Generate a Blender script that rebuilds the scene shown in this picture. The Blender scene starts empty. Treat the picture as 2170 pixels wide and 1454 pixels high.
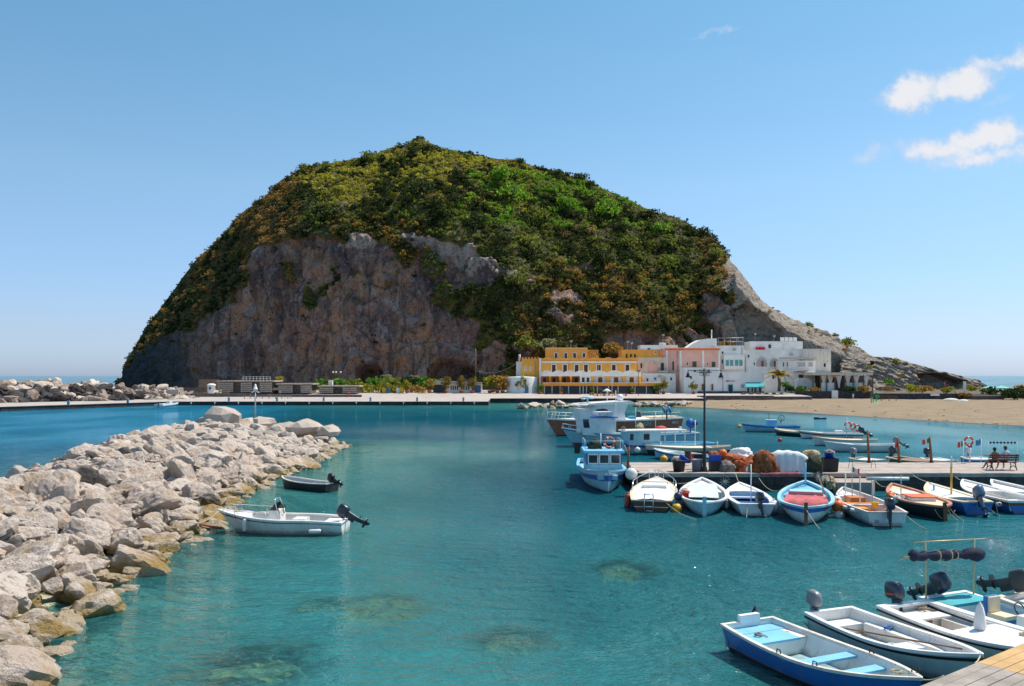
import bpy, bmesh, math, random
import numpy as np
from mathutils import Vector, Matrix

random.seed(7)
SC = bpy.context.scene
COL = SC.collection
R = math.radians

# ------------------------------------------------------------------ camera, sky, sun, exposure
F, CX, HZ, CH = 1808.0, 1085.0, 796.0, 6.6        # focal length in photo pixels, principal column, horizon row, eye height
cam = bpy.data.cameras.new('camera')
cam.sensor_width = 36.0
cam.lens = 36.0 * F / 2170.0
cam.shift_y = (HZ - 727.0) / 2170.0
cam.clip_end = 60000.0
cam.clip_start = 0.2
cam_ob = bpy.data.objects.new('camera', cam)
COL.objects.link(cam_ob)
cam_ob.location = (0, 0, CH)
cam_ob.rotation_euler = (R(90), 0, 0)
SC.camera = cam_ob

SUN_EL, SUN_AZ = 60.0, 60.0                       # azimuth clockwise from the view direction (+Y towards +X)
sun_dir = Vector((math.sin(R(SUN_AZ)) * math.cos(R(SUN_EL)), math.cos(R(SUN_AZ)) * math.cos(R(SUN_EL)), math.sin(R(SUN_EL))))
sun = bpy.data.lights.new('sun', 'SUN')
sun.energy = 4.5
sun.angle = R(0.5)
sun.color = (1.0, 0.91, 0.79)
sun_ob = bpy.data.objects.new('sun', sun)
COL.objects.link(sun_ob)
sun_ob.rotation_euler = sun_dir.to_track_quat('Z', 'Y').to_euler()

world = bpy.data.worlds.new('World')
SC.world = world
world.use_nodes = True
SC.view_settings.view_transform = 'Standard'
SC.view_settings.look = 'None'
SC.view_settings.gamma = 1.0
SC.view_settings.exposure = 0.25
SC.view_settings.use_curve_mapping = False
SC.cycles.use_denoising = True
SC.cycles.max_bounces = 6
SC.cycles.diffuse_bounces = 3
SC.cycles.glossy_bounces = 3
SC.cycles.transparent_max_bounces = 8
SC.cycles.caustics_reflective = False
SC.cycles.caustics_refractive = False
SC.cycles.sample_clamp_indirect = 6.0


class NT:
    """tiny node-tree helper"""
    def __init__(self, tree):
        self.t = tree
        tree.nodes.clear()

    def n(self, kind, inputs=None, **props):
        nd = self.t.nodes.new(kind)
        for k, v in props.items():
            setattr(nd, k, v)
        for k, v in (inputs or {}).items():
            s = nd.inputs[k]
            if isinstance(v, bpy.types.NodeSocket):
                self.t.links.new(v, s)
            else:
                s.default_value = v
        return nd

    def math(self, op, a, b=None, c=None, clamp=False):
        d = {0: a}
        if b is not None:
            d[1] = b
        if c is not None:
            d[2] = c
        return self.n('ShaderNodeMath', d, operation=op, use_clamp=clamp).outputs[0]

    def mix(self, fac, a, b, blend='MIX'):
        nd = self.t.nodes.new('ShaderNodeMix')
        nd.data_type = 'RGBA'
        nd.blend_type = blend
        for s, v in ((nd.inputs[0], fac), (nd.inputs[6], a), (nd.inputs[7], b)):
            if isinstance(v, bpy.types.NodeSocket):
                self.t.links.new(v, s)
            else:
                s.default_value = (*v, 1.0) if isinstance(v, (tuple, list)) and len(v) == 3 else v
        return nd.outputs[2]

    def rng(self, v, a, b, c=0.0, d=1.0, smooth=True):
        return self.n('ShaderNodeMapRange', {0: v, 1: a, 2: b, 3: c, 4: d},
                      interpolation_type='SMOOTHSTEP' if smooth else 'LINEAR').outputs[0]

    def noise(self, vec, scale, detail=3.0, rough=0.55, dist=0.0, kind='3D'):
        d = {'Scale': scale, 'Detail': detail, 'Roughness': rough, 'Distortion': dist}
        if vec is not None:
            d['Vector'] = vec
        return self.n('ShaderNodeTexNoise', d, noise_dimensions=kind).outputs[0]

    def vmul(self, vec, s):
        return self.n('ShaderNodeVectorMath', {0: vec, 1: s}, operation='MULTIPLY').outputs[0]


# sky: Nishita with a few fair-weather clouds placed by direction
w = NT(world.node_tree)
tc = w.n('ShaderNodeTexCoord').outputs['Generated']
sky = w.n('ShaderNodeTexSky', sky_type='NISHITA', sun_disc=False, sun_elevation=R(SUN_EL), sun_rotation=R(SUN_AZ),
          altitude=0.0, air_density=1.0, dust_density=0.5, ozone_density=3.0)
sep = w.n('ShaderNodeSeparateXYZ', {0: tc})
dy = w.math('MAXIMUM', sep.outputs[1], 0.02)
u = w.math('DIVIDE', sep.outputs[0], dy)
v = w.math('DIVIDE', sep.outputs[2], dy)
uv = w.n('ShaderNodeCombineXYZ', {0: u, 1: v, 2: 0.0}).outputs[0]
warp = w.n('ShaderNodeTexNoise', {'Vector': uv, 'Scale': 20.0, 'Detail': 6.0, 'Roughness': 0.65}).outputs['Color']
off = w.n('ShaderNodeVectorMath', {0: warp, 1: (-0.5, -0.5, -0.5)}, operation='ADD').outputs[0]
uvw = w.n('ShaderNodeVectorMath', {0: uv, 1: w.vmul(off, (0.065, 0.045, 0.0))}, operation='ADD').outputs[0]
clouds = [(1930, 196, 88, 42, 8, 1.15), (2035, 180, 105, 40, 16, 1.15), (2100, 134, 90, 22, 14, .8), (2165, 120, 75, 25, 18, .8), (2000, 320, 105, 34, -6, 1.0),
          (2085, 296, 110, 36, 14, 1.15), (2050, 345, 100, 24, 2, .85), (2140, 326, 62, 28, 8, .8), (1850, 322, 50, 18, 10, .5), (2125, 212, 60, 15, 12, .40),
          (1510, 70, 66, 9, 9, .42), (1580, 131, 22, 11, 20, .28), (2240, 290, 90, 30, 5, .8), (2420, 150, 160, 40, 5, .9), (-300, 120, 140, 34, 0, .6)]
tot = None
for (px, py, rx, ry, rot, amp) in clouds:
    mp = w.n('ShaderNodeMapping', {'Vector': uvw, 'Location': ((px - CX) / F, (HZ - py) / F, 0), 'Rotation': (0, 0, R(rot)),
                                   'Scale': (rx / F, ry / F, 1)}, vector_type='TEXTURE').outputs[0]
    ln = w.n('ShaderNodeVectorMath', {0: mp}, operation='LENGTH').outputs['Value']
    g = w.math('MULTIPLY', w.rng(ln, 1.45, 0.15), amp)
    tot = g if tot is None else w.math('MAXIMUM', tot, g)
fn = w.noise(uv, 38.0, 6.0, 0.62)
fn2 = w.noise(uv, 11.0, 4.0, 0.55)
m = w.math('ADD', tot, w.math('MULTIPLY', w.math('SUBTRACT', fn, 0.5), 1.15))
m = w.math('ADD', m, w.math('MULTIPLY', w.math('SUBTRACT', fn2, 0.5), 0.35))
mask = w.math('MULTIPLY', w.rng(m, 0.10, 1.12), w.rng(tot, 0.02, 0.3))
mask = w.math('MULTIPLY', mask, w.rng(sep.outputs[1], 0.05, 0.2))
ccol = w.mix(w.rng(m, 0.35, 1.0), (0.62, 0.69, 0.84), (0.86, 0.85, 0.87))
ramp = w.n('ShaderNodeValToRGB', {0: sep.outputs[2]})
els = ramp.color_ramp.elements
els[0].position, els[0].color = 0.0, (0.86, 1.10, 1.78, 1)
els[1].position, els[1].color = 0.42, (1.03, 1.53, 1.45, 1)
for p_, c_ in ((0.05, (0.98, 1.09, 1.48, 1)), (0.21, (1.23, 1.42, 1.42, 1))):
    e_ = els.new(p_)
    e_.color = c_
skyc = w.mix(1.0, sky.outputs[0], ramp.outputs[0], 'MULTIPLY')
bg = w.n('ShaderNodeBackground', {0: skyc, 1: 0.088})
bc = w.n('ShaderNodeBackground', {0: ccol, 1: 0.86})
ms = w.n('ShaderNodeMixShader', {0: w.math('MULTIPLY', mask, 0.94), 1: bg.outputs[0], 2: bc.outputs[0]})
w.n('ShaderNodeOutputWorld', {0: ms.outputs[0]})


# ------------------------------------------------------------------ geometry helpers
def X(px, Y):
    return (px - CX) / F * Y


def Z(py, Y):
    return CH - (py - HZ) / F * Y


def P(px, py, Y):
    return Vector((X(px, Y), Y, Z(py, Y)))


def G(px, py, z=0.0):
    Y = (CH - z) * F / (py - HZ)
    return Vector((X(px, Y), Y, z))


MATS = {}


def mat(name, col, rough=0.6, metal=0.0, var=0.12, vs=2.0, bump=0.0, bs=12.0, spec=0.4, col2=None, thr=0.62, coat=0.0, grime=0.0):
    """painted / plain surface with uneven tone, optional second colour in worn patches and fine relief"""
    if name in MATS:
        return MATS[name]
    m_ = bpy.data.materials.new(name)
    m_.use_nodes = True
    t = NT(m_.node_tree)
    pos = t.n('ShaderNodeNewGeometry').outputs['Position']
    nz = t.noise(pos, vs, 4.0, 0.6)
    lo = tuple(max(0.0, c * (1 - var)) for c in col)
    hi = tuple(min(1.0, c * (1 + var)) for c in col)
    c = t.mix(t.rng(nz, 0.3, 0.7), lo, hi)
    if col2:
        c = t.mix(t.rng(t.noise(pos, vs * 2.3, 6.0, 0.65), thr, thr + 0.1), c, col2)
    if grime:
        # weed and scum at the water line, and rust or dirt streaks running down
        zz_ = t.n('ShaderNodeSeparateXYZ', {0: pos}).outputs[2]
        zn_ = t.math('ADD', zz_, t.math('MULTIPLY', t.math('SUBTRACT', t.noise(pos, 3.0, 5.0, 0.65), 0.5), 0.35))
        c = t.mix(t.rng(zn_, 0.24, 0.04, 0.0, grime), c, (0.13, 0.12, 0.06))
        sk = t.noise(t.vmul(pos, (7.0, 7.0, 0.8)), 1.0, 4.0, 0.6)
        c = t.mix(t.rng(sk, 0.56, 0.72, 0.0, grime * 0.55), c, (0.24, 0.19, 0.13))
    d = {'Base Color': c, 'Roughness': rough, 'Metallic': metal, 'Specular IOR Level': spec, 'Coat Weight': coat}
    if bump:
        d['Normal'] = t.n('ShaderNodeBump', {'Height': t.noise(pos, bs, 4.0, 0.6), 'Strength': bump, 'Distance': 0.05}).outputs[0]
    b = t.n('ShaderNodeBsdfPrincipled', d)
    t.n('ShaderNodeOutputMaterial', {0: b.outputs[0]})
    MATS[name] = m_
    return m_


class MB:
    """collects faces, builds ONE mesh object"""
    def __init__(self):
        self.v, self.f, self.fm, self.ms, self.sm = [], [], [], [], []

    def mi(self, m_):
        if m_ not in self.ms:
            self.ms.append(m_)
        return self.ms.index(m_)

    def add(self, vs, fs, m_, smooth=False):
        o = len(self.v)
        self.v.extend([tuple(p) for p in vs])
        k = self.mi(m_)
        for f in fs:
            self.f.append([i + o for i in f])
            self.fm.append(k)
            self.sm.append(smooth)
        return self

    def box(self, x0, x1, y0, y1, z0, z1, m_, rz=0.0, c=None):
        vs = [(x, y, z) for z in (z0, z1) for y in (y0, y1) for x in (x0, x1)]
        if rz:
            cx, cy = c if c else ((x0 + x1) / 2, (y0 + y1) / 2)
            ca, sa = math.cos(rz), math.sin(rz)
            vs = [(cx + (x - cx) * ca - (y - cy) * sa, cy + (x - cx) * sa + (y - cy) * ca, z) for x, y, z in vs]
        return self.add(vs, [(0, 2, 3, 1), (4, 5, 7, 6), (0, 1, 5, 4), (2, 6, 7, 3), (0, 4, 6, 2), (1, 3, 7, 5)], m_)

    def bar(self, a, b, wd, ht, m_):
        """straight bar of rectangular section between two points"""
        a, b = Vector(a), Vector(b)
        d = (b - a).normalized()
        up = Vector((0, 0, 1)) if abs(d.z) < 0.95 else Vector((0, 1, 0))
        s = d.cross(up).normalized() * (wd / 2)
        t_ = s.cross(d).normalized() * (ht / 2)
        vs = []
        for p in (a, b):
            vs += [p - s - t_, p + s - t_, p + s + t_, p - s + t_]
        return self.add(vs, [(0, 1, 2, 3), (7, 6, 5, 4), (0, 4, 5, 1), (1, 5, 6, 2), (2, 6, 7, 3), (3, 7, 4, 0)], m_)

    def tube(self, pts, r, m_, n=6, cap=True, smooth=True):
        pts = [Vector(p) for p in pts]
        rs = r if isinstance(r, (list, tuple)) else [r] * len(pts)
        vs, fs = [], []
        prev = None
        for i, p in enumerate(pts):
            d = (pts[min(i + 1, len(pts) - 1)] - pts[max(i - 1, 0)]).normalized()
            if prev is None:
                up = Vector((0, 0, 1)) if abs(d.z) < 0.9 else Vector((1, 0, 0))
                s = d.cross(up).normalized()
            else:
                s = (prev - d * prev.dot(d)).normalized()
            prev = s
            t_ = d.cross(s)
            for k in range(n):
                a = 2 * math.pi * k / n
                vs.append(p + (s * math.cos(a) + t_ * math.sin(a)) * rs[i])
        for i in range(len(pts) - 1):
            for k in range(n):
                a, b = i * n + k, i * n + (k + 1) % n
                fs.append((a, b, b + n, a + n))
        if cap:
            fs.append(tuple(range(n - 1, -1, -1)))
            e = (len(pts) - 1) * n
            fs.append(tuple(range(e, e + n)))
        return self.add(vs, fs, m_, smooth)

    def lathe(self, prof, m_, c=(0, 0, 0), n=14, smooth=True, M=None, sx=1.0, sy=1.0):
        """prof: [(r, z)...] turned about z"""
        vs, fs = [], []
        for (r_, z) in prof:
            for k in range(n):
                a = 2 * math.pi * k / n
                p = Vector((r_ * math.cos(a) * sx, r_ * math.sin(a) * sy, z))
                if M:
                    p = M @ p
                vs.append(p + Vector(c))
        for i in range(len(prof) - 1):
            for k in range(n):
                a, b = i * n + k, i * n + (k + 1) % n
                fs.append((a, b, b + n, a + n))
        if prof[0][0] > 1e-4:
            fs.append(tuple(range(n - 1, -1, -1)))
        if prof[-1][0] > 1e-4:
            e = (len(prof) - 1) * n
            fs.append(tuple(range(e, e + n)))
        return self.add(vs, fs, m_, smooth)

    def ball(self, c, r, m_, n=10, sx=1.0, sy=1.0, sz=1.0, M=None):
        prof = [(r * math.sin(math.pi * i / 7), -r * math.cos(math.pi * i / 7) * sz) for i in range(8)]
        prof[0] = (0.001, prof[0][1])
        prof[-1] = (0.001, prof[-1][1])
        return self.lathe(prof, m_, c, n, True, M, sx, sy)

    def torus(self, c, R_, r, m_, axis='y', n=24, k=8, arc=None, M=None):
        vs, fs = [], []
        a0, a1 = arc or (0, 2 * math.pi)
        full = arc is None
        cnt = n if full else n + 1
        for i in range(cnt):
            a = a0 + (a1 - a0) * i / n
            for j in range(k):
                b = 2 * math.pi * j / k
                q = R_ + r * math.cos(b)
                p = Vector((q * math.cos(a), r * math.sin(b), q * math.sin(a)))
                if axis == 'z':
                    p = Vector((p.x, p.z, p.y))
                if axis == 'x':
                    p = Vector((p.y, p.x, p.z))
                if M:
                    p = M @ p
                vs.append(p + Vector(c))
        for i in range(n):
            i2 = (i + 1) % cnt
            for j in range(k):
                fs.append((i * k + j, i * k + (j + 1) % k, i2 * k + (j + 1) % k, i2 * k + j))
        return self.add(vs, fs, m_, True)

    def grid(self, rows, m_, smooth=False, close=False):
        """rows: list of equal-length point lists"""
        n = len(rows[0])
        vs = [p for r_ in rows for p in r_]
        fs = []
        for i in range(len(rows) - 1):
            for k in range(n if close else n - 1):
                k2 = (k + 1) % n
                fs.append((i * n + k, i * n + k2, (i + 1) * n + k2, (i + 1) * n + k))
        return self.add(vs, fs, m_, smooth)

    def poly(self, pts, m_):
        return self.add(pts, [tuple(range(len(pts)))], m_)

    def slab(self, pts, z0, z1, m_):
        """prism of a plan outline (counter-clockwise)"""
        n = len(pts)
        vs = [(p[0], p[1], z0) for p in pts] + [(p[0], p[1], z1) for p in pts]
        fs = [tuple(range(n - 1, -1, -1)), tuple(range(n, 2 * n))]
        fs += [(i, (i + 1) % n, (i + 1) % n + n, i + n) for i in range(n)]
        return self.add(vs, fs, m_)

    def front(self, pts, y0, y1, m_):
        """prism of an outline in the x-z plane, from y0 to y1"""
        n = len(pts)
        vs = [(p[0], y0, p[1]) for p in pts] + [(p[0], y1, p[1]) for p in pts]
        fs = [tuple(range(n)), tuple(range(2 * n - 1, n - 1, -1))]
        fs += [(i, i + n, (i + 1) % n + n, (i + 1) % n) for i in range(n)]
        return self.add(vs, fs, m_)

    def band(self, xs, lo, hi, y0, y1, m_):
        """wall whose lower and upper edges follow lo[i], hi[i] at xs[i]; a gap where hi<=lo"""
        for i in range(len(xs) - 1):
            if hi[i] - lo[i] < 1e-4 and hi[i + 1] - lo[i + 1] < 1e-4:
                continue
            p = [(xs[i], lo[i]), (xs[i + 1], lo[i + 1]), (xs[i + 1], hi[i + 1]), (xs[i], hi[i])]
            self.front(p, y0, y1, m_)
        return self

    def build(self, name, parent=None, loc=(0, 0, 0), rot=(0, 0, 0), rel=False):
        me = bpy.data.meshes.new(name)
        me.from_pydata(self.v, [], self.f)
        for m_ in self.ms:
            me.materials.append(m_)
        me.polygons.foreach_set('material_index', self.fm)
        me.polygons.foreach_set('use_smooth', self.sm)
        me.update()
        o = bpy.data.objects.new(name, me)
        COL.objects.link(o)
        o.location = loc
        o.rotation_euler = rot
        if parent:
            o.parent = parent
            if rel:                                  # vertices were given in world space
                me.transform(world_of(parent).inverted())
        return o


def world_of(o):
    M = Matrix.LocRotScale(o.location, o.rotation_euler, o.scale)
    return world_of(o.parent) @ M if o.parent else M


def tag(o, label=None, cat=None, group=None, kind=None):
    if label:
        o['label'] = label
    if cat:
        o['category'] = cat
    if group:
        o['group'] = group
    if kind:
        o['kind'] = kind
    return o


def thing(name, label, cat, loc=(0, 0, 0), rz=0.0, group=None):
    o = bpy.data.objects.new(name, None)
    o.empty_display_size = 0.3
    COL.objects.link(o)
    o.location = loc
    o.rotation_euler = (0, 0, rz)
    return tag(o, label, cat, group)


KIDS = {}


def ordl(i, n, ax=('left', 'right')):
    w_ = ('', 'second', 'third', 'fourth', 'fifth', 'sixth', 'seventh', 'eighth', 'ninth', 'tenth', 'eleventh', 'twelfth', 'thirteenth', 'fourteenth', 'fifteenth', 'sixteenth')
    if i == 0:
        return ax[0] + 'most'
    if i == n - 1:
        return ax[1] + 'most'
    if n == 3:
        return 'middle'
    return (w_[i] + ' from the ' + ax[0]) if i < n / 2 else (w_[n - 1 - i] + ' from the ' + ax[1])


def copy_tree(o, parent=None):
    c = o.copy()
    COL.objects.link(c)
    c.parent = parent
    for ch in o.children:
        copy_tree(ch, c)
    return c


def text_part(s, size, m_, parent, loc, rot, depth=0.01, name='lettering', sx=1.0):
    cu = bpy.data.curves.new(name, 'FONT')
    cu.body = s
    cu.size = size
    cu.extrude = depth
    cu.align_x = 'CENTER'
    cu.align_y = 'CENTER'
    tmp = bpy.data.objects.new(name, cu)
    COL.objects.link(tmp)
    bpy.context.view_layer.update()
    me = bpy.data.meshes.new_from_object(tmp.evaluated_get(bpy.context.evaluated_depsgraph_get()))
    bpy.data.objects.remove(tmp)
    bpy.data.curves.remove(cu)
    me.materials.clear()
    me.materials.append(m_)
    o = bpy.data.objects.new(name, me)
    COL.objects.link(o)
    o.parent = parent
    o.location = loc
    o.rotation_euler = rot
    o.scale = (sx, 1, 1)
    return o


# value noise on numpy arrays
def vnoise(p, seed=0):
    i = np.floor(p).astype(np.int64)
    f = p - i
    f = f * f * f * (f * (f * 6 - 15) + 10)
    out = np.zeros(len(p))
    for dx in (0, 1):
        for dy_ in (0, 1):
            for dz in (0, 1):
                h = (i[:, 0] + dx) * 374761393 + (i[:, 1] + dy_) * 668265263 + (i[:, 2] + dz) * 2147483647 + seed * 1274126177
                h = (h ^ (h >> 13)) * 1274126177 & 0x7fffffff
                h = (h ^ (h >> 16)) & 0xffff
                wgt = (f[:, 0] if dx else 1 - f[:, 0]) * (f[:, 1] if dy_ else 1 - f[:, 1]) * (f[:, 2] if dz else 1 - f[:, 2])
                out += wgt * (h / 32767.5 - 1.0)
    return out


def fbm(p, octv=4, seed=0, gain=0.5):
    out = np.zeros(len(p))
    a, s = 1.0, 1.0
    for k in range(octv):
        out += a * vnoise(p * s + k * 17.3, seed + k)
        a *= gain
        s *= 2.03
    return out


def worley(p, seed=0):
    i = np.floor(p).astype(np.int64)
    f1 = np.full(len(p), 9.0)
    f2 = np.full(len(p), 9.0)
    for dx in (-1, 0, 1):
        for dy_ in (-1, 0, 1):
            for dz in (-1, 0, 1):
                c_ = i + np.array([dx, dy_, dz])
                h = c_[:, 0] * 374761393 + c_[:, 1] * 668265263 + c_[:, 2] * 2147483647 + seed * 1274126177
                d = 0
                for k in range(3):
                    h = (h ^ (h >> 13)) * 1274126177 & 0x7fffffff
                    h = h ^ (h >> 16)
                    d = d + (c_[:, k] + (h & 0xffff) / 65536.0 - p[:, k]) ** 2
                d = np.sqrt(d)
                f2 = np.minimum(f2, np.maximum(f1, d))
                f1 = np.minimum(f1, d)
    return f1, f2


def sstep(a, b, x):
    t = np.clip((x - a) / (b - a), 0, 1)
    return t * t * (3 - 2 * t)


def inpoly(px, py, poly):
    inside = np.zeros(px.shape, bool)
    n = len(poly)
    for i in range(n):
        x0, y0 = poly[i]
        x1, y1 = poly[(i + 1) % n]
        c = ((y0 > py) != (y1 > py))
        with np.errstate(divide='ignore', invalid='ignore'):
            xi = (x1 - x0) * (py - y0) / (y1 - y0 + 1e-12) + x0
        inside ^= c & (px < xi)
    return inside


def np_mesh(name, verts, faces, m_, smooth=False):
    """verts (N,3), faces (M,k) numpy"""
    me = bpy.data.meshes.new(name)
    nv, (nf, k) = len(verts), faces.shape
    me.vertices.add(nv)
    me.vertices.foreach_set('co', np.asarray(verts, np.float32).ravel())
    me.loops.add(nf * k)
    me.loops.foreach_set('vertex_index', faces.astype(np.int32).ravel())
    me.polygons.add(nf)
    me.polygons.foreach_set('loop_start', np.arange(0, nf * k, k, dtype=np.int32))
    me.polygons.foreach_set('loop_total', np.full(nf, k, np.int32))
    me.polygons.foreach_set('use_smooth', np.full(nf, smooth, bool))
    me.materials.append(m_)
    me.update()
    me.validate()
    o = bpy.data.objects.new(name, me)
    COL.objects.link(o)
    return o


def fattr(me, name, arr):
    a = me.attributes.new(name, 'FLOAT', 'POINT')
    a.data.foreach_set('value', np.asarray(arr, np.float32))


def cattr(me, name, arr):
    a = me.attributes.new(name, 'FLOAT_COLOR', 'POINT')
    a.data.foreach_set('color', np.asarray(arr, np.float32).ravel())


def gridfaces(nr, nc):
    i = np.arange(nr - 1)[:, None] * nc + np.arange(nc - 1)[None, :]
    i = i.ravel()
    return np.stack([i, i + 1, i + nc + 1, i + nc], 1)

# ------------------------------------------------------------------ sea bed and water
def front_x(Y):      # water's edge of the near breakwater
    return np.interp(Y, [0, 14, 18, 20.8, 25.7, 28.8, 32.8, 35.7, 45, 54.5, 61.5, 70, 80, 84, 88, 92],
                     [-8.8, -9.6, -10.6, -11.7, -12.6, -12.9, -13.2, -13.4, -14.9, -15.8, -15.1, -15.6, -16.1, -18, -22, -28])


def crest_x(Y):
    return np.interp(Y, [0, 14, 35.5, 52, 70, 85, 92], [-13, -16, -21.3, -24.6, -28, -29, -30])


def crest_z(Y):
    return np.interp(Y, [0, 30, 60, 75, 86, 92], [1.35, 1.55, 1.9, 2.0, 1.5, 0.2])


def mound_z(x, Y):
    fx, cx_, cz = front_x(Y), crest_x(Y), crest_z(Y)
    t = (fx - x) / np.maximum(fx - cx_, 0.5)
    up = np.minimum(t, 1.0)
    z = np.where(t < 1, cz * np.sign(up) * np.abs(up) ** 0.8, cz - (t - 1) * 2.6)
    z = np.where(t < 0, t * 2.6, z)
    z = z - np.clip((Y - 86) / 3.0, 0, 9)
    return z


def shore_Y(x):      # water line of the beach
    return np.interp(x, [-90, 20, 38, 52, 60, 66, 80, 140], [240, 200, 176, 150, 126, 112, 98, 92])


def bed_z(x, Y):
    dn = sstep(14, 60, Y)
    base = -1.7 - 2.6 * dn
    m_ = np.where(Y < 95, mound_z(x, Y), -9)
    ridge = np.where(m_ > -6, -0.15 + m_ * 0.62, -9)
    sh = shore_Y(x)
    bch = (Y - sh) * 0.05
    z = np.maximum(base, np.maximum(np.minimum(ridge, 1.2), np.minimum(bch, 0.6)))
    rt = np.clip((x - 3) / 14, 0, 1) * np.clip(1 - np.abs(Y - 20) / 30, 0, 1)
    return z + 0.2 * rt


xs_u = np.linspace(-1, 1, 221)
ys = np.concatenate([np.linspace(-40, 10, 12)[:-1], 10 + 190 * np.linspace(0, 1, 170) ** 1.6, np.geomspace(204, 40000, 40)])
hw = 60 + 0.9 * np.maximum(ys, 0)
UX = hw[:, None] * xs_u[None, :]
UY = np.repeat(ys[:, None], len(xs_u), 1)
flatx, flaty = UX.ravel(), UY.ravel()
bz = bed_z(flatx, flaty)

mw = bpy.data.materials.new('sea_water')
mw.use_nodes = True
t = NT(mw.node_tree)
pos = t.n('ShaderNodeNewGeometry').outputs['Position']
sx = t.n('ShaderNodeSeparateXYZ', {0: pos})
px_, py_ = sx.outputs[0], sx.outputs[1]
depth = t.n('ShaderNodeAttribute', attribute_name='depth').outputs['Fac']
v1 = t.n('ShaderNodeMapping', {'Vector': pos, 'Rotation': (0, 0, R(14)), 'Scale': (0.55, 1.25, 1)}).outputs[0]
v2 = t.n('ShaderNodeMapping', {'Vector': pos, 'Rotation': (0, 0, R(-22)), 'Scale': (0.7, 1.1, 1)}).outputs[0]
patch = t.noise(t.vmul(pos, (0.05, 0.03, 1)), 1.0, 3.0, 0.5)
n1 = t.noise(v1, 1.5, 3.0, 0.55, 0.4)
n2 = t.noise(v2, 4.2, 3.0, 0.6, 0.3)
n3 = t.noise(v1, 0.35, 2.0, 0.5)
n4 = t.noise(pos, 11.0, 1.0, 0.5)
hgt = t.math('ADD', t.math('MULTIPLY', n4, t.rng(patch, 0.42, 0.6, 0.03, 0.15)), t.math('ADD', t.math('MULTIPLY', n1, 0.75), t.math('MULTIPLY', n2, 0.36)))
hgt = t.math('ADD', hgt, t.math('MULTIPLY', n3, 1.1))
bst = t.rng(patch, 0.36, 0.64, 0.30, 1.0)
bmp = t.n('ShaderNodeBump', {'Height': hgt, 'Strength': bst, 'Distance': 0.75}).outputs[0]
# colour of the water body: green over the shallows, teal in the basin, blue outside and beyond
c = t.mix(t.rng(depth, 0.3, 3.6), (0.048, 0.24, 0.225), (0.001, 0.092, 0.130))
c = t.mix(t.rng(py_, 14, 60), t.mix(0.7, c, (0.040, 0.238, 0.242)), c)
c = t.mix(t.math('MULTIPLY', t.rng(px_, 12, 40), t.rng(py_, 30, 60)), c, (0.056, 0.240, 0.290))
out_l = t.math('MULTIPLY', t.rng(t.math('ADD', px_, t.math('MULTIPLY', py_, 0.18)), -8, -24), t.rng(py_, 28, 60))
c = t.mix(out_l, c, (0.014, 0.195, 0.325))
c = t.mix(t.rng(py_, 240, 700), c, (0.014, 0.16, 0.26))
c = t.mix(t.rng(patch, 0.35, 0.65, 0.0, 0.48), c, (0.0, 0.05, 0.085))
hbd = t.math('ADD', t.math('MULTIPLY', n1, 0.8), t.math('MULTIPLY', n2, 0.34))
bmd = t.n('ShaderNodeBump', {'Height': hbd, 'Strength': bst, 'Distance': 1.0}).outputs[0]
dif = t.n('ShaderNodeBsdfDiffuse', {0: c, 'Normal': bmd})
tra = t.n('ShaderNodeBsdfTransparent', {0: (0.52, 0.86, 0.84, 1)})
clr = t.math('EXPONENT', t.math('MULTIPLY', depth, t.rng(py_, 20, 50, -0.80, -0.95)))
clr = t.math('MULTIPLY', clr, t.rng(t.math('ADD', t.math('MULTIPLY', n1, .5), t.math('MULTIPLY', n2, .5)), .40, .58, .62, 1.0))
clr = t.math('MULTIPLY', clr, t.rng(py_, 20, 90, 0.92, 0.7))
body = t.n('ShaderNodeMixShader', {0: clr, 1: dif.outputs[0], 2: tra.outputs[0]})
gls = t.n('ShaderNodeBsdfGlossy', {0: (1, 1, 1, 1), 'Roughness': 0.03, 'Normal': bmp})
fr = t.n('ShaderNodeFresnel', {0: 1.33, 'Normal': bmp}).outputs[0]
fr = t.math('MINIMUM', t.math('MULTIPLY', fr, 0.9), 0.55)
fin = t.n('ShaderNodeMixShader', {0: fr, 1: body.outputs[0], 2: gls.outputs[0]})
t.n('ShaderNodeOutputMaterial', {0: fin.outputs[0]})

water = np_mesh('sea', np.stack([flatx, flaty, np.zeros_like(flatx)], 1), gridfaces(len(ys), len(xs_u)), mw)
SUNK = [(815, 1292, -.2, 1.5), (668, 1286, -.26, .9), (1318, 1212, -.22, 1.5), (550, 1416, -.16, 1.7), (1080, 1364, -.28, 1.2), (765, 950, -.12, 1.8)]
dep = np.clip(-bz, 0, 8)
for a_, b_, z_, r_ in SUNK:
    p_ = G(a_, b_, z_ * .4)
    d_ = np.hypot(flatx - p_.x, (flaty - p_.y) * .8)
    dep = np.minimum(dep, -z_ * 1.6 + 6 * sstep(r_ * .7, r_ * 1.7, d_))
fattr(water.data, 'depth', dep)
tag(water, kind='structure')

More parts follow.
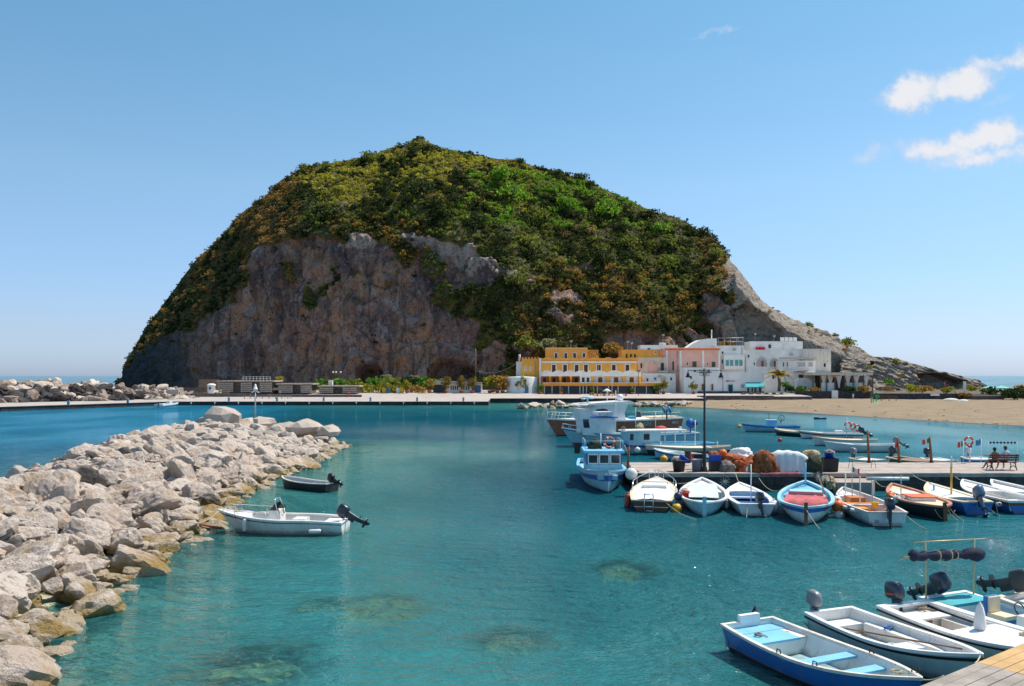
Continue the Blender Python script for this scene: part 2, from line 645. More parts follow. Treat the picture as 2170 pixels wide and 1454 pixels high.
msb = bpy.data.materials.new('sea_bed_sand_weed_and_ripple_light')
msb.use_nodes = True
t = NT(msb.node_tree)
pos = t.n('ShaderNodeNewGeometry').outputs['Position']
nz = t.noise(pos, 0.45, 5.0, 0.65)
nf = t.noise(t.vmul(pos, (0.8, 2.6, 1)), 1.3, 5.0, 0.7, 1.2)
c = t.mix(t.rng(nz, 0.5, 0.62), (0.42, 0.41, 0.30), (0.13, 0.115, 0.055))
c = t.mix(t.rng(nf, 0.50, 0.58, 0, 0.85), c, (0.06, 0.05, 0.025))  # wave lines of refracted light, put into the bed colour as dark streaks
b = t.n('ShaderNodeBsdfDiffuse', {0: c})
t.n('ShaderNodeOutputMaterial', {0: b.outputs[0]})
k = (ys < 260)
nr = int(k.sum())
sel = slice(0, nr * len(xs_u))
bzn = bz[sel] + 0.12 * fbm(np.stack([flatx[sel] * 0.5, flaty[sel] * 0.5, flatx[sel] * 0], 1), 3, 5)
bed = np_mesh('sea_bed', np.stack([flatx[sel], flaty[sel], np.minimum(bzn, np.where(flaty[sel] > 95, 0.05, 0.6)) - 0.05], 1), gridfaces(nr, len(xs_u)), msb, True)
tag(bed, kind='structure')

# ------------------------------------------------------------------ boulders
mrock = bpy.data.materials.new('pale_limestone')
mrock.use_nodes = True
t = NT(mrock.node_tree)
geo = t.n('ShaderNodeNewGeometry')
pos = geo.outputs['Position']
oc = t.n('ShaderNodeTexCoord').outputs['Object']
rnd = t.n('ShaderNodeObjectInfo').outputs['Random']
zz = t.n('ShaderNodeSeparateXYZ', {0: pos}).outputs[2]
n1 = t.noise(oc, 2.2, 6.0, 0.65)
n2 = t.noise(pos, 5.5, 6.0, 0.7)
n3 = t.noise(pos, 0.9, 3.0, 0.5)
c = t.mix(rnd, (0.55, 0.435, 0.36), (0.69, 0.58, 0.50))
c = t.mix(t.rng(n3, 0.5, 0.68, 0, 0.8), c, (0.54, 0.39, 0.26))
c = t.mix(t.rng(n2, 0.52, 0.66, 0, 0.7), c, (0.27, 0.215, 0.18))
c = t.mix(t.rng(n1, 0.56, 0.66, 0, 0.5), c, (0.72, 0.63, 0.55))
dark = t.rng(t.n('ShaderNodeMath', {0: t.math('MULTIPLY', rnd, 37.7)}, operation='FRACT').outputs[0], 0.045, 0.04)
c = t.mix(dark, c, t.mix(n2, (0.035, 0.03, 0.03), (0.10, 0.085, 0.08)))
zl = t.math('ADD', zz, t.math('MULTIPLY', t.math('SUBTRACT', n1, 0.5), 0.9))
c = t.mix(t.rng(zl, 0.72, 0.18, 0, 0.92), c, t.mix(n2, (0.17, 0.10, 0.02), (0.46, 0.31, 0.09)))
c = t.mix(t.rng(zl, 0.12, -0.25), c, (0.10, 0.075, 0.025))
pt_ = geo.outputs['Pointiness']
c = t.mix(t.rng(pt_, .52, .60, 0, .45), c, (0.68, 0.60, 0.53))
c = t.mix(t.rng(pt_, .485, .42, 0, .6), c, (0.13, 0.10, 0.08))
hh = t.math('ADD', t.math('MULTIPLY', n2, 0.8), t.noise(oc, 7.0, 5.0, 0.75))
bmp = t.n('ShaderNodeBump', {'Height': hh, 'Strength': 0.85, 'Distance': 0.17}).outputs[0]
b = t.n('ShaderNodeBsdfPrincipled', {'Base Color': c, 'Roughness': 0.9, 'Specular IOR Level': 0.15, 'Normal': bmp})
t.n('ShaderNodeOutputMaterial', {0: b.outputs[0]})


def ico(sub):
    bm = bmesh.new()
    bmesh.ops.create_icosphere(bm, subdivisions=sub, radius=1.0)
    vs = np.array([v_.co[:] for v_ in bm.verts])
    fs = np.array([[q.index for q in f.verts] for f in bm.faces])
    bm.free()
    return vs, fs


ICO4, ICO3, ICO2 = ico(5), ico(4), ico(3)


def rock_verts(rs, base, rough=0.07):
    d = base
    nP = rs.randint(7, 11)
    n = rs.normal(size=(nP, 3))
    n /= np.linalg.norm(n, axis=1)[:, None]
    h = rs.uniform(0.42, 0.92, nP)
    dn = np.maximum(d @ n.T, 1e-3)
    r_ = np.min(np.where(d @ n.T > 0.05, h[None, :] / dn, 1.25), axis=1)
    r_ = np.minimum(r_, 1.2)
    p = d * r_[:, None]
    sd = rs.randint(1000)
    p = p + d * (rough * fbm(p * 1.6 + sd, 5, sd, .6)[:, None])
    w1, w2 = worley(p * 1.3 + sd, sd)
    p = p * (1 - .10 * sstep(.12, .0, w2 - w1))[:, None]
    return p * np.array([1.0, rs.uniform(.72, .95), rs.uniform(.5, .75)])


def rock_mesh(seed, lod):
    rs = np.random.RandomState(seed)
    vs, fs = lod
    me = bpy.data.meshes.new('boulder')
    me.from_pydata(rock_verts(rs, vs).tolist(), [], fs.tolist())
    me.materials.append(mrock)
    me.polygons.foreach_set('use_smooth', [False] * len(fs))
    me.update()
    return me


ROCKS_HI = [rock_mesh(100 + i, ICO3) for i in range(16)]
ROCKS_LO = [rock_mesh(200 + i, ICO2) for i in range(12)]
mbas = mat('dark_basalt', (0.055, 0.045, 0.042), .95, var=.5, vs=.9, bump=.9, bs=3)
ROCKS_DK = [rock_mesh(240 + i, ICO2) for i in range(5)]
for q in ROCKS_DK:
    q.materials[0] = mbas
mbrs = mat('brown_stone', (0.25, 0.19, 0.155), .95, var=.35, vs=.9, bump=.9, bs=3, col2=(0.38, 0.30, 0.24), thr=.55)
ROCKS_BR = [rock_mesh(260 + i, ICO2) for i in range(6)]
for q in ROCKS_BR:
    q.materials[0] = mbrs


def put_rock(par, x, y, z, s, rr, hi=True, scale=None):
    me = rr.choice(ROCKS_HI if hi else ROCKS_LO)
    o = bpy.data.objects.new('boulder', me)
    COL.objects.link(o)
    o.parent = par
    L = Vector((x, y, z)) - par.location
    o.location = L
    o.rotation_euler = (rr.uniform(-.45, .45), rr.uniform(-.45, .45), rr.uniform(0, 6.28))
    o.scale = scale or (s * rr.uniform(.85, 1.2), s * rr.uniform(.8, 1.1), s * rr.uniform(.8, 1.15))
    return o


def rubble(name, pts, par, seed):
    """many small stones joined into one mesh: pts (x, y, z, size)"""
    rs = np.random.RandomState(seed)
    vs0, fs0 = ico(2)
    V, Fc = [], []
    for i, (x, y, z, s) in enumerate(pts):
        p = rock_verts(rs, vs0, .05) * s
        a = rs.uniform(0, 6.28)
        rot = np.array([[math.cos(a), -math.sin(a), 0], [math.sin(a), math.cos(a), 0], [0, 0, 1]])
        V.append(p @ rot.T + np.array([x, y, z]) - np.array(par.location[:]))
        Fc.append(fs0 + i * len(vs0))
    o = np_mesh(name, np.concatenate(V), np.concatenate(Fc), mrock)
    o.parent = par
    o['kind'] = 'stuff'
    return o


def scatter(xf, ylo, yhi, n, rr, dmin, zmin=-0.6):
    """dart throwing on the mound"""
    out = []
    cell = {}
    tries = 0
    while len(out) < n and tries < 40000:
        tries += 1
        Y = ylo + (yhi - ylo) * rr.random()
        x = xf(Y, rr)
        z = float(mound_z(np.array([x]), np.array([Y]))[0])
        if z < zmin or abs(x / max(Y, 1)) > 0.68 + 4 / max(Y, 1):
            continue
        d = dmin * rr.uniform(.75, 1.5)
        key = (int(x // 2.5), int(Y // 2.5))
        ok = True
        for a in (-1, 0, 1):
            for b_ in (-1, 0, 1):
                for q in cell.get((key[0] + a, key[1] + b_), ()):
                    if (q[0] - x) ** 2 + (q[1] - Y) ** 2 < (0.5 * (d + q[3])) ** 2:
                        ok = False
        if ok:
            e = (x, Y, z, d)
            out.append(e)
            cell.setdefault(key, []).append(e)
    return out


rr = random.Random(11)
bw = thing('breakwater', 'long bank of pale boulders running out into the harbour in the foreground', 'breakwater', (-18, 40, 0))


def xf_near(Y, r_):
    f, c_ = float(front_x(Y)), float(crest_x(Y))
    return f + 0.25 - r_.random() * (f + 0.25 - c_ + 2.6)


spots = scatter(xf_near, 9, 91, 900, rr, 1.10)
spots.sort(key=lambda q: q[1])
bigs, rest = spots[:297], spots[297:]
for (x, y, z, d) in bigs:
    s = d * rr.uniform(.68, .98)
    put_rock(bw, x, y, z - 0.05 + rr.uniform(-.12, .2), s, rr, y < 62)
# the tall stones on the skyline of the tip
for (px, py, wpx, Y) in ((478, 893, 62, 86), (445, 898, 46, 87), (652, 905, 60, 80), (520, 899, 50, 87.5), (690, 918, 50, 79), (560, 897, 40, 86), (600, 905, 46, 84)):
    s = wpx / F * Y * .55
    p = P(px, py, Y)
    rest.append((p.x, p.y, p.z - .1, s * 2))
small = [(x, y, z + rr.uniform(-.05, .25), d * rr.uniform(.55, .8)) for (x, y, z, d) in rest]
for (x, y, z, d) in scatter(xf_near, 9, 91, 900, rr, .75, -0.4):
    small.append((x + rr.uniform(-.2, .2), y, z + rr.uniform(0, .25), rr.uniform(.22, .5)))
for i in range(420):
    Y = rr.uniform(12, 90)
    x = float(front_x(Y)) + rr.uniform(-.7, .9)
    small.append((x, Y, rr.uniform(-.28, .02), rr.uniform(.22, .6)))
rubble('rubble', small, bw, 3)
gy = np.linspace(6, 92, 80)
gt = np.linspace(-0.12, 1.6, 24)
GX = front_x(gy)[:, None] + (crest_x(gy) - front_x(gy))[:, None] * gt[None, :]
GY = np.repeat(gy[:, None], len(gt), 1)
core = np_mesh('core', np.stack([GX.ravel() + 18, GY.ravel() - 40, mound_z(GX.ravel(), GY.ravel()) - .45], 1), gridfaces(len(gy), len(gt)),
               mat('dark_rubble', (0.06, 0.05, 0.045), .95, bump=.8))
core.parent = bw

# far-left breakwater behind the quay: image rows give the crest of each stone
bw2 = thing('breakwater', 'bank of dark and pale boulders behind the far quay at the islet foot', 'breakwater', (-85, 175, 0))


def top_row(px):
    return np.interp(px, [-60, 40, 90, 170, 230, 262, 300, 390, 420], [800, 806, 799, 804, 808, 812, 808, 815, 825])


cnt = 0
for i in range(620):
    px = rr.uniform(-70, 418)
    dd = rr.random()
    Y = 179 + dd * 22 + max(0, px) * .06
    ztop = float(Z(top_row(px), 179 + 18 + max(0, px) * .06))
    z = (ztop - 2.0) * min(1.0, dd * 1.2) + .3
    s = rr.uniform(1.5, 2.6) if px < 265 else rr.uniform(.8, 1.6)
    if cnt < 290:
        o = put_rock(bw2, X(px, Y), Y, z, s, rr, False)
        if px < 300 and dd < .62 and rr.random() < .7:
            o.data = rr.choice(ROCKS_DK)
        elif rr.random() < .62:
            o.data = rr.choice(ROCKS_BR)
        cnt += 1
small = []
for i in range(200):
    px = rr.uniform(-70, 418)
    dd = rr.random()
    Y = 178 + 20 * dd + max(0, px) * .06
    small.append((X(px, Y), Y, (float(Z(top_row(px), 200)) - 1.4) * dd - .9, rr.uniform(.7, 1.4)))
rubble('rubble', small, bw2, 4)

# low rocks at the water's edge below the hotel and by the beach
oc1 = thing('rock_outcrop', 'low cluster of wet rocks in the water before the yellow hotel', 'rocks', (10, 172, 0))
for i in range(34):
    px = rr.uniform(1090, 1232)
    Y = rr.uniform(168, 182)
    put_rock(oc1, X(px, Y), Y, rr.uniform(-.3, .6), rr.uniform(.7, 1.5) * (1 if px < 1190 else .6), rr, False)
oc2 = thing('rock_outcrop', 'small scatter of rocks at the foot of the promenade wall beside the beach', 'rocks', (33, 176, 0))
for i in range(44):
    px = rr.uniform(1345, 1465)
    Y = rr.uniform(178, 192)
    put_rock(oc2, X(px, Y), Y, rr.uniform(-.2, .3 + (px - 1345) / 120 * .7), rr.uniform(.45, 1.1), rr, False)

# stones lying under water in the foreground
subs = [((745, 1262), (885, 1262), (912, 1300), (735, 1325), (718, 1290), -.20, 'pale flat slab lying under the water in the middle of the foreground'),
        ((640, 1272), (690, 1266), (712, 1290), (668, 1302), (630, 1290), -.26, 'smaller sunken stone beside the pale slab under the water'),
        ((1275, 1198), (1330, 1192), (1362, 1212), (1330, 1232), (1280, 1228), -.22, 'pale sunken patch of stone far out under the open water'),
        ((480, 1412), (600, 1395), (640, 1412), (560, 1440), (420, 1432), -.16, 'ochre sunken rock just below the surface near the boulders'),
        ((1050, 1345), (1120, 1340), (1140, 1365), (1080, 1385), (1020, 1372), -.28, 'dim sunken stone with weed near the bottom of the picture'),
        ((730, 946), (790, 944), (800, 950), (760, 955), (728, 952), -.12, 'thin ledge of rock awash off the tip of the breakwater')]
for q in subs:
    pts, z, lab = q[:5], q[5], q[6]
    w3 = [G(a, b, z) for a, b in pts]
    c0 = sum(w3, Vector()) / len(w3)
    rs = np.random.RandomState(int(pts[0][0]))
    rows = []
    for ring, (k_, dz) in enumerate(((.15, -2.2), (.25, -1.2), (.9, -.36), (1.08, -.16), (.95, -.03), (.6, .02), (.25, .03))):
        row = []
        for i in range(len(w3)):
            a, b_ = w3[i], w3[(i + 1) % len(w3)]
            for j in range(6):
                p = a.lerp(b_, j / 6)
                kk = k_ * (1 + rs.uniform(-.12, .12))
                row.append(((p.x - c0.x) * kk, (p.y - c0.y) * kk, dz + rs.uniform(-.05, .05)))
        rows.append(row)
    mb = MB()
    ms_ = mat('sunken_stone', (0.46, 0.31, 0.135), .95, var=.5, vs=2.0, bump=1.0, bs=4, col2=(0.10, 0.075, 0.03), thr=.52)
    mb.grid(rows[:3], mat('sunken_base', (0.03, 0.03, 0.025), .95), False, True)
    mb.grid(rows[2:], ms_, False, True)
    mb.poly(rows[-1], ms_)
    o = mb.build('submerged_rock', None, c0)
    tag(o, lab, 'rock')

# ------------------------------------------------------------------ islet
SIL = [(250, 815), (258, 800), (262, 775), (290, 725), (330, 665), (370, 610), (410, 555), (450, 520), (500, 470), (540, 435), (580, 405), (620, 370), (645, 352),
       (700, 347), (760, 333), (830, 315), (868, 307), (880, 297), (889, 293), (900, 300), (950, 317), (1000, 324), (1050, 335), (1100, 337), (1130, 352),
       (1180, 362), (1215, 374), (1255, 384), (1262, 396), (1300, 409), (1340, 429), (1380, 450), (1420, 459), (1450, 469), (1480, 489), (1510, 504), (1530, 529),
       (1555, 562), (1570, 580), (1590, 605), (1615, 640), (1650, 665), (1700, 690), (1750, 705), (1790, 728), (1840, 752), (1870, 790), (1890, 830)]
CLF = [(250, 815), (262, 785), (300, 765), (430, 700), (500, 630), (560, 527), (600, 508), (740, 495), (800, 508), (930, 500), (1000, 530), (1080, 578),
       (1130, 640), (1250, 700), (1480, 715), (1530, 650), (1560, 600), (1600, 650), (1700, 720), (1850, 790), (1890, 832)]
ncol, nrow = 560, 260
pxs = np.linspace(250, 1890, ncol)
sil = np.interp(pxs, *zip(*SIL))
clf = np.maximum(np.interp(pxs, *zip(*CLF)), sil + 8)
Yr = np.interp(pxs, [250, 500, 1450, 1560, 1700, 1890], [322, 338, 338, 318, 292, 280])
Yb = np.interp(pxs, [250, 300, 430, 700, 1100, 1300, 1550, 1700, 1890], [316, 302, 276, 262, 260, 262, 264, 264, 268])
zt = Z(sil, Yr)
zb = np.full(ncol, -2.0)
zc = Z(clf, Yb + 8)
vc = np.clip((zc - zb) / (zt - zb), 0.08, 0.92)
vv = np.linspace(0, 1, nrow) ** 0.95
V = vv[None, :].repeat(ncol, 0)
g = np.where(V < vc[:, None], .13 * V / vc[:, None], .13 + .87 * (np.clip((V - vc[:, None]) / (1 - vc[:, None]), 0, 1)) ** 1.35)
YY = Yb[:, None] + (Yr - Yb)[:, None] * g
ZZ = zb[:, None] + (zt - zb)[:, None] * V
# back of the hill
nb = 14
bk = np.linspace(0, 1, nb + 1)[1:]
YY = np.concatenate([YY, Yr[:, None] + 70 * bk[None, :]], 1)
ZZ = np.concatenate([ZZ, zt[:, None] * (1 - bk[None, :] ** 2) - 4 * bk[None, :]], 1)
PX = pxs[:, None].repeat(YY.shape[1], 1)
PY = HZ - (ZZ - CH) / YY * F
XX = X(PX, YY)
shp = XX.shape
pts = np.stack([XX.ravel(), YY.ravel(), ZZ.ravel()], 1)
fpx, fpy = PX.ravel(), PY.ravel()
back = (np.arange(shp[1])[None, :].repeat(ncol, 0) >= nrow).ravel()

CLIFF = [(262, 830), (272, 772), (340, 722), (425, 680), (470, 648), (500, 632), (530, 575), (556, 530), (592, 511), (660, 507), (720, 514), (745, 490), (800, 512), (845, 548), (872, 580), (885, 575),
         (880, 540), (850, 500), (925, 497), (985, 527), (1070, 575), (1125, 595), (1060, 600), (1020, 608), (940, 612), (905, 628), (950, 655), (1010, 690),
         (1015, 740), (1045, 722), (1085, 740), (1092, 775), (1060, 800), (1040, 840), (262, 840)]
wob = np.stack([fpx * .03, fpy * .03, fpx * 0], 1)
wx, wy = fpx + 14 * fbm(wob, 3, 3), fpy + 14 * fbm(wob, 3, 9)
cl = inpoly(wx, wy, CLIFF)
for poly in ([(1165, 612), (1225, 608), (1230, 635), (1180, 642)], [(1145, 658), (1190, 650), (1218, 672), (1180, 690), (1150, 680)],
             [(1290, 712), (1420, 705), (1510, 718), (1510, 780), (1290, 780)], [(1500, 640), (1535, 625), (1560, 720), (1540, 780), (1500, 780)],
             [(1095, 720), (1130, 735), (1130, 780), (1090, 780)], [(1215, 553), (1250, 548), (1256, 566), (1222, 568)]):
    cl |= inpoly(wx, wy, poly)
TUF = [(1548, 560), (1540, 600), (1552, 640), (1508, 665), (1530, 740), (1540, 850), (1900, 850), (1900, 560)]
tuf = inpoly(wx, wy, TUF)
bushspots = inpoly(wx, wy, [(588, 573), (622, 570), (626, 602), (596, 606)]) | inpoly(wx, wy, [(640, 612), (684, 606), (680, 655), (645, 660)]) | \
    inpoly(wx, wy, [(905, 540), (948, 552), (948, 592), (912, 592)]) | inpoly(wx, wy, [(700, 575), (725, 570), (728, 600), (704, 604)])
cl &= ~bushspots
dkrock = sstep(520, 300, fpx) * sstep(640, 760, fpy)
veg = (~cl & ~tuf & ~back).astype(float)

# relief
e1 = np.gradient(pts.reshape(*shp, 3), axis=0).reshape(-1, 3)
e2 = np.gradient(pts.reshape(*shp, 3), axis=1).reshape(-1, 3)
nrm = np.cross(e1, e2)
nrm /= np.linalg.norm(nrm, axis=1)[:, None] + 1e-9
crag = 1 - np.abs(fbm(pts * np.array([.09, .09, .035]), 4, 21))
fine = fbm(pts * np.array([.35, .35, .22]), 4, 31)
mid_ = fbm(pts * np.array([.16, .16, .07]), 4, 25)
wa, wb = worley(pts * np.array([.085, .085, .06]) + .35 * fbm(pts * .1, 2, 6)[:, None], 3)
wc, wd_ = worley(pts * np.array([.24, .24, .17]) + .3 * fbm(pts * .3, 2, 7)[:, None], 4)
blk = 1.6 * np.minimum(wb - wa, .25) + 1.0 * np.minimum(wd_ - wc, .45) - 1.2 * sstep(.10, 0, wb - wa) - .5 * sstep(.1, 0, wd_ - wc)
dl = 1.7 * (crag - .7) + .8 * fine + 1.4 * mid_ + 0.55 * blk - .4
big = fbm(pts * .05, 3, 41) * 2.0 + fbm(pts * .2, 3, 51) * .7
strat = np.sin((pts[:, 2] * .9 + pts[:, 0] * .55 + 2 * fbm(pts * .08, 2, 61)) * 1.25)
saw = np.mod((pts[:, 2] * .9 + pts[:, 0] * .55 + 2.5 * fbm(pts * .08, 3, 61)) * .34, 1.0)
dt = 1.3 * saw * sstep(1600, 1680, fpx) + .8 * fine + 1.2 * (crag - .7)
disp = np.where(cl, dl, np.where(tuf, dt, big))
ridge_lock = np.clip(1 - np.abs(np.arange(shp[1])[None, :].repeat(ncol, 0).ravel() - (nrow - 1)) / 14, 0, 1)
disp *= 1 - .75 * ridge_lock
# hollows of the caves at the foot of the cliff
for poly, dpt in (([(752, 835), (752, 785), (768, 768), (795, 768), (810, 785), (812, 835)], 11), ([(905, 840), (905, 785), (930, 758), (985, 762), (1015, 785), (1020, 840)], 10),
                  ([(1546, 660), (1585, 640), (1660, 700), (1660, 722), (1570, 722)], 3.5)):
    disp -= np.where(inpoly(fpx, fpy, poly), dpt, 0)
pts = pts + nrm * disp[:, None]

mi = bpy.data.materials.new('islet_rock_and_soil')
mi.use_nodes = True
t = NT(mi.node_tree)
pos = t.n('ShaderNodeNewGeometry').outputs['Position']
A = lambda nm: t.n('ShaderNodeAttribute', attribute_name=nm).outputs['Fac']
st = t.noise(t.vmul(pos, (.22, .22, .045)), 1.0, 6.0, .65, .6)
blo = t.noise(pos, .07, 4.0, .6)
fi = t.noise(pos, .9, 6.0, .7)
st2 = t.noise(t.vmul(pos, (.5, .5, .07)), 1.0, 6.0, .7, 1.2)
md = t.noise(pos, .22, 5.0, .65, .8)
c = t.mix(t.rng(blo, .42, .58), (0.29, 0.175, 0.15), (0.50, 0.27, 0.165))
c = t.mix(t.rng(md, .50, .62), c, (0.45, 0.34, 0.30))
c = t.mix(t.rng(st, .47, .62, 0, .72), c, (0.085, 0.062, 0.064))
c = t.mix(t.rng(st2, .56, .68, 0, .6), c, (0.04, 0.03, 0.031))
c = t.mix(t.rng(fi, .55, .68, 0, .8), c, (0.46, 0.34, 0.26))
c = t.mix(t.rng(md, .40, .30, 0, .8), c, (0.06, 0.042, 0.04))
fv = t.noise(t.vmul(pos, (1.0, 1.0, .45)), 1.6, 6.0, .75, 1.5)
c = t.mix(t.rng(fv, .455, .40, 0, .85), c, (0.035, 0.026, 0.027))
c = t.mix(t.rng(fv, .60, .68, 0, .7), c, (0.56, 0.42, 0.33))
c = t.mix(t.math('MULTIPLY', A('pale'), t.rng(fi, .38, .52)), c, (0.52, 0.42, 0.35))
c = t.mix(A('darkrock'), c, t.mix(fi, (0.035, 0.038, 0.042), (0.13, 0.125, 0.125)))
ct = t.mix(t.rng(fi, .35, .65), (0.33, 0.275, 0.23), (0.48, 0.415, 0.345))
ct = t.mix(t.rng(t.noise(t.vmul(pos, (.5, .5, 1.2)), .6, 5, .65), .52, .63, 0, .75), ct, (0.17, 0.13, 0.105))
c = t.mix(A('tuff'), c, ct)
cs = t.mix(t.rng(t.noise(pos, .3, 5, .6), .35, .65), (0.07, 0.06, 0.026), (0.20, 0.155, 0.055))
c = t.mix(A('veg'), c, cs)
hh = t.math('ADD', t.math('MULTIPLY', fi, 1.0), t.math('MULTIPLY', st, 1.5))
bmp = t.n('ShaderNodeBump', {'Height': hh, 'Strength': 1.0, 'Distance': 1.4}).outputs[0]
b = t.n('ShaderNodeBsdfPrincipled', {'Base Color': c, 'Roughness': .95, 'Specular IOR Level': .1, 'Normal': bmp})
t.n('ShaderNodeOutputMaterial', {0: b.outputs[0]})
fc = gridfaces(*shp)[:, ::1]
islet = np_mesh('islet', pts, fc, mi, True)
fattr(islet.data, 'veg', veg)
fattr(islet.data, 'tuff', tuf.astype(float))
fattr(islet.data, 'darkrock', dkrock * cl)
ledge = (cl & inpoly(wx + 10 * fbm(pts * .3, 2, 8), wy + 12 * fbm(pts * .3, 2, 9), [(720, 520), (745, 488), (800, 515), (860, 498), (930, 494), (990, 522), (1130, 590), (1110, 606), (1040, 596), (960, 545), (880, 515), (800, 530), (760, 545)])).astype(float)
fattr(islet.data, 'pale', ledge * .9)
tag(islet, kind='structure')

# ------------------------------------------------------------------ scrub on the islet
mleaf = bpy.data.materials.new('scrub_leaves')
mleaf.use_nodes = True
t = NT(mleaf.node_tree)
at = t.n('ShaderNodeAttribute', attribute_name='col').outputs['Color']
df = t.n('ShaderNodeBsdfDiffuse', {0: at})
tl = t.n('ShaderNodeBsdfTranslucent', {0: at})
mx = t.n('ShaderNodeMixShader', {0: .50, 1: df.outputs[0], 2: tl.outputs[0]})
t.n('ShaderNodeOutputMaterial', {0: mx.outputs[0]})


def leaves(cen, rad, col, per, rs, leaf=.16, squash=.8, lumps=6, up=.25):
    """leaf-clump quads for many bushes at once: cen (N,3), rad (N,), col (N,3)"""
    N = len(cen)
    ld = rs.normal(size=(N, lumps, 3))
    ld[:, :, 2] = np.abs(ld[:, :, 2]) * .8 - .1
    ld /= np.linalg.norm(ld, axis=2)[:, :, None]
    lc = ld * rs.uniform(.35, .68, (N, lumps, 1))
    which = rs.randint(0, lumps, (N, per))
    base = np.take_along_axis(lc, which[:, :, None].repeat(3, 2), 1)
    d = rs.normal(size=(N, per, 3))
    d[:, :, 2] += up
    d /= np.linalg.norm(d, axis=2)[:, :, None]
    p = base + d * rs.uniform(.3, .5, (N, per, 1))
    p[:, :, 2] *= squash
    p = cen[:, None, :] + p * rad[:, None, None]
    nn = d + rs.normal(size=d.shape) * .55
    nn /= np.linalg.norm(nn, axis=2)[:, :, None]
    a = np.cross(nn, rs.normal(size=nn.shape))
    a /= np.linalg.norm(a, axis=2)[:, :, None] + 1e-9
    b_ = np.cross(nn, a)
    sz = (leaf * rad[:, None] * rs.uniform(.6, 1.3, (N, per)) + .05)[:, :, None]
    q = np.stack([p - a * sz - b_ * sz * .6, p + a * sz - b_ * sz * .6, p + a * sz * .8 + b_ * sz * .6, p - a * sz * .8 + b_ * sz * .6], 2)
    v_ = q.reshape(-1, 3)
    f_ = np.arange(len(v_)).reshape(-1, 4)
    cc = col[:, None, :] * rs.uniform(.7, 1.35, (N, per, 1)) * (1 + rs.normal(size=(N, per, 3)) * .06)
    cc = np.clip(cc, 0, 1)[:, :, None, :].repeat(4, 2).reshape(-1, 3)
    return v_, f_, np.concatenate([cc, np.ones((len(cc), 1))], 1)


def leaf_ob(name, cen, rad, col, per, seed, parent=None, **kw):
    v_, f_, c_ = leaves(np.asarray(cen, float), np.asarray(rad, float), np.asarray(col, float), per, np.random.RandomState(seed), **kw)
    if parent:
        v_ = v_ - np.array(parent.location[:])
    o = np_mesh(name, v_, f_, mleaf)
    cattr(o.data, 'col', c_)
    if parent:
        o.parent = parent
    return o


rs = np.random.RandomState(5)
GP = pts.reshape(*shp, 3)
q0, q1, q2 = GP[:-1, :nrow - 1], GP[1:, :nrow - 1], GP[:-1, 1:nrow]
area = np.linalg.norm(np.cross(q1 - q0, q2 - q0), axis=2).ravel()
vq = veg.reshape(shp)[:-1, :nrow - 1].ravel()
cq = cl.reshape(shp)[:-1, :nrow - 1].ravel()
tq = tuf.reshape(shp)[:-1, :nrow - 1].ravel()
ppx, ppy = PX[:-1, :nrow - 1].ravel(), PY[:-1, :nrow - 1].ravel()
ppx_ = PX[:-1, :nrow - 1].ravel()
prob = area * (vq + .012 * cq + .012 * tq * (ppx_ > 1620) * (rs.uniform(0, 1, len(tq)) > .0))
prob *= np.where(ppy > 800, .2, 1)
NB = 19500
idx = rs.choice(len(prob), NB, p=prob / prob.sum())
cen = q0.reshape(-1, 3)[idx] + rs.normal(size=(NB, 3)) * .3
bpx, bpy_ = ppx[idx], ppy[idx]
zn = fbm(cen * .055, 3, 71)
zn2 = fbm(cen * .16, 2, 81)
zn3 = rs.uniform(-1, 1, NB)
pal = {'dark': (.055, .072, .026), 'mid': (.20, .23, .046), 'lime': (.44, .41, .060), 'oran': (.36, .22, .055), 'brig': (.20, .36, .042), 'gray': (.22, .23, .12), 'brow': (.29, .185, .07)}
colr = np.array([pal['mid']] * NB)


def setc(mask, name):
    colr[mask] = pal[name]


top = bpy_ < 430
leftf = bpx < 640
setc(zn2 + .5 * zn3 < -.22, 'dark')
top = bpy_ < 445 + 20 * zn
setc(top & (zn + .35 * zn3 > -.8) & (bpx < 1130) & (bpx > 600), 'lime')
setc(top & (bpx >= 1130) & (zn + .35 * zn3 > .1), 'lime')
setc(top & (zn2 + .35 * zn3 < -.42), 'dark')
setc(~top & (zn2 + .6 * zn3 > .55), 'gray')
setc(leftf & (zn2 + .4 * zn3 > -.35), 'brow')
setc(leftf & (zn2 + .6 * zn3 > .40), 'oran')
setc((bpx > 700) & (bpx < 900) & (bpy_ > 460) & (zn3 > .1), 'oran')
setc((bpx > 1100) & (bpy_ > 560) & (zn + .7 * zn3 > .4), 'oran')
setc((bpx > 1100) & (bpy_ > 640) & (zn3 > .1), 'brow')
setc((bpx > 1480) & (zn3 > -.2), 'brow')
setc((bpx > 960) & (bpx < 1370) & (bpy_ > 370) & (bpy_ < 480) & (zn2 + .5 * zn3 > .05), 'brig')
rad = rs.uniform(.4, .95, NB) + 1.5 * rs.random(NB) ** 8
dk = (colr == np.array(pal['dark'])).all(1)
rad[dk] *= 1.35
lm = (colr == np.array(pal['lime'])).all(1)
rad[lm] *= .72
rad[leftf & (bpy_ > 430)] *= .78
rad[bpy_ < np.interp(bpx, *zip(*SIL)) + 14] *= .62
cen[:, 2] += rad * .25
colr = colr * (1 + .25 * rs.uniform(-1, 1, (NB, 1)))
scrub = leaf_ob('scrub', cen, rad, colr, 54, 6, leaf=.135)
tag(scrub, 'dense mixed scrub covering the islet slopes', 'scrub', kind='stuff')

# single trees and shrubs that stand out of the scrub
mtrunk = mat('trunk_bark', (0.10, 0.075, 0.05), .95, var=.3, bump=.6)


def surf_at(px, py):
    k_ = int(np.argmin((fpx - px) ** 2 + (fpy - py) ** 2 + back * 1e9))
    return Vector(pts[k_])


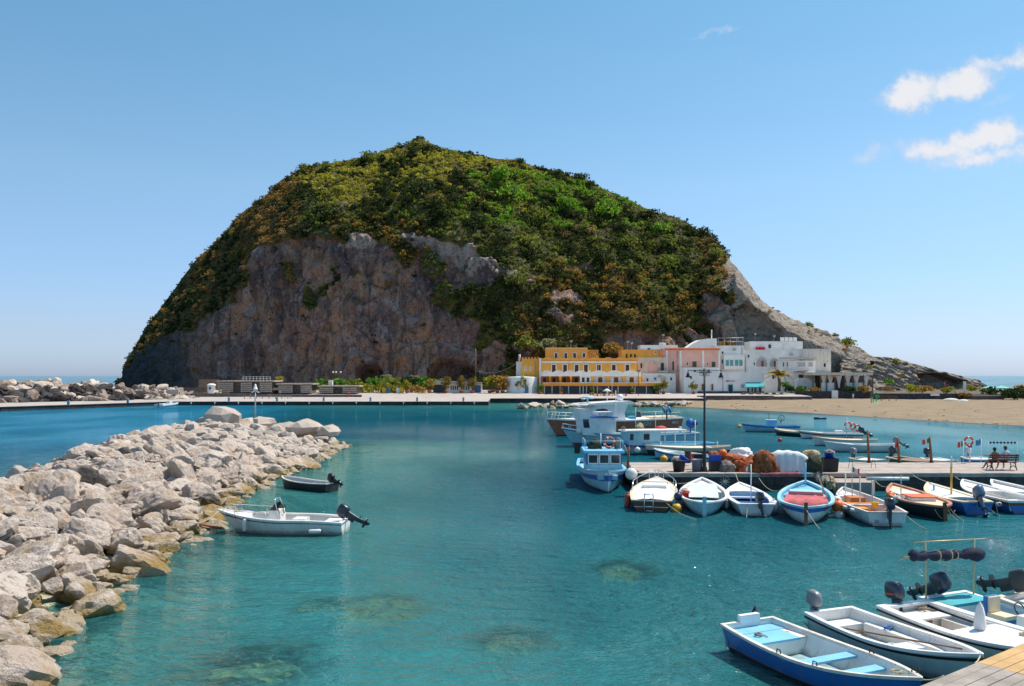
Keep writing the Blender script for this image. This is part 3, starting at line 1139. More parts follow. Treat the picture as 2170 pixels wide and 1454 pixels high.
def tree(name, label, cat, group, px, py, wpx, colname, seed, per=420, squash=.8, lumps=12, leaf=.07, lift=.42):
    p = surf_at(px, py)
    r_ = wpx / F * p.y * .62
    tr = thing(name, label, cat, p, 0, group)
    mb = MB()
    rq = random.Random(seed)
    mb.tube([(0, 0, -.8), (rq.uniform(-.1, .1), 0, r_ * .4), (rq.uniform(-.2, .2), .1, r_ * .8)], [r_ * .11, r_ * .085, r_ * .05], mtrunk, 6)
    for k_ in range(4):
        a = k_ * 1.57 + rq.random()
        mb.tube([(0, 0, r_ * .4), (math.cos(a) * r_ * .4, math.sin(a) * r_ * .4, r_ * .85)], [r_ * .05, r_ * .02], mtrunk, 5)
    mb.build('trunk', tr)
    cc = np.array([[p.x, p.y, p.z + r_ * lift]])
    base = np.array([pal[colname]]) * rq.uniform(.85, 1.15)
    leaf_ob('crown', cc, [r_], base, per, seed, tr, squash=squash, lumps=lumps, leaf=leaf)
    return tr


TREES = [(1085, 430, 60, 'brig', 'bright green rounded tree on the middle of the islet slope, left of the largest one'),
         (1290, 462, 60, 'brig', 'largest bright green tree on the right half of the islet slope'),
         (1402, 500, 44, 'brig', 'bright green tree standing alone at the right shoulder of the islet'),
         (1062, 395, 46, 'brig', 'small bright green tree high on the slope below the skyline'),
         (1200, 440, 44, 'brig', 'bright green tree between the two widest green crowns'),
         (1150, 465, 38, 'mid', 'mid green tree below the bright green trees of the slope')]
for i, (px, py, wd, cn, lab) in enumerate(TREES):
    tree('tree', lab, 'tree', 'trees that stand out on the islet', px, py, wd, cn, 300 + i)
def zone(px, py):
    hz_ = ('on the left flank', 'above the bare cliff', 'below the summit', 'on the middle slope', 'above the hotel', 'at the right shoulder')[sum(px > q for q in (520, 760, 980, 1180, 1380))]
    d_ = py - float(np.interp(px, *zip(*SIL)))
    vz = 'on the skyline' if d_ < 32 else 'high' if py < 450 else 'halfway up' if py < 590 else 'low down'
    return vz + ' ' + hz_


def zoned(items, what):
    """labels by place on the hill, told apart from left to right where several share a zone"""
    zs_ = [zone(q[0], q[1]) for q in items]
    out = []
    for i_, z_ in enumerate(zs_):
        same = sorted([j for j in range(len(items)) if zs_[j] == z_], key=lambda j: items[j][0])
        out.append(what + ' ' + z_ + (', ' + ordl(same.index(i_), len(same)) + ' there' if len(same) > 1 else ''))
    return out


SHR = [(640, 362, 26), (890, 420, 60), (860, 440, 40), (780, 350, 34), (960, 440, 46), (1230, 388, 34), (1262, 418, 38), (1180, 378, 24), (1100, 350, 24), (1120, 530, 56), (1060, 520, 46),
       (1280, 560, 50), (1420, 570, 56), (1490, 508, 32), (1380, 470, 44), (1330, 530, 44), (1240, 620, 40), (1180, 590, 46), (1090, 610, 50), (1000, 640, 60), (1050, 660, 50), (950, 330, 34),
       (1160, 720, 46), (1010, 480, 44), (720, 420, 30), (560, 446, 24), (600, 406, 22), (500, 508, 22), (1340, 600, 44), (1450, 560, 40), (1515, 550, 34), (1250, 404, 24), (1310, 500, 44)]
SHL = zoned(SHR, 'dark green shrub')
for i, (px, py, wd) in enumerate(SHR):
    tree('dark_shrub', SHL[i], 'shrub', 'dark shrubs on the islet', px, py, wd, 'dark' if i % 3 else 'mid', 400 + i, 320, .72)
ORA = [(1185, 560, 26), (1225, 575, 26), (1240, 585, 22), (1110, 690, 26), (1105, 720, 30), (1250, 500, 26), (1330, 680, 30), (1290, 660, 30), (1380, 670, 30), (1420, 690, 30), (1350, 640, 26),
       (1260, 690, 28), (1460, 660, 30), (1440, 640, 26), (1320, 700, 26), (1230, 650, 22), (1480, 690, 26), (830, 520, 30), (860, 545, 26), (560, 490, 26), (450, 590, 24), (1200, 500, 24), (330, 690, 24), (1530, 580, 26)]
ORL = zoned(ORA, 'rust coloured shrub')
for i, (px, py, wd) in enumerate(ORA):
    tree('rusty_shrub', ORL[i], 'shrub', 'rust coloured shrubs on the islet', px, py, wd, 'oran', 500 + i, 140)
for i, (px, py, wd, lab) in enumerate([(1712, 693, 22, 'bush on the skyline of the grey slope, above the white houses'), (1770, 712, 16, 'small lone bush at a knob of the grey slope skyline'),
                                       (1795, 735, 34, 'wide bush at the lower end of the grey slope skyline')]):
    tree('skyline_bush', lab, 'bush', 'bushes on the grey slope', px, py, wd, 'mid', 600 + i, 260, .62, 10, .09, .10)

# summit rock
sm = MB()
p = P(889, 300, 338)
rs2 = np.random.RandomState(77)
sm.add(rock_verts(rs2, ICO2[0], .12) * np.array([2.6, 2.4, 3.4]), ICO2[1].tolist(), mat('summit_rock', (0.2, 0.16, 0.13), .95, bump=1))
tag(sm.build('summit_rock', None, p), 'small brown rock pinnacle on the very top of the islet', 'rock')

# ------------------------------------------------------------------ grey headland on the right
HS = [(1780, 760), (1810, 757), (1850, 756), (1880, 757), (1920, 766), (1950, 776), (1980, 785), (2010, 791), (2040, 798), (2070, 806), (2090, 818), (2100, 830)]
hp = np.linspace(1780, 2100, 150)
hs = np.interp(hp, *zip(*HS))
hv = np.linspace(0, 1, 80)
hYb = np.interp(hp, [1780, 1850, 2000, 2100], [246, 248, 256, 262])
hYr = hYb + np.interp(hp, [1780, 1900, 2100], [20, 18, 8])
hz = Z(hs, hYr)
HY = hYb[:, None] + (hYr - hYb)[:, None] * hv[None, :] ** 1.2
HZ_ = -1 + (hz + 1)[:, None] * hv[None, :]
HY = np.concatenate([HY, hYr[:, None] + np.array([6, 14, 22])[None, :]], 1)
HZ_ = np.concatenate([HZ_, hz[:, None] * np.array([.8, .4, -.3])[None, :]], 1)
HPX = hp[:, None].repeat(HY.shape[1], 1)
hpts = np.stack([X(HPX, HY).ravel(), HY.ravel(), HZ_.ravel()], 1)
hpy = HZ - (hpts[:, 2] - CH) / hpts[:, 1] * F
st = np.sin((hpts[:, 2] * 1.0 + hpts[:, 0] * .42 + 1.2 * fbm(hpts * .15, 3, 12)) * 2.1)
saw = np.mod((hpts[:, 2] * 1.0 + hpts[:, 0] * .40 + 1.6 * fbm(hpts * .15, 3, 12)) * .42, 1.0)
off_ = 1.7 * saw + .9 * fbm(hpts * .3, 4, 13) + .5 * fbm(hpts * .9, 2, 14)
fh = HPX.ravel()
off_ -= np.where(inpoly(fh, hpy, [(1940, 792), (1990, 790), (2045, 806), (2045, 850), (1965, 850)]), 7, 0)
off_ -= np.where(inpoly(fh, hpy, [(1838, 766), (1850, 766), (1852, 774), (1838, 775)]), 4.0, 0)
hpts[:, 1] -= off_
head = np_mesh('headland', hpts, gridfaces(150, HY.shape[1]), mi, True)
fattr(head.data, 'veg', np.zeros(len(hpts)))
fattr(head.data, 'pale', np.zeros(len(hpts)))
fattr(head.data, 'darkrock', np.zeros(len(hpts)))
fattr(head.data, 'tuff', np.ones(len(hpts)))
tag(head, kind='structure')

# ------------------------------------------------------------------ land: village ground, quays, beach
mpave = mat('pale_paving', (0.44, 0.385, 0.35), .9, var=.12, vs=.35, bump=.2, col2=(0.36, 0.31, 0.28), thr=.58)
mquay = mat('dark_quay_wall', (0.045, 0.04, 0.042), .8, var=.4, vs=.6, bump=.5)  # very dark tone for the vertical faces of quays and banks
msand = bpy.data.materials.new('beach_sand')
msand.use_nodes = True
t = NT(msand.node_tree)
pos = t.n('ShaderNodeNewGeometry').outputs['Position']
zz = t.n('ShaderNodeSeparateXYZ', {0: pos}).outputs[2]
n1 = t.noise(pos, .25, 5.0, .6)
n2 = t.noise(pos, 1.6, 5.0, .7)
c = t.mix(t.rng(n1, .38, .62), (0.32, 0.243, 0.162), (0.26, 0.20, 0.137))
c = t.mix(t.rng(n2, .5, .68, 0, .6), c, (0.17, 0.13, 0.09))
c = t.mix(t.rng(t.math('ADD', zz, t.math('MULTIPLY', n1, .06)), .17, .07), c, (0.30, 0.22, 0.155))
c = t.mix(t.rng(zz, .05, .0), c, (0.12, 0.09, 0.06))
bmp = t.n('ShaderNodeBump', {'Height': t.noise(pos, 2.4, 3.0, .6), 'Strength': .8, 'Distance': .12}).outputs[0]
b = t.n('ShaderNodeBsdfPrincipled', {'Base Color': c, 'Roughness': .95, 'Specular IOR Level': .1, 'Normal': bmp})
t.n('ShaderNodeOutputMaterial', {0: b.outputs[0]})
mstone = mat('brown_stone_wall', (0.155, 0.115, 0.105), .95, var=.4, vs=1.4, bump=.6)


def ground_z(Y):
    return float(np.interp(Y, [150, 188, 204, 236, 262], [.85, .85, 1.0, 1.85, 2.3]))


def sheet(name, pts, m_, zoff=0.0):
    mb = MB()
    mb.poly([(x, y, (ground_z(y) if zoff is None else zoff)) for x, y in pts], m_)
    return mb


def land(mb, x0, x1, Y0, Y1):
    """paved ground strip between Y0 and Y1"""
    yq = [Y0] + [q for q in (196, 204, 215, 225, 236, 250, 262, 285) if Y0 < q < Y1] + [Y1]
    mb.grid([[(x, Y, ground_z(Y)) for x in np.linspace(x0, x1, 12)] for Y in yq], mpave)


gl = MB()
XQ = X(1035, 189)
land(gl, -115, XQ, 189, 290)
land(gl, XQ, 47, 207, 290)
land(gl, 47, 76, 216, 290)

gl.box(47, 76, 216.02, 216.5, -1, ground_z(216) - .004, mat('brown_stone_wall', (0.155, 0.115, 0.105), .95))
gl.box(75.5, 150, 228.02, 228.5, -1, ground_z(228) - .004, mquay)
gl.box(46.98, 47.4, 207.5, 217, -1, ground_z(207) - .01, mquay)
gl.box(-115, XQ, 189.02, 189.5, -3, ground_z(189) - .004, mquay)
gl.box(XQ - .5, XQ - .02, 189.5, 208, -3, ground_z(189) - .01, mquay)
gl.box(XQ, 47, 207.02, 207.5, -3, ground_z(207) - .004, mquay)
tag(gl.build('village_square'), kind='structure')
gl = MB()
gl.grid([[(x, Y, ground_z(Y)) for x in np.linspace(76, 150, 12)] for Y in (228, 236, 250, 262, 290)], mat('garden_soil', (0.13, 0.10, 0.07), .95, var=.4, vs=.8, bump=.5))
tag(gl.build('garden_ground'), kind='structure')
gl = MB()
lq = [(-130, 150), (X(0, 157), 157), (X(333, 186), 186), (X(372, 189), 188.9), (X(372, 210), 210), (X(340, 202), 202), (X(0, 179), 179), (-130, 172)]
gl.slab(lq, .80, .88, mpave)
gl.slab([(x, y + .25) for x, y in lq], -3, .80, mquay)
tag(gl.build('quay'), kind='structure')

# beach
bx = np.linspace(30, 190, 60)
rows = []
for k_ in range(26):
    f_ = k_ / 25
    row = []
    for x in bx:
        s0 = float(shore_Y(np.array([x]))[0])
        Y = s0 - 8 + (262 - s0 + 8) * f_
        row.append((x, Y, min(max((Y - s0) * .03, -.4), .5) + .06 * math.sin(x * .7 + Y * .35) * min(1, max(0, (Y - s0) / 10))))
    rows.append(row)
bb = MB()
bb.grid(rows, msand, True)
beach = bb.build('beach')
tag(beach, kind='structure')
pb = []
for i in range(420):
    x = rr.uniform(34, 120)
    s0 = float(shore_Y(np.array([x]))[0])
    Y = s0 + (rr.uniform(1.5, 3.5) if i % 2 else rr.uniform(2, 60))
    pb.append((x, Y, min((Y - s0) * .03, .5), rr.uniform(.04, .16)))
vs0, fs0 = ico(1)
rs = np.random.RandomState(9)
Vp = np.concatenate([vs0 * s_ * np.array([1.6, 1.2, .5]) * rs.uniform(.7, 1.3, 3) + np.array([x, y, z]) for x, y, z, s_ in pb])
peb = np_mesh('beach_wrack', Vp, np.concatenate([fs0 + i * len(vs0) for i in range(len(pb))]), mat('wrack', (0.10, 0.075, 0.05), .95, var=.7, vs=.7))
tag(peb, 'dark weed and pebbles strewn along the beach', 'beach litter', kind='stuff')

# ------------------------------------------------------------------ village
white = mat('white_plaster', (0.88, 0.845, 0.79), .9, var=.07, vs=.6, bump=.15, col2=(0.62, 0.60, 0.58), thr=.6)
cream = mat('cream_plaster', (0.70, 0.60, 0.48), .9, var=.1, vs=.6, bump=.15, col2=(0.58, 0.48, 0.37), thr=.58)
yellow = mat('yellow_plaster', (0.92, 0.42, 0.075), .9, var=.09, vs=.5, bump=.12, col2=(0.80, 0.37, 0.07), thr=.6)
orange = mat('orange_plaster', (0.92, 0.34, 0.05), .9, var=.1, vs=.6, bump=.12)
pink = mat('pink_plaster', (0.82, 0.46, 0.37), .9, var=.08, vs=.5, bump=.12, col2=(0.64, 0.36, 0.31), thr=.6)
glass = mat('dark_glass', (0.02, 0.03, 0.04), .12, var=.3, spec=.6)
tealglass = mat('teal_glass', (0.10, 0.36, 0.36), .15, var=.25, spec=.6)
shut = mat('dark_brown_shutter', (0.09, 0.035, 0.025), .7, var=.3)
brown = mat('brown_door', (0.22, 0.075, 0.03), .7, var=.25)
greenp = mat('green_shutter', (0.03, 0.10, 0.06), .6, var=.2)
bluep = mat('blue_door', (0.05, 0.16, 0.36), .6, var=.15)
tealp = mat('teal_canvas', (0.06, 0.42, 0.46), .85, var=.1)
terra = mat('terracotta', (0.50, 0.16, 0.07), .85, var=.2, vs=3)
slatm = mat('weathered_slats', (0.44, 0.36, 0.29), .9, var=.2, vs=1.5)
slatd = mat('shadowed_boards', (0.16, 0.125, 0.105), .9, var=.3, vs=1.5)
iron = mat('dark_iron', (0.03, 0.032, 0.035), .5, var=.2)
galv = mat('galvanised_steel', (0.45, 0.46, 0.46), .45, metal=.6, var=.1)
wood = mat('weathered_wood', (0.20, 0.12, 0.07), .85, var=.3, vs=3, bump=.3)
roofm = mat('concrete_roof', (0.55, 0.50, 0.44), .9, var=.15, vs=.8)
canvas = mat('cream_canvas', (0.72, 0.64, 0.52), .9, var=.1)


def gz(Y):
    return ground_z(Y)


def house(name, label, x0, x1, top, Y, dep, m_, base=None, cat='house'):
    """building body from its front face in the photograph: columns x0..x1, roof line row, distance of the front"""
    b0 = gz(Y) - .4 if base is None else Z(base, Y)
    t_ = thing(name, label, cat, (X((x0 + x1) / 2, Y), Y + dep / 2, b0))
    mb = MB().box(X(x0, Y), X(x1, Y), Y, Y + dep, b0, Z(top, Y), m_)
    mb.build('wall', t_, rel=True)
    mb = MB()
    a, b, zt_ = X(x0, Y), X(x1, Y), Z(top, Y)
    mb.box(a + .25, b - .25, Y + .3, Y + dep - .3, zt_ - .02, zt_ + .05, roofm)
    for q in ((a - .03, b + .03, Y - .03, Y + .24), (a - .03, b + .03, Y + dep - .24, Y + dep + .03), (a - .03, a + .22, Y + .24, Y + dep - .24), (b - .22, b + .03, Y + .24, Y + dep - .24)):
        mb.box(*q, zt_ + .004, zt_ + .22, m_)
    mb.build('roof', t_, rel=True)
    return t_


def window(par, x0, x1, y0, y1, Y, pane=None, frame=None, fw=.16, name='window', sub='pane', arch=False):
    frame, pane = frame or white, pane or glass
    a, b, z0, z1 = X(x0, Y), X(x1, Y), Z(y1, Y), Z(y0, Y)
    mb = MB()
    mb.box(a - fw, a, Y - .12, Y + .05, z0 - fw, z1 + fw, frame)
    mb.box(b, b + fw, Y - .12, Y + .05, z0 - fw, z1 + fw, frame)
    mb.box(a, b, Y - .12, Y + .05, z1, z1 + fw, frame)
    mb.box(a - .06, b + .06, Y - .17, Y + .05, z0 - fw, z0, frame)
    o = mb.build(name, par, rel=True)
    mp = MB().box(a, b, Y - .02, Y + .05, z0, z1, pane)
    if (b - a) > .6:
        mp.box((a + b) / 2 - .03, (a + b) / 2 + .03, Y - .05, Y - .02, z0, z1, pane)
    mp.build(sub, o, rel=True)
    return o


def door(par, x0, x1, y0, y1, Y, m_, frame=None, fw=.14):
    return window(par, x0, x1, y0, y1, Y, m_, frame or white, fw, 'door', 'leaf')


def arch_pts(cx, hw_, z0, zs, n=8):
    """outline of an arched opening, x-z"""
    p = [(cx - hw_, z0)]
    p += [(cx + hw_, z0)]
    for i in range(n + 1):
        a = math.pi * i / n
        p.append((cx + hw_ * math.cos(a), zs + hw_ * math.sin(a)))
    return p


def scallop(par, x0, x1, base, lo_row, hi_row, period, Y, th, m_, name='parapet', flip=False):
    n = int((x1 - x0) / 1.6)
    xs, lo, hi = [], [], []
    for i in range(n + 1):
        px = x0 + (x1 - x0) * i / n
        k = abs(math.sin(math.pi * (px - x0) / period))
        k = 1 - k ** .8 if flip else k ** 1.2
        row = lo_row + (hi_row - lo_row) * k
        xs.append(X(px, Y))
        lo.append(Z(base, Y))
        hi.append(Z(row, Y))
    return MB().band(xs, lo, hi, Y, Y + th, m_).build(name, par, rel=True)


# ---- the yellow hotel
H = house('hotel', 'four storey yellow hotel with white scalloped balcony and orange arches at the harbour', 1143, 1350, 761, 236, 12, yellow, cat='hotel')
scallop(H, 1147, 1350, 763, 761.5, 757, 25.8, 235.8, .3, yellow)
mb = MB()
mb.box(X(1147, 236), X(1350, 236), 235.85, 236, Z(769, 236), Z(765.5, 236), white)
mb.box(X(1142.6, 236), X(1146.6, 236), 235.8, 236, gz(236), Z(759, 236), white)
mb.build('string_course', H, rel=True)
top = MB().box(X(1158, 238), X(1245, 238), 238, 247.4, Z(762, 238), Z(738, 238), yellow)
top.box(X(1245, 239), X(1268, 239), 239, 247.4, Z(762, 239), Z(741.5, 239), yellow)
top.box(X(1157.4, 238), X(1245.6, 238), 237.9, 247.5, Z(738, 238) + .004, Z(737, 238), white)
to = top.build('top_storey', H, rel=True)
for c0 in (1178.5, 1199, 1217.5, 1237.5):
    window(H, c0 - 3, c0 + 3, 748.5, 761, 238, glass)
text_part('HOTEL', 1.25, brown, H, Vector((X(1257, 239), 238.95, Z(747, 239))) - H.location, (R(90), 0, 0), .02)
text_part('CONTE', 1.25, brown, H, Vector((X(1257, 239), 238.95, Z(754.5, 239))) - H.location, (R(90), 0, 0), .02)
for c0 in (1173.5, 1197.5, 1222, 1241.5, 1269, 1300.5, 1329.5):
    window(H, c0 - 4, c0 + 4, 773, 788.5, 236, shut, white, .22)
scallop(H, 1147, 1252, 797, 785, 790, 24, 233.2, .35, white, 'balcony', True)
scallop(H, 1252, 1359, 797, 785, 790, 34, 233.1, .35, white, 'balcony', True)
MB().box(X(1147, 233.3), X(1359, 233.3), 233.3, 236, Z(797.4, 233.3), Z(796.2, 233.3), white).build('balcony_floor', H, rel=True)


def arcade(par, x0, x1, centres, hw_px, m_, Y, spring, topr, basr):
    xs, lo, hi = [], [], []
    hw_ = hw_px / F * Y
    px = x0
    while px <= x1 + .01:
        x = X(px, Y)
        z = Z(basr, Y)
        for c_ in centres:
            d_ = abs(x - X(c_, Y))
            if d_ < hw_:
                z = Z(spring, Y) + math.sqrt(hw_ ** 2 - d_ ** 2) * .62
        xs.append(x)
        lo.append(min(z, Z(topr, Y)))
        hi.append(Z(topr, Y))
        px += 1.0
    return MB().band(xs, lo, hi, Y, Y + .4, m_).build('arcade', par, rel=True)


arcade(H, 1147, 1229, (1155, 1176, 1199, 1221), 9.2, orange, 233.45, 801, 797, 811.5)
arcade(H, 1252, 1359, (1272, 1305.5, 1338.5), 14, yellow, 233.45, 803, 797, 811.5)
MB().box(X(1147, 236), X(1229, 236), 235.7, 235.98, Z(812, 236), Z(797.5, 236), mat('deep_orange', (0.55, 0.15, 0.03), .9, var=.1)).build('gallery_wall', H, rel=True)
MB().box(X(1229, 233.4), X(1252, 233.4), 233.4, 235.98, Z(812, 233.4), Z(797, 233.4), white).build('porch', H, rel=True)
for c0 in (1236, 1246):
    window(H, c0 - 3, c0 + 3, 800, 810, 233.4, glass)
for c0 in (1154, 1174, 1196, 1221):
    door(H, c0 - 4, c0 + 4, 800, 811, 235.7, shut, orange)
for c0 in (1272, 1305.5, 1338.5):
    MB().box(X(c0 - 15, 234.2), X(c0 + 15, 234.2), 234.2, 234.4, Z(812, 234.2), Z(797, 234.2), white).build('arch_infill', H, rel=True)
    door(H, c0 - 4.5, c0 + 4.5, 799.5, 811, 234.2, brown, white, .1)
mb = MB()
mb.front([(X(1150, 231), Z(811, 233)), (X(1406, 231), Z(811, 233)), (X(1406, 231), Z(812.6, 233)), (X(1150, 231), Z(812.6, 233))], 229.4, 233.4, canvas)
mb.box(X(1150, 229.4), X(1406, 229.4), 229.15, 229.4, Z(818, 229.4), Z(811.8, 229.4), orange)
mb.build('awning', H, rel=True)
mb = MB()
mb.box(X(1154, 230.5), X(1400, 230.5), 230.5, 230.6, gz(230), Z(817, 230.5), glass)
mb.build('veranda_glazing', H, rel=True)
for px in (1154, 1170, 1187, 1205, 1229, 1236, 1243, 1258, 1266, 1290, 1310, 1340, 1346, 1370, 1398):
    MB().box(X(px - .8, 230), X(px + .8, 230), 230.2, 230.45, gz(230) - .1, Z(817, 230), white).build('post', H, rel=True)

T = house('tower_house', 'narrow yellow crenellated tower adjoining the hotel on its left', 1106, 1143, 762, 237, 9, yellow)
mb = MB()
for i in range(6):
    a = 1106 + i * 6.6
    mb.box(X(a, 237), X(a + 3.4, 237), 236.95, 237.5, Z(762, 237) + .2, Z(757.5, 237), yellow)
    mb.box(X(a, 237) - .04, X(a + 3.4, 237) + .04, 236.9, 237.55, Z(757.5, 237), Z(756.6, 237), terra)
mb.build('battlement', T, rel=True)
for c0 in (1113.5, 1124):
    mb = MB().front(arch_pts(X(c0, 237), .34, Z(785, 237), Z(779, 237)), 236.9, 237.0, white)
    wo = mb.build('window', T, rel=True)
    MB().front(arch_pts(X(c0, 237), .2, Z(784, 237), Z(779, 237)), 236.86, 236.9, galv).build('pane', wo, rel=True)
T2 = house('annexe', 'thin white building with chimney behind the yellow tower', 1094, 1107, 768, 239, 6, white)
MB().tube([P(1101, 768, 240), P(1101, 751, 240)], .35, cream, 6).build('chimney', T2, rel=True)
RH = thing('round_house', 'low white round house with small blue arched door below the yellow tower', 'house', (X(1106, 236), 236, gz(232) - .3))
rw = 33 / F * 236
MB().lathe([(rw * 1.02, 0), (rw, .2), (rw * .99, Z(800, 232) - gz(232) + .3), (rw * .96, Z(800, 232) - gz(232) + .45), (.01, Z(798, 232) - gz(232) + .35)], white, n=28, sy=.75).build('wall', RH)
dx = X(1116.5, 232.2)
do = MB().front(arch_pts(dx, .45, gz(232), gz(232) + 1.5), 232.35, 232.95, bluep).build('door', RH, rel=True)

# ---- houses right of the hotel
A1 = house('house', 'orange rooftop house with three small arched windows, right of the hotel parapet', 1318, 1399, 743, 246, 8, yellow, base=775)
for c0 in (1328, 1337, 1345.5):
    MB().front(arch_pts(X(c0, 246), .28, Z(758, 246), Z(752, 246)), 245.92, 246.02, shut).build('window', A1, rel=True)
window(A1, 1388, 1391.5, 744.5, 748.5, 246, glass)
MB().box(X(1316, 246), X(1400, 246), 245.7, 254.2, Z(743, 246) + .225, Z(741, 246), roofm).build('cornice', A1, rel=True)
A2 = house('house', 'cream and pink house with arched niche and small balcony between hotel and pink house', 1351, 1413, 759, 240, 7, cream)
MB().front(arch_pts(X(1384.5, 240), 1.35, Z(790, 240), Z(775, 240)), 239.88, 240.02, pink).build('niche', A2, rel=True)
window(A2, 1386, 1388, 768, 772, 239.88, glass, white, .08)
door(A2, 1357, 1361, 770, 780, 240, shut, cream)
door(A2, 1400, 1407, 769, 785, 240, shut, cream)
mb = MB().box(X(1395, 239), X(1413, 239), 238.8, 240, Z(788, 239), Z(786.5, 239), cream)
for i in range(10):
    x = X(1395.5 + i * 1.9, 238.9)
    mb.box(x - .02, x + .02, 238.86, 238.9, Z(786.5, 239), Z(780, 239), iron)
mb.box(X(1395, 239), X(1413, 239), 238.85, 238.91, Z(780.3, 239), Z(779.8, 239), iron)
mb.build('balcony', A2, rel=True)
A2b = house('house', 'small white front house with arched door below the cream balcony', 1362, 1432, 793, 236.5, 3.4, white)
MB().front(arch_pts(X(1406, 236.5), .75, Z(813, 236.5), Z(802, 236.5)), 236.35, 236.52, cream).build('door_surround', A2b, rel=True)
door(A2b, 1403, 1409, 801, 813, 236.34, galv, cream, .06)
window(A2b, 1386, 1391, 800, 805, 236.5, bluep)
A3 = house('house', 'white rooftop house with square chimney above the orange rooftop', 1358, 1436, 733, 250, 6, white, base=760)
MB().box(X(1399, 250), X(1412, 250), 250.4, 252, Z(734, 250), Z(726, 250), white).build('chimney', A3, rel=True)
for a, b in ((1401, 1404), (1409, 1417)):
    window(A3, a, b, 740, 748, 250, shut)
PH = house('house', 'pink house with white pilasters and green shutters', 1412, 1525, 742, 241, 8, pink)
for c0 in (1413, 1442, 1490, 1524):
    MB().box(X(c0 - 2, 241), X(c0 + 2, 241), 240.85, 241, Z(790, 241), Z(743, 241), white).build('pilaster', PH, rel=True)
for i in range(46):
    a = 1411 + i * 2.5
    MB().tube([(X(a, 240.6), 240.5, Z(741.4, 240.6) + .12), (X(a, 240.6), 242.4, Z(741.4, 240.6) + .55)], .15, terra, 5).build('tile', PH, rel=True)
for a, b, t_, b_ in ((1424.5, 1428.5, 766, 785), (1467, 1476, 766, 778), (1508, 1516, 767, 778)):
    door(PH, a, b, t_, b_, 241, greenp, pink, .1)
DH = thing('stair_house', 'white building with sweeping curved stair parapet above the pink house', 'house', (X(1490, 250), 251, Z(750, 250)))
MB().front([(X(a, 250), Z(b, 250)) for a, b in ((1436, 752), (1519, 752), (1519, 717), (1500, 717.5), (1484, 720), (1470, 727), (1456, 737), (1436, 741))], 250, 256, white).build('wall', DH, rel=True)
MB().tube([P(1508, 718, 252), P(1508, 699, 252)], .16, white, 6).build('pole', DH, rel=True)
RL = thing('roof_pergola', 'thin bare metal roof pergola behind the curved stair parapet', 'pergola', P(1545, 733, 250))
mb = MB()
for px in (1522, 1535, 1548, 1561, 1574):
    mb.tube([P(px, 736, 249), P(px, 716, 249)], .06, galv, 4)
mb.tube([P(1520, 716.5, 249), P(1576, 715.5, 249)], .06, galv, 4)
mb.tube([P(1520, 724, 249), P(1576, 724, 249)], .04, galv, 4)
mb.build('frame', RL, rel=True)
TB = house('house', 'white house with a band of teal windows, right of the pink house', 1526, 1577, 734, 242, 8, white)
MB().box(X(1535, 240.4), X(1576, 240.4), 240.4, 242, Z(783, 240.4), Z(751.5, 240.4), white).build('bay', TB, rel=True)
for a in (1537.5, 1546.7, 1557.2, 1566.2):
    window(TB, a, a + 7.2, 763, 775.5, 240.4, tealglass, white, .08)
MW = house('house', 'big white house with two arched loggias and a flat terrace', 1577, 1701, 743, 243, 9, white)
for c0, h_ in ((1614, 11.5), (1641, 10)):
    hw_ = h_ / F * 243
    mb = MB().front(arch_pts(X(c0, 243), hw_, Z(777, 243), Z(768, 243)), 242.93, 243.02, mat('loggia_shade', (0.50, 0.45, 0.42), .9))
    lg = mb.build('loggia', MW, rel=True)
    MB().torus((X(c0, 243), 242.95, Z(768, 243)), hw_, .16, white, 'y', 16, 6, (0, math.pi)).build('arch', lg, rel=True)
    MB().box(X(c0 - 1, 243) , X(c0 + 4, 243), 242.86, 242.93, Z(777, 243), Z(765, 243), brown).build('leaf', lg, rel=True)
MW2 = house('house', 'white upper block with red flowerpots on its terrace, top of the village', 1591, 1701, 725, 248, 7, white, base=748)
door(MW2, 1659, 1661, 729, 744, 248, white, white, .06)
for i, c0 in enumerate((1605, 1612, 1618)):
    tag(MB().lathe([(.3, 0), (.42, .55), (.5, .6)], mat('red_pot', (.55, .03, .03), .6), P(c0, 741, 247.6)).ball(P(c0, 738.5, 247.6), .5, mat('red_flowers', (.6, .03, .05), .9, var=.5, vs=8)).build('flowerpot'),
        ordl(i, 3) + ' red flowerpot on the high white terrace', 'pot', 'red flowerpots on the terrace')
SPN = thing('solar_panel', 'tilted solar panel rack on the highest white roof', 'solar panel', P(1670, 724, 250))
mb = MB()
for i in range(4):
    a = 1654 + i * 9
    mb.add([P(a, 723, 249.5), P(a + 8, 723, 249.5), P(a + 7.4, 715, 251.4), P(a - .6, 715, 251.4)], [(0, 1, 2, 3)], mat('panel_cells', (.16, .2, .25), .6, var=.2))
mb.build('panel', SPN, rel=True)
mb = MB()
for a in (1654, 1688):
    mb.tube([P(a, 724.5, 251), P(a - .5, 715, 251.4)], .08, galv, 4)
mb.build('frame', SPN, rel=True)
RC = house('house', 'cream white house with blank panels and canopy at the right end of the village', 1702, 1761, 741, 241, 8, mat('offwhite_plaster', (.70, .66, .60), .9, var=.1, vs=.6, col2=(.52, .46, .38), thr=.56))
RC2 = house('house', 'low white house with long dark canopy below the arched house', 1650, 1728, 766, 240, 2.6, white)
MB().box(X(1652, 239), X(1728, 239), 238.6, 240, Z(760.5, 239), Z(757.5, 239), roofm).build('canopy', RC2, rel=True)
for a, b in ((1659, 1661.5), (1667, 1669.5), (1690, 1706), (1713, 1722)):
    window(RC2, a, b, 768, 777, 240, glass if b - a < 4 else galv, white, .08)
for i in range(7):
    a = 1706 + i * 8
    MB().box(X(a, 241), X(a + 6, 241), 240.9, 241, Z(764, 241), Z(744, 241), mat('pale_panel', (.74, .68, .58), .9, var=.1)).build('panel', RC, rel=True)
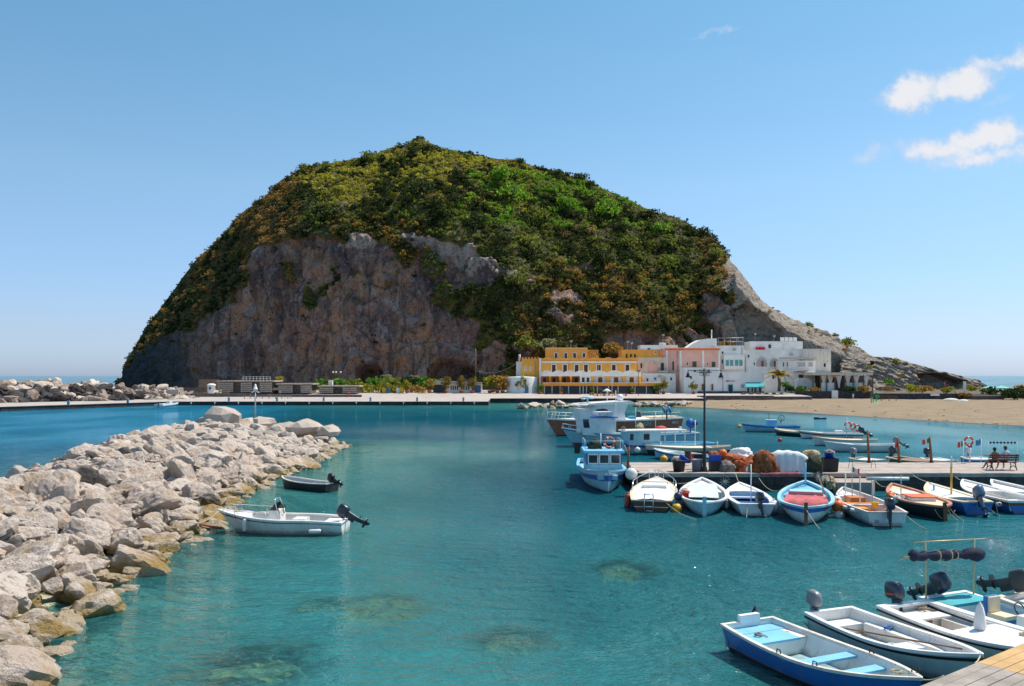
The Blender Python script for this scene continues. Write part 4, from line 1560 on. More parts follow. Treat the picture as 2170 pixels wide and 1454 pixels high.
LW = house('house', 'low white house with tiled porch and small dark window, right of the palm', 1620, 1727, 788, 237, 3, white)
window(LW, 1692, 1702, 794, 803, 237, shut, white, .1)
window(LW, 1669, 1672, 792, 799, 237, bluep, white, .08)
MB().front([(X(1684, 236.2), Z(789, 236.2)), (X(1712, 236.2), Z(787, 236.2)), (X(1710, 236.2), Z(785, 236.2)), (X(1686, 236.2), Z(786.5, 236.2))], 235.6, 237, terra).build('porch_roof', LW, rel=True)
MB().front([(X(a, 235), Z(b, 235)) for a, b in ((1688, 828), (1728, 828), (1727, 812), (1710, 801), (1692, 801), (1688, 806))], 234.6, 237, white).build('stair', LW, rel=True)
SH = house('shop', 'low white shop building with dark plinth and teal awning beside the beach', 1449, 1620, 790, 232.5, 6, white, cat='shop')
MB().box(X(1449, 233), X(1526, 233), 233, 238.4, Z(791, 233), Z(779, 233), white).build('upper_wall', SH, rel=True)
MB().box(X(1478, 232.5), X(1619, 232.5), 232.38, 232.5, gz(232) - .3, Z(829, 232.5), mat('purple_plinth', (.13, .10, .12), .9, var=.25)).build('plinth', SH, rel=True)
for a, b, t_, b_, m_ in ((1486.5, 1491.5, 814, 828, brown), (1507, 1511.5, 814, 828, brown), (1544, 1552, 816, 835, shut)):
    door(SH, a, b, t_, b_, 232.36, m_, tealp if m_ is shut else white, .14)
aw = MB()
for i in range(14):
    a = 1580 + i * 2.86
    p0, p1, p2, p3 = P(a, 810, 232.3), P(a + 2.6, 810, 232.3), P(a + 2.75, 820, 229.8), P(a + .1, 820, 229.8)
    dn = Vector((0, 0, -.25))
    aw.add([p0, p1, p2, p3, p3 + dn, p2 + dn], [(0, 1, 2, 3), (3, 2, 5, 4)], tealp)
aw.build('awning', SH, rel=True)
for a, b in ((1583, 1588), (1592, 1596), (1598, 1603), (1607, 1614)):
    window(SH, a, b, 821, 833, 232.36, glass, white, .1)
MB().box(X(1540, 232.4), X(1558, 232.4), 232.42, 232.5, Z(809.5, 232.4), Z(806, 232.4), mat('sign_grey', (.5, .42, .44), .6)).build('sign', SH, rel=True)
MB().front([(X(1538, 232.3), Z(808.5, 232.3)), (X(1543, 232.3), Z(809, 232.3)), (X(1545, 232.3), Z(806.4, 232.3)), (X(1540, 232.3), Z(806, 232.3))], 232.36, 232.42, mat('sign_red', (.6, .05, .05), .6)).build('sign_mark', SH, rel=True)
window(SH, 1571, 1575, 816, 821, 232.4, galv, tealp, .1)

# beach restaurant
PG = thing('restaurant_pergola', 'open beach restaurant under a flat cream canopy on thin posts, white curtains', 'restaurant', (X(1787, 232), 234, gz(232)))
MB().box(X(1722, 229), X(1850, 229), 229, 240, Z(795.2, 229), Z(789.5, 229), canvas).build('roof', PG, rel=True)
for px in (1723, 1739, 1752, 1770, 1790, 1808, 1830, 1849):
    MB().box(X(px - .9, 229.3), X(px + .9, 229.3), 229.2, 229.5, gz(229) - .2, Z(795, 229.3), wood).build('post', PG, rel=True)
MB().box(X(1728, 239), X(1842, 239), 239.2, 239.5, gz(239), Z(796, 239), slatd).build('back_wall', PG, rel=True)
MB().box(X(1739, 229.6), X(1768, 229.6), 229.6, 229.9, gz(229), Z(811, 229.6), white).build('low_wall', PG, rel=True)
MB().box(X(1792, 230.6), X(1835, 230.6), 230.6, 231.2, gz(230), Z(811, 230.6), white).build('counter', PG, rel=True)
for px in (1746, 1760, 1778, 1797, 1815, 1836):
    rows = []
    for k_ in range(7):
        f_ = k_ / 6
        wd = .9 - .62 * math.sin(f_ * math.pi * .55)
        rows.append([(X(px, 230) + wd * (j / 6 - .5) * 2, 230 + .12 * math.sin(j * 2.2), Z(796, 230) + (Z(822, 230) - Z(796, 230)) * f_) for j in range(7)])
    MB().grid(rows, white, True).build('curtain', PG, rel=True)
MB().box(X(1762, 228.9), X(1772, 228.9), 228.9, 229.0, Z(799.5, 229), Z(796, 229), mat('orange_sign', (.6, .25, .05), .6)).build('sign', PG, rel=True)

# walls and hedges along the beach
dkwall = mat('dark_garden_wall', (0.055, 0.052, 0.06), .9, var=.4, vs=1.5)


def wallbox(label, x0, x1, y0, y1, Y, th, m_, name='garden_wall'):
    zb_ = Z(y1, Y)
    t_ = MB().box(-(X(x1, Y) - X(x0, Y)) / 2, (X(x1, Y) - X(x0, Y)) / 2, 0, th, 0, Z(y0, Y) - zb_, m_).build(name, None, (X((x0 + x1) / 2, Y), Y, zb_))
    return tag(t_, label, 'wall')


wallbox('dark garden wall in front of the beach restaurant', 1686, 1848, 829, 848, 226, .5, dkwall)
wallbox('white stepped gate block in the dark garden wall', 1763, 1776, 827.5, 848, 225.6, .35, white)
wallbox('low reddish stone wall between the shop and the sand', 1478, 1640, 838.5, 852, 214, .6, mstone)
wallbox('dark retaining wall with pale coping at the back of the beach', 1852, 2060, 834, 856, 220, .7, dkwall)
wallbox('brown wooden retaining wall at the right end of the beach', 2060, 2128, 838, 858, 217, .7, mat('brown_boards', (.17, .12, .10), .9, var=.3, vs=2))
wallbox('pale coping slab on the dark retaining wall, by the green slide', 1860, 1912, 832.5, 834.6, 219.6, 1.4, mpave, 'coping')
wallbox('pale coping slab on the brown wooden retaining wall', 2062, 2126, 837, 839.6, 216.6, 1.4, mpave, 'coping')
wallbox('white block set into the dark retaining wall', 1973, 1991, 834.5, 839, 219.4, .5, white, 'block')


def shrubs(name, label, cat, group, items, per=210, leaf=.10, squash=.68, seed=900):
    for i, it in enumerate(items):
        px, py, wpx, Y, cn = it[:5]
        lab = it[5] if len(it) > 5 else label
        p = P(px, py, Y)
        r_ = wpx / F * Y * .56
        tr = thing(name, lab, cat, (p.x, p.y, p.z), 0, group)
        MB().tube([(0, 0, -.1), (.05, 0, r_ * .6)], [r_ * .1, r_ * .05], mtrunk, 5).build('stem', tr)
        leaf_ob('foliage', [[p.x, p.y, p.z + r_ * .12]], [r_ * 1.15], [np.array(pal[cn]) * rr.uniform(.9, 1.3)], per, seed + i, tr, leaf=leaf, squash=squash, lumps=8)


pal['hedge'] = (.035, .060, .020)
pal['yel'] = (.26, .24, .03)
pal['fresh'] = (.10, .20, .03)
pal['palm'] = (.20, .15, .045)
shrubs('hedge_bush', '', 'bush', None, [
    (1700, 829, 26, 226.8, 'fresh', 'rounded green bush at the left end of the dark garden wall'), (1728, 829, 22, 226.8, 'oran', 'ochre bush on the dark garden wall below the white stair'),
    (1672, 828, 24, 230, 'hedge', 'dark bush beside the foot of the palm'), (1665, 820, 22, 231, 'fresh', 'round green tree-shaped bush right of the palm'), (1800, 830, 26, 226.8, 'hedge', 'dark green bush on the garden wall below the curtains'),
    (1830, 830, 26, 226.8, 'oran', 'ochre bush at the right end of the dark garden wall'), (1880, 828, 22, 222, 'brow', 'brown dry bush behind the coping near the slide'),
    (1930, 829, 30, 222, 'yel', 'yellowish bush on the dark retaining wall'), (1960, 829, 30, 222, 'oran', 'ochre bush on the dark retaining wall below the cave'), (2010, 831, 26, 222, 'yel', 'small yellow bush right of the red pole'),
    (2042, 840, 20, 219, 'oran', 'ochre bush hanging in front of the dark retaining wall'), (2065, 827, 26, 222, 'yel', 'yellow bush left of the mint parasols'), (2098, 834, 34, 219, 'hedge', 'dark bush below the mint parasols'),
    (2140, 838, 40, 216, 'hedge', 'dark hedge bush at the right end of the beach'), (2172, 838, 46, 216, 'hedge', 'dark hedge bush cut by the right picture edge'),
    (2162, 828, 28, 220, 'oran', 'orange flowering bush on the hedge at the far right'), (1885, 812, 20, 243, 'fresh', 'bright green bush in the cleft of the grey headland'), (1842, 780, 13, 250, 'yel', 'yellow bush below the dark hollow in the headland'),
    (1905, 798, 12, 248.5, 'oran', 'ochre tuft on the face of the headland'), (1900, 768, 18, 266, 'yel', 'yellow tuft on top of the headland')], 170)
# slide, upturned boats, parasols
SL = thing('slide', 'green playground slide standing on the sand', 'slide', (X(1856, 190), 190, Z(853, 190)))
grn = mat('green_plastic', (.04, .30, .12), .5)
zs = Z(853, 190)
mb = MB()
for px in (1849, 1853):
    mb.box(X(px, 190) - .06, X(px, 190) + .06, 190.6, 190.75, zs - .1, Z(832, 190), grn)
mb.box(X(1848, 190), X(1854, 190), 190.5, 191.3, Z(843, 190), Z(841.5, 190), grn)
mb.build('tower', SL, rel=True)
MB().add([P(1855, 835, 190.6), P(1865, 838, 190.6), P(1864, 843, 190.6), P(1854, 843, 190.6)], [(0, 1, 2, 3)], grn).build('panel', SL, rel=True)
MB().grid([[P(1855, 842, 190.9), P(1858, 842, 190.2)], [P(1858, 846, 190.6), P(1861, 847, 189.9)], [P(1848, 855, 189.6), P(1855, 856, 188.8)], [P(1846, 856, 189), P(1853, 856.5, 188)]], mat('green_chute', (.12, .50, .25), .4)).build('chute', SL, rel=True)
PF = thing('climbing_frame', 'small brown wooden climbing frame beside the green slide', 'climbing frame', (X(1880, 196), 196, Z(848, 196)))
mb = MB()
for px in (1868, 1884, 1899):
    mb.bar(P(px, 850, 196), P(px, 838, 196), .12, .12, wood)
mb.bar(P(1866, 840, 196), P(1901, 840, 196), .1, .14, wood)
mb.bar(P(1866, 845, 196), P(1901, 844, 196), .1, .14, wood)
mb.build('frame', PF, rel=True)
for (px, py, wd, lab) in ((2015, 848, 36, 'longer white upturned boat lying at the back of the beach'), (2042, 850.5, 22, 'shorter white upturned boat lying beside the longer one')):
    Y = 205
    L_ = wd / F * Y
    p = P(px, py, Y)
    rows = []
    for i in range(9):
        s_ = i / 8 * 2 - 1
        wv = .6 * (1 - abs(s_) ** 2.5)
        rows.append([(s_ * L_ / 2, wv * math.cos(a), .45 * (1 - abs(s_) ** 3) * math.sin(a)) for a in [math.pi * j / 6 for j in range(7)]])
    o = MB().grid(rows, white, True).build('upturned_boat', None, p)
    tag(o, lab, 'boat')
mint = mat('mint_canvas', (.22, .55, .45), .8, var=.08)
for px, lab in ((2097, 'left mint green parasol at the right end of the beach'), (2122, 'right mint green parasol beside the dark standing person')):
    Y = 224
    pr = thing('parasol', lab, 'parasol', P(px, 836, Y))
    p = P(px, 822, Y)
    mb = MB()
    n = 8
    apex = P(px, 817, Y)
    ring = [p + Vector((2.0 * math.cos(2 * math.pi * k_ / n), 2.0 * math.sin(2 * math.pi * k_ / n), -.05)) for k_ in range(n)]
    mb.add([apex] + ring + [q + Vector((0, 0, -.25)) for q in ring], [(0, 1 + k_, 1 + (k_ + 1) % n) for k_ in range(n)] + [(1 + k_, 1 + n + k_, 1 + n + (k_ + 1) % n, 1 + (k_ + 1) % n) for k_ in range(n)], mint)
    mb.build('canopy', pr, rel=True)
    MB().tube([P(px, 837, Y), apex], .05, white, 5).build('pole', pr, rel=True)
pl = thing('post', 'white post on the wall in front of the cave', 'post', P(2044, 832, 222))
MB().box(-.25, .25, -.25, .25, -.3, 2.9, white).build('shaft', pl)
MB().box(-.5, .5, -.4, .4, -.6, -.3, white).build('foot', pl)
pl = thing('pole', 'thin red pole on the wall in front of the headland', 'pole', P(2002, 828, 222))
MB().tube([(0, 0, -.3), (0, 0, 2.1)], .11, mat('red_paint', (.55, .05, .03), .5), 6).build('shaft', pl)

# palm beside the shop
PB = P(1651, 827, 229.5)
pm = thing('palm_tree', 'palm tree with drooping ochre fronds in front of the white houses', 'palm', PB)
hT = Z(795, 229.5) - PB.z
MB().tube([(0, 0, -.3), (.1, 0, hT * .5), (0, 0, hT)], [.42, .36, .5], mat('palm_bark', (.16, .10, .06), .95, var=.4, vs=5, bump=.8), 9).build('trunk', pm)
mfr = mat('palm_frond', (.38, .26, .055), .8, var=.45, vs=.8)
for k_ in range(26):
    a = k_ * 2.399
    el = .15 + .95 * ((k_ * 7) % 26) / 26
    L_ = rr.uniform(3.2, 4.4)
    pp = []
    for j in range(8):
        f_ = j / 7
        h = f_ * L_
        pp.append(Vector((math.cos(a) * h * math.cos(el * (1 - .2 * f_)), math.sin(a) * h * math.cos(el), hT + h * math.sin(el) - 1.0 * f_ ** 2.2 * L_ * .45)))
    sd = Vector((-math.sin(a), math.cos(a), 0))
    mb = MB()
    for j in range(7):
        for s_ in (-1, 1):
            for q in (0, .33, .66):
                b0 = pp[j].lerp(pp[j + 1], q)
                b1 = pp[j].lerp(pp[j + 1], min(1, q + .42))
                tip = b1 + sd * s_ * (1.0 * math.sin(math.pi * (.15 + .8 * (j + q) / 7))) + Vector((0, 0, -.22)) + (pp[j + 1] - pp[j]) * .5
                mb.add([b0, b1, tip], [(0, 1, 2)], mfr)
    mb.tube(pp, .03, mfr, 4)
    mb.build('frond', pm)

# potted plants along the promenade
def potted(px, py, Y, hpx, cn, lab, seed, spiky=False):
    p = P(px, py, Y)
    k = Y / F
    t_ = thing('potted_plant', lab, 'plant', p, 0, 'potted plants on the promenade')
    MB().lathe([(3.0 * k, 0), (4.6 * k, 5.5 * k), (5.0 * k, 5.6 * k), (5.0 * k, 6.6 * k), (4.2 * k, 6.6 * k)], terra, n=12).build('pot', t_)
    leaf_ob('foliage', [[p.x, p.y, p.z + (6.6 + hpx * .38) * k]], [hpx * k * .55], [np.array(pal[cn]) * rr.uniform(.9, 1.25)], 150, seed, t_, leaf=.12, squash=1.2, lumps=7)
    MB().tube([(0, 0, 5 * k), (0, 0, (6 + hpx * .5) * k)], .08, mtrunk, 5).build('stem', t_)
    return t_


POTS = [(863, 833, 24, 'yel', 'potted yellowish plant at the left end of the garden hedge'), (910, 833, 24, 'oran', 'potted ochre plant left of the dark garage door'), (945, 834, 30, 'palm', 'tall potted plant left of the white shed windows'),
        (977, 834, 30, 'palm', 'tall potted plant between the two white shed windows'), (1001, 834, 28, 'palm', 'tall potted plant beside the blue shed door'), (1038, 834, 30, 'yel', 'potted plant first of the tall group left of the round house'),
        (1054, 834, 38, 'oran', 'tallest potted plant of the group left of the round house'), (1065, 834, 30, 'oran', 'potted plant nearest the round house in the tall group'), (1045, 832, 26, 'mid', 'green potted plant at the back of the tall group'),
        (1105, 835, 30, 'yel', 'thin climbing potted plant against the round house'), (1145, 838, 18, 'fresh', 'potted green plant at the left end of the hotel veranda'), (1406, 836, 24, 'yel', 'yellow potted plant at the right end of the hotel veranda'),
        (1393, 836, 18, 'fresh', 'green potted plant near the right end of the hotel veranda'), (1470, 836, 20, 'yel', 'potted plant beside the shop steps'), (1188, 837, 10, 'gray', 'grey green potted plant among the veranda planters'),
        (1254, 838, 12, 'fresh', 'small potted plant by the hotel terrace chairs'), (1340, 838, 12, 'fresh', 'small potted plant right of the folded terrace parasol')]
for i, (px, py, hp_, cn, lab) in enumerate(POTS):
    potted(px, py, 228.5 if py >= 836 else 233.5, hp_, cn, lab, 950 + i)
k = 228 / F
for i, px in enumerate((1158, 1169, 1180, 1194, 1206, 1217, 1226)):
    o = MB().front([(-4.4 * k, 0), (4.4 * k, 0), (5 * k, 4 * k), (-5 * k, 4 * k)], -.35, .35, terra).box(-4.4 * k, 4.4 * k, -.3, .3, 4 * k, 4.6 * k, mat('planter_soil', (.10, .08, .03), .95)).build('planter', None, P(px, 839.5, 226.5))
    tag(o, ordl(i, 7) + ' terracotta planter box in the row before the hotel veranda', 'planter', 'planter boxes before the veranda')
for i, px in enumerate((1575, 1592, 1608, 1624, 1640, 1656)):
    o = MB().front([(-4.2 * k, 0), (4.2 * k, 0), (4.8 * k, 5 * k), (-4.8 * k, 5 * k)], -.35, .35, terra).ball((0, 0, 5.6 * k), 4.2 * k, mat('planter_plant', (.12, .13, .03), .95, var=.5, vs=4), sz=.4).build('planter', None, P(px, 839.5, 226.5))
    tag(o, ordl(i, 6) + ' square terracotta planter in the row between shop and beach', 'planter', 'planters beside the beach')


def chair(px, py, Y, rz, lab):
    t_ = thing('chair', lab, 'chair', P(px, py, Y), rz, 'terrace chairs of the hotel')
    wk = mat('wicker', (.48, .20, .08), .8, var=.2)
    MB().box(-.25, .25, -.25, .25, .40, .46, wk).build('seat', t_)
    MB().box(-.25, .25, .21, .26, .46, .95, wk).build('backrest', t_)
    for sx_ in (-.22, .22):
        for sy_ in (-.22, .22):
            MB().box(sx_ - .025, sx_ + .025, sy_ - .025, sy_ + .025, 0, .4, wk).build('leg', t_)
    return t_


chr0 = chair(1252, 841, 222, .3, 'leftmost wicker chair on the terrace in front of the hotel')
for i in range(15):
    c_ = copy_tree(chr0)
    px = 1257 + i * 4.9
    c_['label'] = ordl(i + 1, 16) + ' wicker chair on the terrace in front of the hotel'
    c_.location = P(px, 840.5 + (i % 3) * .9, 222 - (i % 3) * 2)
    c_.rotation_euler[2] = i * 1.3
for i, (px, lab) in enumerate(((1262, 'small round table at the left of the terrace chairs'), (1282, 'small round table in the middle of the terrace chairs'), (1302, 'small round table at the right of the terrace chairs'))):
    t_ = thing('table', lab, 'table', P(px, 841, 221))
    MB().lathe([(.45, .70), (.45, .74)], white, n=14).build('top', t_)
    MB().lathe([(.25, 0), (.04, .05), (.04, .70)], iron, n=8).build('leg', t_)
pz = thing('parasol', 'closed white parasol standing on the hotel terrace', 'parasol', P(1286, 842, 221))
MB().tube([(0, 0, 0), (0, 0, 2.4)], .04, white, 6).build('pole', pz)
MB().lathe([(1.15, 1.55), (1.2, 1.62), (.6, 1.95), (.02, 2.25)], white, n=10).build('canopy', pz)

# street furniture of the square
def street_lamp(px, lab):
    p = P(px, 842, 221)
    t_ = thing('street_lamp', lab, 'lamp', p)
    h = Z(786, 221) - p.z
    MB().tube([(0, 0, 0), (0, 0, h)], [.09, .05], iron, 7).build('post', t_)
    MB().box(-.5, .5, -.1, .1, h - .1, h + .1, iron).build('head', t_)
    return t_


street_lamp(1353, 'slim dark street lamp on the promenade before the hotel')
for px, lab in ((1297, 'slim white flagpole in front of the hotel terrace'),):
    t_ = thing('flagpole', lab, 'flagpole', P(px, 842, 221))
    MB().tube([(0, 0, 0), (0, 0, 4.5)], .05, white, 6).build('post', t_)
    MB().ball((0, 0, 4.55), .1, white, 8).build('finial', t_)

# ------------------------------------------------------------------ left end: bathing huts, garden, shed
def slat_hut(lab, x0, x1, y0, y1, Y, dep, panels):
    t_ = thing('bathing_hut', lab, 'hut', (X((x0 + x1) / 2, Y), Y + dep / 2, gz(Y)))
    MB().box(X(x0, Y) - .3, X(x1, Y) + .3, Y - .6, Y + dep, Z(y0 + 2.8, Y), Z(y0, Y), slatm).build('roof', t_, rel=True)
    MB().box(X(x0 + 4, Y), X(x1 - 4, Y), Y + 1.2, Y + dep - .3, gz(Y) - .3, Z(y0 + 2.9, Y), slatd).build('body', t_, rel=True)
    for (a, b) in panels:
        r_ = y0 + 4.4
        while r_ < y1:
            MB().box(X(a, Y), X(b, Y), Y, Y + .12, Z(r_ + 3.1, Y), Z(r_, Y), slatm).build('slat', t_, rel=True)
            r_ += 4.2
        for px in (a + .8, b - .8):
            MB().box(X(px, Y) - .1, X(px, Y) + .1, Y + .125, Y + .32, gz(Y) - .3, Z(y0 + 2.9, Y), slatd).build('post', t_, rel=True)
    return t_


slat_hut('largest slatted bathing hut with railing on its roof at the left of the promenade', 463, 580, 806.5, 831, 226, 8, [(463, 494), (510, 534), (550, 576)])
slat_hut('middle slatted bathing hut, lower than the one with the railing', 588, 662, 812.5, 833, 227, 7, [(590, 620), (637, 660)])
slat_hut('lowest slatted bathing hut beside the green hedge', 676, 760, 817, 834, 228, 6, [(678, 706), (726, 756)])
rl = thing('roof_railing', 'pale metal railing on the roof of the largest bathing hut', 'railing', P(545, 806, 229))
for i in range(9):
    px = 515 + i * 7.2
    MB().box(X(px, 229) - .04, X(px, 229) + .04, 229, 229.08, Z(806.5, 229), Z(798, 229), white).build('post', rl, rel=True)
mb = MB()
for r_ in (798, 802):
    mb.box(X(515, 229), X(573, 229), 228.97, 229.03, Z(r_ + .6, 229), Z(r_, 229), white)
mb.build('rail', rl, rel=True)
wallbox('brown stone wall along the promenade below the bathing huts', 372, 530, 834, 844, 214, .6, mstone, 'promenade_wall')
wallbox('brown stone wall along the promenade left of the garden', 531, 766, 836.5, 844, 213, .6, mstone, 'promenade_wall')
wallbox('upper stone wall with pale coping left of the white kiosk', 378, 440, 822, 834, 222, .6, mstone, 'terrace_wall')
wallbox('rusty brown hoarding at the foot of the cliff behind the kiosk', 421, 462, 804, 824, 244, .4, mat('rust_boards', (.22, .14, .10), .9, var=.3), 'hoarding')
wallbox('pale ramp wall leading up from the quay to the promenade', 352, 378, 826, 838, 212, .4, mpave, 'ramp_wall')
kk = thing('kiosk', 'small white round-topped kiosk with dark window beside the bathing huts', 'kiosk', P(448, 836, 219))
hk = 23 / F * 219
MB().lathe([(.95, 0), (1.0, .5), (.95, hk - .6), (1.15, hk - .55), (1.1, hk - .25), (.5, hk)], white, n=14).build('wall', kk)
wo = MB().box(-.35, .35, -1.02, -.85, hk * .42, hk * .72, white).build('window', kk)
MB().box(-.25, .25, -1.05, -1.02, hk * .46, hk * .68, glass).build('pane', wo)
for px, lab in ((425, 'yellow flower bed left of the white kiosk'), (470, 'yellow flower bed right of the white kiosk')):
    p = P(px, 836, 216)
    tag(leaf_ob('flower_bed', [[p.x + dx, p.y, p.z + .2] for dx in np.linspace(-1.5, 1.5, 5)], [.55] * 5, [pal['yel'], pal['oran'], pal['fresh'], pal['yel'], pal['oran']], 60, int(px), squash=.6), lab, 'flowers')
for i, px in enumerate((145, 271, 485, 587, 686, 785, 884, 982)):
    Y = 190.5 if px > 370 else (164 if px < 200 else 178)
    zz_ = .85
    t_ = thing('service_post', ordl(i, 8) + ' small teal service post on the edge of the far quay', 'post', (X(px, Y), Y, zz_), 0, 'service posts on the far quay')
    MB().box(-.2, .2, -.15, .15, 0, .75, mat('teal_post', (.10, .30, .38), .5)).build('body', t_)
    MB().box(-.24, .24, -.18, .18, .75, .9, mat('post_cap', (.35, .5, .55), .5)).build('cap', t_)
for i in range(13):
    px = 405 + i * 50
    o = MB().tube([(0, 0, 0), (0, 0, .5)], .12, mat('fender_white', (.7, .66, .6), .5), 7).build('quay_fender', None, (X(px, 188.9), 188.88, .22))
    tag(o, ordl(i, 13) + ' small pale fender hung on the dark face of the far quay', 'fender', 'fenders on the far quay')
bn = thing('bench_rail', 'long low pale bench on the quay promenade', 'bench', P(568, 845, 206))
for px in (518, 530, 543, 556, 570, 584, 597, 610, 617):
    MB().box(X(px, 206) - .06, X(px, 206) + .06, 205.9, 206.1, gz(206), gz(206) + .5, slatd).build('leg', bn, rel=True)
MB().box(X(517, 206), X(618, 206), 205.8, 206.3, gz(206) + .5, gz(206) + .6, slatm).build('seat', bn, rel=True)
gb = thing('hydrant', 'small red hydrant at the end of the brown promenade wall', 'hydrant', P(739, 841, 211))
MB().lathe([(.2, 0), (.2, .9), (.14, 1.1), (.01, 1.2)], mat('red_paint2', (.5, .04, .03), .5), n=9).build('body', gb)
MB().box(-.3, .3, -.06, .06, .7, .85, mat('red_paint2', (.5, .04, .03), .5)).build('outlet', gb)

# garden behind the promenade
shrubs('garden_bush', '', 'bush', None, [
    (688, 820, 40, 240, 'fresh', 'bright green hedge bush right of the middle bathing hut'), (722, 818, 44, 242, 'fresh', 'bright green hedge bush behind the white box'), (750, 818, 36, 242, 'mid', 'green bush in the garden left of the cave'),
    (795, 820, 44, 242, 'fresh', 'bright green bush below the left cave'), (832, 818, 44, 243, 'mid', 'green bush in the middle of the garden'), (820, 806, 26, 246, 'gray', 'pale grey green bush standing above the garden'),
    (866, 818, 44, 243, 'hedge', 'dark spiky bush in the garden'), (905, 820, 44, 243, 'fresh', 'green bush right of the dark spiky one'), (878, 806, 26, 247, 'gray', 'small pale bush at the back of the garden'), (930, 822, 40, 243, 'mid', 'green bush behind the shed roof'),
    (690, 830, 34, 236, 'yel', 'low yellow hedge nearest the bathing huts'), (780, 829, 40, 236, 'yel', 'low yellow hedge left of the coloured bins'), (815, 828, 40, 236, 'yel', 'low yellow hedge above the coloured bins'), (842, 829, 36, 236, 'yel', 'low yellow hedge at the right end of the bins'),
    (884, 830, 34, 236, 'oran', 'ochre bush between the potted plants'), (1015, 818, 44, 241, 'hedge', 'dark bush at the foot of the utility pole'), (1030, 815, 36, 242, 'fresh', 'bright green bush behind the tall potted plants'),
    (1070, 812, 36, 243, 'brow', 'brown bush behind the white round house'), (590, 806, 20, 240, 'yel', 'yellow tuft behind the middle bathing hut'), (1120, 735, 44, 262, 'mid', 'round bush rising behind the yellow tower'),
    (1160, 740, 50, 262, 'gray', 'pale round bush behind the hotel roof'), (1300, 745, 40, 264, 'oran', 'rust bush on the slope behind the hotel'), (1540, 735, 30, 262, 'brow', 'dry bush behind the roof pergola')], 190)
for px, c_, lab in ((814, (.62, .33, .03), 'yellow bin left in the row below the garden hedge'), (822, (.04, .13, .22), 'blue bin beside the yellow one below the garden hedge'), (844, (.62, .64, .66), 'white bin in the row below the garden hedge'), (851, (.66, .36, .04), 'yellow bin at the right end of the row of bins')):
    t_ = thing('bin', lab, 'bin', P(px, 833, 233))
    mm = mat('bin_%d' % px, c_, .5)
    MB().front([(-.42, 0), (.42, 0), (.5, 1.25), (-.5, 1.25)], -.45, .45, mm).build('body', t_)
    MB().box(-.55, .55, -.5, .5, 1.25, 1.38, mm).build('lid', t_)
wt = thing('water_tank', 'white upright tank standing among the garden bushes', 'tank', P(701, 817, 236))
MB().box(-.55, .55, -.5, .5, 0, 1.4, white).build('body', wt)
MB().box(-.6, .6, -.55, .55, 1.4, 1.5, white).build('lid', wt)
SHD = house('shed', 'low white shed with two window bands and a blue door on the promenade', 944, 1021, 813, 236, 4, white, cat='shed')
for a, b in ((954, 972), (976, 996)):
    for i in range(4):
        q = a + (b - a) * i / 4
        window(SHD, q + .7, q + 3.6, 817.5, 826, 236, glass, white, .04)
door(SHD, 1000, 1019, 816.5, 833.5, 236, bluep, white, .1)
GAR = house('garage', 'dark green arched garage door beside the white shed', 918, 943, 816, 236.4, 4, mat('grey_green_door', (.06, .08, .075), .8), cat='garage')
MB().front([(X(916, 235.5), Z(815.5, 235.5)), (X(1023, 235.5), Z(813.8, 235.5)), (X(1021, 235.5), Z(810, 235.5)), (X(930, 235.5), Z(806.5, 235.5)), (X(919, 235.5), Z(808, 235.5))], 235.4, 236.3, roofm).build('eave', GAR, rel=True)
UP = thing('utility_pole', 'tall wooden utility pole with a cable in front of the cliff', 'pole', P(1008, 815, 243))
MB().tube([(0, 0, -.5), (0, 0, Z(739, 243) - UP.location.z)], [.2, .13], wood, 7).build('shaft', UP)
pa, pb = P(1008, 785, 243), P(1094, 770, 240)
MB().tube([pa.lerp(pb, i / 10) - Vector((0, 0, 1.6 * (1 - (i / 5 - 1) ** 2))) for i in range(11)], .04, galv, 4).build('cable', UP, rel=True)
pa, pb = P(1006, 758, 243), P(994, 780, 238)
MB().tube([pa, pb], .03, wood, 4).build('stay', UP, rel=True)
GL = thing('garden_lamps', 'three small white globe lamps on a post in front of the dark cliff foot', 'lamp', P(713, 805, 245))
for px in (706, 712, 722):
    MB().ball(P(px, 789, 245), .28, white, 8).build('globe', GL, rel=True)
MB().tube([P(713, 806, 245), P(713, 789, 245)], .06, iron, 5).tube([P(706, 789.5, 245), P(722, 789.5, 245)], .04, iron, 5).build('post', GL, rel=True)

# small things on the roofs and walls of the village
for hs_, a, b, t_, b_, Y in ((A2b, 1420, 1424, 800, 806, 236.5), (A2b, 1370, 1374, 802, 808, 236.5), (SH, 1462, 1466, 797, 803, 232.5), (SH, 1500, 1504, 784, 790, 233), (SH, 1470, 1475, 784, 790, 233),
                             (TB, 1529, 1532, 762, 770, 242), (TB, 1529, 1533, 745, 750, 242), (MW, 1584, 1588, 752, 758, 243), (MW, 1597, 1599.5, 768, 774, 243), (MW2, 1628, 1634, 730, 738, 248), (LW, 1636, 1641, 795, 803, 237),
                             (LW, 1652, 1656, 796, 803, 237), (RC, 1745, 1750, 770, 778, 241), (PH, 1455, 1458, 768, 774, 241), (PH, 1498, 1500, 768, 774, 241), (A3, 1372, 1378, 738, 744, 250)):
    window(hs_, a, b, t_, b_, Y, glass, white, .08)
for hs_, px, r0, r1, Y in ((H, 1268, 762, 812, 235.9), (H, 1206, 763, 785, 235.9), (PH, 1436, 744, 788, 240.9), (MW, 1580, 744, 790, 242.9), (TB, 1572, 735, 752, 241.9), (SH, 1532, 791, 834, 232.4), (T, 1134, 765, 812, 236.9), (LW, 1664, 790, 826, 236.9)):
    MB().tube([P(px, r1, Y), P(px, r0, Y)], .09, galv if hs_ is not H else yellow, 5).build('downpipe', hs_, rel=True)
